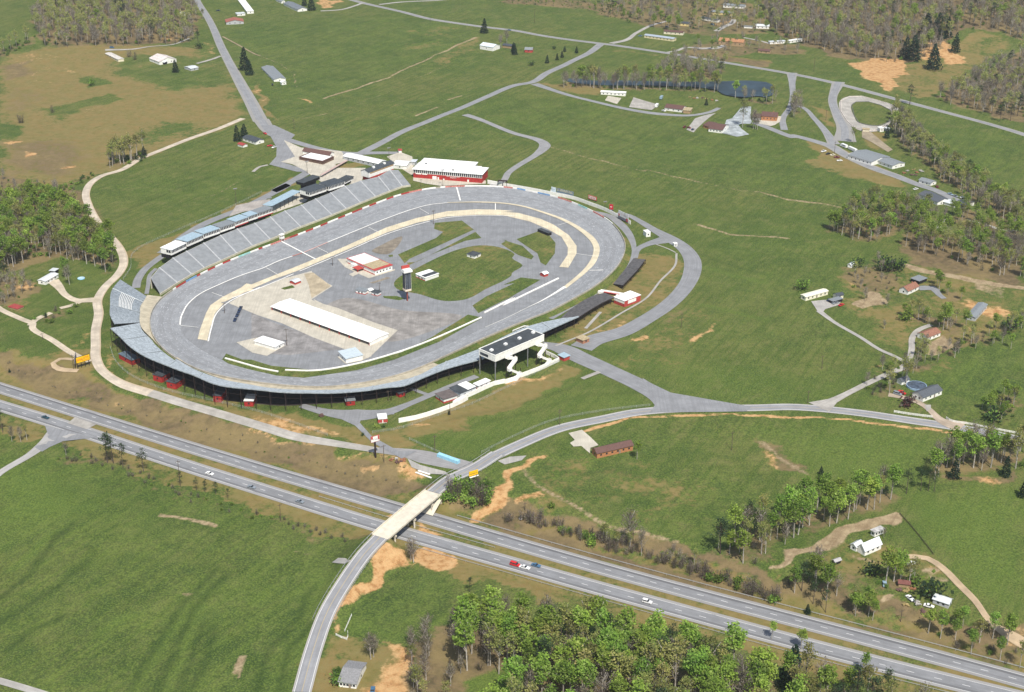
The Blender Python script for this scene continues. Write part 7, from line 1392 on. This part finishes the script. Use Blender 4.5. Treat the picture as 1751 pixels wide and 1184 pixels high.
W_('in the dark hedge above the scrub', 'P 40,330 100,322 165,292 160,302 110,335 50,342', 6, [('bush', 5), ('darkbush', 2)], 31, hmul=1.0)
W_('in the trees between the west lane and the cream drive', 'P 55,545 130,520 125,540 70,560', 7, [('bush', 4), ('brush', 2), ('darkbush', 1)], 32, hmul=1.0)
W_('around the roadside tree clump below the junction', 'P 180,290 250,275 258,262 200,272', 6.0, [('darkbush', 3), ('bush', 2), ('olive', 4)], 33, hmul=1.25)
W_('in the bushes at the creek by the small bridge', 'P 1555,660 1500,680 1470,672 1540,640', 5.5, [('brush', 3), ('bush', 3), ('olive', 2)], 34, hmul=.9)
W_('on the island of trees right of the lower drive', 'P 1470,1010 1560,1020 1580,985 1500,975', 7.5, [('leafy', 3), ('bush', 2), ('olive', 2)], 35, hmul=.75)
W_('in the gardens between the brick ended house and the bungalow', 'f8 760,420 1000,430 1250,480 1330,560 1200,620 1100,560 900,520', 8.5, [('leafy', 4), ('olive', 3), ('bare', 2), ('bush', 2)], 37, hmul=.75)
W_('beside the lane bend below the bungalow', 'f8 880,760 1000,640 1060,700 960,800', 6.5, [('bare', 3), ('olive', 3)], 38, hmul=.7)
W_('behind the brick ended house', 'f8 1040,180 1180,240 1330,330 1250,380 1120,300', 8, [('leafy', 4), ('olive', 2), ('bush', 1)], 39, hmul=.75)
W_('at the field corner below the grey mobile home', 'f8 1200,600 1400,640 1700,560 1751,480 1751,600 1500,690 1250,660', 7.5, [('bare', 3), ('olive', 3), ('darkbush', 2), ('leafy', 1)], 40, hmul=.75)
W_('beside the junction of the villa drives', 'a4 200,700 270,700 270,780 210,790', 7, [('bare', 3), ('olive', 2)], 41, hmul=1.0)
W_('between the small oval and the workshop', 'a4 860,760 960,790 1060,1000 1000,1060 880,900', 6.5, [('bare', 4), ('olive', 4), ('pine', 1)], 42, hmul=1.05)
W_('in the hollow above the white fence', 'P 1680,712 1730,722 1751,690 1700,670', 5.5, [('olive', 3), ('darkbush', 2), ('leafy', 2)], 36, hmul=.75)
# individually placed trees
SING = [('cedar', 'a1 1630,468', 1.35, 'tall dark evergreen beside the north road above the grey shingled house'), ('cedar', 'a1 1660,500', .9, 'smaller evergreen leaning on the tall one by the north road'), ('pine', 'a1 1320,310', .75, 'dark pine with two crowns on the left side of the north road'), ('darkbush', 'a1 1322,325', 1.5, 'dark bush at the foot of the pine by the north road'),
 ('cedar', 'a1 1170,482', .75, 'dark cedar beside the tall old farmhouse'), ('pine', 'a1 800,110', .9, 'lone dark pine amid the brown wood'), ('cedar', 'a2 1548,222', .95, 'lone round evergreen above the white barn'), ('cedar', 'a2 1740,345', .5, 'dark evergreen behind the white barn'), ('bare', 'a2 1660,320', .7, 'bare tree right of the white barn'), ('bare', 'a2 1700,290', .7, 'second bare tree right of the white barn'),
 ('cedar', 'a1 1580,940', .8, 'dark evergreen left of the junction cottage'), ('cedar', 'a1 1625,915', .7, 'evergreen pressed against the junction cottage'), ('cedar', 'a2 400,70', 1.0, 'evergreen at the top edge beside the slate roofed house'), ('cedar', 'a2 352,40', .8, 'evergreen behind the slate roofed house'), ('cedar', 'a2 1745,350', .6, 'dark evergreen below the ridge road near the red hut'),
 ('cedar', 'a3 40,365', .7, 'dark evergreen left of the red hut'), ('cedar', 'a3 255,422', .5, 'young pine, largest of those by the red hut'), ('cedar', 'a3 322,402', .42, 'young pine in the middle of the row by the red hut'), ('cedar', 'a3 355,385', .42, 'young pine near the middle of the row by the red hut'), ('cedar', 'a3 450,355', .42, 'young pine at the road end of the row by the red hut'), ('cedar', 'a3 372,345', .35, 'smallest young pine above the row by the red hut'), ('darkbush', 'a3 150,438', 1.1, 'low dark bush below the red hut'), ('darkbush', 'a3 300,330', .9, 'low bush near the road above the young pines'),
 ('cedar', 'a4 1010,405', 1.5, 'dark evergreen at the left of the orange clay gully'), ('cedar', 'a4 960,390', 1.3, 'dark evergreen at the forest edge beside the orange clay'), ('cedar', 'a4 1150,465', 1.5, 'dark evergreen standing in front of the forked clay gully'), ('cedar', 'a4 1180,260', 1.6, 'dark evergreen behind the clay gully'), ('cedar', 'a4 1100,250', 1.5, 'dark evergreen up in the forest behind the clay gully'), ('cedar', 'a4 1290,350', 1.2, 'dark evergreen right of the clay gully'), ('cedar', 'a4 1240,250', 1.3, 'dark evergreen up the slope right of the clay gully'), ('pine', 'a4 1590,810', .7, 'pine at the right end of the ridge road wood'), ('pine', 'a4 1660,805', .6, 'second pine at the right end of the ridge road wood'),
 ('pine', 'a4 990,700', .75, 'dark pine against the ridge road beside the small oval'), ('bare', 'a4 220,770', .8, 'bare tree at the bend of the villa drive'), ('bare', 'a4 260,700', .7, 'budding tree above the villa drive'), ('olive', 'a4 80,690', .75, 'yellow green tree in front of the pond'), ('olive', 'a4 620,950', .55, 'dark olive tree between the road junction and the workshop'), ('cedar', 'a4 840,920', .6, 'dark evergreen right of the small oval'),
 ('olive', 'f3 960,770', 1.0, 'tall bare trunked tree on the stone terrace'), ('bare', 'f3 1120,790', .8, 'bare tree between the lodge and the brick villa'), ('bare', 'f3 1180,810', .7, 'second bare tree between the lodge and the brick villa'), ('bare', 'a3 1640,860', .6, 'bare tree below the stone terrace'), ('leafy', 'f3 850,330', .7, 'tree at the pond edge above the terrace'), ('cedar', 'f3 420,440', .4, 'dark small tree beside the lodge drive'),
 ('olive', 'a1 870,1080', .95, 'yellow green tree rising from the clump beside the gravel road'), ('cedar', 'a1 740,1060', .6, 'dark tree on the left of the roadside clump'), ('cedar', 'a1 960,1040', .5, 'dark tree on the right of the roadside clump'), ('olive', 'a1 820,1080', .7, 'second yellow green tree in the roadside clump'), ('bush', 'a1 610,570', 1.6, 'wide green bush in the middle of the tan field'), ('brush', 'a1 350,750', 1.5, 'grey bush on the green patch of the tan field'), ('brush', 'a1 140,820', 1.8, 'bare grey bush at the lower left of the tan field'), ('brush', 'a1 900,400', 2.0, 'grey bush between the long pale home and the old farmhouse'), ('brush', 'a1 860,380', 1.6, 'second grey bush beside the long pale home'), ('olive', 'a1 1350,130', .5, 'small tree on the verge near the top of the north road'),
 ('pine', 'h7 60,370', .8, 'dark pine at the left edge beside the red cellar roof'), ('leafy', 'h7 790,330', .9, 'tall thin tree with grey trunk on the lawn of the silver home'), ('bare', 'h7 830,400', .9, 'bare trunk nearest the paddling pool'), ('cedar', 'h7 548,790', .28, 'tiny evergreen at the fork of the west lane'), ('bare', 'h7 60,620', .5, 'purple grey tree at the left edge of the west lane'),
 ('pine', 'c1 715,900', .95, 'tall pine, leftmost of the group beside the highway'), ('pine', 'c1 755,905', .9, 'pine second from the left beside the highway'), ('pine', 'c1 820,940', .8, 'leaning pine in the group beside the highway'), ('pine', 'c1 955,960', .7, 'small crowned pine standing apart from the group'), ('pine', 'c1 1200,1055', .45, 'small thin pine beside the southern carriageway'), ('pine', 'c1 1310,1090', .4, 'thin pine beside the white car'), ('pine', 'c1 1365,1100', .4, 'second thin pine beside the white car'), ('pine', 'c1 1435,1110', .38, 'thin pine near the field corner'), ('pine', 'c1 1515,1140', .32, 'smallest thin pine at the field corner'),
 ('pine', 'c1 20,700', .8, 'pine at the left edge below the highway'), ('bare', 'c1 80,760', .6, 'bare tree at the left edge below the highway'), ('bare', 'c1 140,765', .6, 'second bare tree at the left edge below the highway'), ('olive', 'c1 180,750', .5, 'budding tree at the left edge below the highway'), ('bare', 'c1 440,850', .5, 'pale bare tree beside the fanned side road'),
 ('bare', 'd2 855,500', .8, 'bare tree in the orange soil east of the bridge embankment'), ('bare', 'd2 840,490', .7, 'twin bare tree in the orange soil'), ('bare', 'h5 610,720', .85, 'bare tree in the yard of the roadside house'), ('bare', 'h5 650,690', .7, 'second bare tree in the yard of the roadside house'), ('bush', 'h5 130,1060', 1.6, 'green bush against the left wall of the roadside house'), ('bush', 'h5 150,940', 1.3, 'green bush behind the roadside house'),
 ('pine', 'd2 1150,660', .45, 'dark conifer at the edge of the wood near the near lawn'), ('cedar', 'd4 155,1160', 1.7, 'big dark spruce at the bottom edge below the highway'), ('leafy', 'd4 215,960', .55, 'thin green sapling in the median'), ('leafy', 'd4 60,905', .5, 'thin sapling left of the other in the median'), ('leafy', 'd4 545,1100', .6, 'green sapling below the southern carriageway'), ('cedar', 'd4 250,770', .4, 'round dark shrub beside the northern carriageway'),
 ('leafy', 'h6 1355,835', .62, 'green tree at the right end of the long brick house'), ('cedar', 'c4 402,985', .42, 'small dark evergreen in the east meadow'), ('bush', 'c4 445,1010', 1.3, 'round bush beside the small dark evergreen in the east meadow'), ('plum', 'h4 360,520', 2.2, 'purple brown bush beside the sandy drive'), ('cedar', 'P 1748,850', .75, 'dark tree cut by the right edge above the lower meadow'),
 ('pine', 'c4 970,1105', .75, 'dark pine, leftmost in the belt below the county road'), ('pine', 'c4 1065,1085', .65, 'dark pine, second in the belt below the county road'), ('pine', 'c4 1115,1088', .68, 'dark pine, third in the belt below the county road'), ('pine', 'c4 1155,1090', .7, 'dark pine, fourth in the belt below the county road'), ('cedar', 'c4 1285,1005', .9, 'dark cedar in the belt below the county road'), ('cedar', 'c4 1625,990', .9, 'dark spruce beside the clay patch at the right'),
 ('leafy', 'f8 1130,560', 1.0, 'big bright green tree above the rust roofed bungalow'), ('leafy', 'f8 1160,545', .9, 'second bright green tree above the rust roofed bungalow'), ('olive', 'f8 880,480', .75, 'dark green tree left of the bright green pair'), ('bush', 'f8 850,485', 2.2, 'dark bush at the foot of the tree left of the bright pair'), ('leafy', 'f8 1100,250', .7, 'bright green tree behind the carport of the brick ended house'), ('olive', 'f8 940,480', .8, 'tree in the middle of the farmstead garden'), ('bare', 'f8 700,370', .55, 'grey tree beside the bare garden plot'), ('bare', 'f8 500,240', .45, 'grey bush tree above the bare garden plot'), ('bare', 'f8 680,550', .4, 'dark twiggy tree below the garden plot'),
 ('darkbush', 'f8 700,110', 3.4, 'wide dark bush above the brick ended house'), ('darkbush', 'f8 780,105', 2.8, 'dark bush right of the widest one'), ('bush', 'f8 50,250', 2.4, 'green bush above the cream mobile home'), ('darkbush', 'f8 480,80', 2.2, 'dark bush beside the kennel'), ('leafy', 'f8 1650,700', .55, 'green tree at the right edge of the farmstead'), ('olive', 'f8 1520,660', .5, 'round green tree on the hedge below the grey mobile home'), ('bare', 'f8 900,890', .65, 'bare tree at the lane bend above the small shed'), ('olive', 'f8 960,760', .5, 'leafy tree beside the lane below the bungalow'), ('bare', 'f8 1380,700', .55, 'bare tree on the hedge below the grey mobile home'), ('darkbush', 'f8 1650,560', 2.6, 'dark thicket right of the grey mobile home'),
 ('leafy', 'h2 560,690', 1.0, 'big olive green tree beside the white metal barn'), ('leafy', 'h2 640,680', .9, 'broad tree touching the big one beside the white metal barn'), ('leafy', 'h2 720,640', .75, 'tree on the right of the clump by the white metal barn'), ('darkbush', 'h2 420,620', 2.4, 'dark bush at the left foot of the big tree by the barn'), ('darkbush', 'h2 1000,840', 3.2, 'dark green bush left of the tin roofed house'), ('bush', 'h2 840,700', 1.6, 'small green bush beside the red roofed shack'), ('bare', 'h2 540,230', .35, 'twiggy tree beside the faded grey trailer'),
 ('limebush', 'e8 240,492', .75, 'lime green round bush in front of the ticket booth'), ('darkbush', 'e8 305,490', .7, 'dark round bush right of the lime one'), ('darkbush', 'e8 108,570', .65, 'dark round bush beside the service road'), ('cedar', 'e8 903,372', .22, 'small upright shrub below the long white wall'), ('cedar', 'c1 65,300', .2, 'tiny dark shrub on the brown bank'), ('leafy', 'h4 1250,560', .45, 'dark green tree in the hollow of the right meadow'), ('darkbush', 'h4 1400,690', 2.6, 'dark bush in the hollow of the right meadow'), ('leafy', 'h4 1480,680', .5, 'green tree above the dark bush in the hollow'), ('bare', 'd2 1240,170', .3, 'twiggy sapling beside the orange gully'), ('bush', 'f7 990,430', 1.1, 'small dark bush by the meadow track')]
rr = random.Random(99)
for kind, pos, s, lab in SING:
    p = wpt(pos); plant(kind, p.x, p.y, s*(1.55 if q1(pos)[1] < 300 and kind not in ('brush',) else 1.12), lab, None, rr, p.z)
at_ = GROUND_ME.attributes['leaf']; at_.data.foreach_set('value', ATT['leaf'])
# woods: the nearest are individuals, the rest of each kind one mass
allp = []
for w in WOODS:
    if not w: continue
    for (k, x, y, z, s) in w[1]: allp.append((k, x, y, z, s, w[0]))
def visible(x, y, z, s):
    dy = y*cp-(z-CAMH)*sp; v = CY-FPX*(y*sp+(z-CAMH)*cp)/dy; u = CX+FPX*x/dy; m = 26*s*FPX/dy*.9
    return -60 < u < 1811 and v-m < 1190 and v > -15 and dy > 0
allp = [t for t in allp if visible(t[1], t[2], t[3], t[4])]
bykind = {}
for t in allp: bykind.setdefault(t[0], []).append(t)
CAP = {'leafy': 255, 'olive': 270, 'bare': 265, 'brush': 270, 'bush': 270, 'pine': 200, 'darkbush': 200}
for k, L_ in bykind.items():
    L_.sort(key=lambda t: -t[4]/math.hypot(t[1], t[2])); near, rest = L_[:CAP.get(k, 200)], L_[CAP.get(k, 200):]
    print('TREES', k, len(near), len(rest))
    for (_, x, y, z, s, wh) in near: plant(k, x, y, s, f'{KW[k]} {wh}', f'{KW[k]}s {wh}', rr, z)
    if rest:
        # one mass, built by joining copies of the crown and trunk meshes
        P = protos(k); VV, FF, MI = [], [], []; base = 0; nm = len(KM[k])
        cache = []
        for r, cr, tr, _ in P:
            vs = []; fs = []; ms = []; o = 0
            for ob, ad in ((cr, 0), (tr, nm)):
                me_ = ob.data; co = np.zeros(len(me_.vertices)*3); me_.vertices.foreach_get('co', co); vs.append(co.reshape(-1, 3))
                fs += [tuple(i+o for i in p_.vertices) for p_ in me_.polygons]; ms += [min(p_.material_index, nm-1)+ad if ad == 0 else nm for p_ in me_.polygons]; o += len(me_.vertices)
            cache.append((np.vstack(vs), fs, ms))
        for (_, x, y, z, s, wh) in rest:
            co, fs, ms = rr.choice(cache); a = rr.uniform(0, 6.28); R2 = np.array([[math.cos(a), -math.sin(a), 0], [math.sin(a), math.cos(a), 0], [0, 0, 1]]); v = (co@R2.T)*s+np.array([x, y, z]); VV.append(v); FF += [tuple(i+base for i in f) for f in fs]; MI += ms; base += len(v)
        me_ = bpy.data.meshes.new('far_wood'); V = np.vstack(VV); me_.vertices.add(len(V)); me_.vertices.foreach_set('co', V.ravel())
        ln = np.array([len(f) for f in FF]); me_.loops.add(int(ln.sum())); me_.loops.foreach_set('vertex_index', np.fromiter((i for f in FF for i in f), np.int32, int(ln.sum())))
        me_.polygons.add(len(FF)); me_.polygons.foreach_set('loop_start', np.concatenate([[0], np.cumsum(ln)[:-1]]).astype(np.int32)); me_.update(calc_edges=True)
        for m_ in KM[k]+[BK]: me_.materials.append(m_)
        me_.polygons.foreach_set('material_index', np.array(MI, np.int32)); o = bpy.data.objects.new({'bare': 'bare_wood', 'olive': 'budding_wood', 'leafy': 'leafy_wood', 'brush': 'brushwood'}.get(k, 'wood'), me_); C.objects.link(o)
        tag(o, f'far mass of {KW[k]}s too many to count', 'wood', kind='stuff')
for k, P in PROTO.items():
    for r, cr, tr, used in P:
        if not used:
            for o in (cr, tr, r): bpy.data.objects.remove(o)
# ------------------------------------------------------------ finishing: roots at their things' base
for r in [o for o in C.objects if o.type == 'EMPTY' and o.parent is None and tuple(round(v, 3) for v in o.location) == (0, 0, 0)]:
    ch = [o for o in C.objects if o.parent == r]
    if not ch: continue
    pts = np.array([tuple(v.co) for o in ch if o.type == 'MESH' for v in o.data.vertices]); c = pts.mean(0); c[2] = pts[:,2].min(); off = Vector(c)
    r.location = off
    for o in ch: o.location = o.location-off
# ------------------------------------------------------------ light
w = bpy.data.worlds.new('World'); bpy.context.scene.world = w; w.use_nodes = True; nt = w.node_tree
sky = nt.nodes.new('ShaderNodeTexSky'); sky.sky_type = 'NISHITA'; sky.sun_disc = False
SE = math.radians(55); AZ = math.radians(16)   # sun behind the camera, a little to the right
sd = Vector((math.sin(AZ)*math.cos(SE), -math.cos(AZ)*math.cos(SE), math.sin(SE)))   # towards the sun
sky.sun_elevation = SE; sky.sun_rotation = math.atan2(sd.x, sd.y); sky.air_density = 1.2; sky.dust_density = 1.6
bg = nt.nodes['Background']; nt.links.new(sky.outputs[0], bg.inputs[0]); bg.inputs[1].default_value = SKYS
sl = bpy.data.lights.new('sun', 'SUN'); sl.energy = SUNS; sl.angle = math.radians(.5); sl.color = (1, .945, .85)
so = bpy.data.objects.new('sun', sl); C.objects.link(so); so.rotation_euler = sd.to_track_quat('Z', 'Y').to_euler(); so.location = (0, 0, 900)
# ------------------------------------------------------------ haze: the air itself
if HAZE > 0:
    hm = bpy.data.materials.new('air'); hm.use_nodes = True; n = hm.node_tree.nodes; n.remove(n['Principled BSDF'])
    pv = n.new('ShaderNodeVolumePrincipled'); pv.inputs['Color'].default_value = (.86,.90,.96,1); pv.inputs['Density'].default_value = HAZE; pv.inputs['Anisotropy'].default_value = .2
    hm.node_tree.links.new(pv.outputs[0], n['Material Output'].inputs['Volume'])
    mb = MB(); mb.box(-9200, 9200, -8200, 10500, -60, 470); hb = mb.build('haze', hm); tag(hb, 'thin pale air over the whole valley', 'haze', kind='stuff')
sc = bpy.context.scene
sc.view_settings.view_transform = 'Standard'; sc.view_settings.look = 'None'; sc.view_settings.exposure = EXPO; sc.view_settings.gamma = 1
sc.render.resolution_x = 1024; sc.render.resolution_y = 692
print('OBJECTS TOTAL', len(bpy.data.objects))
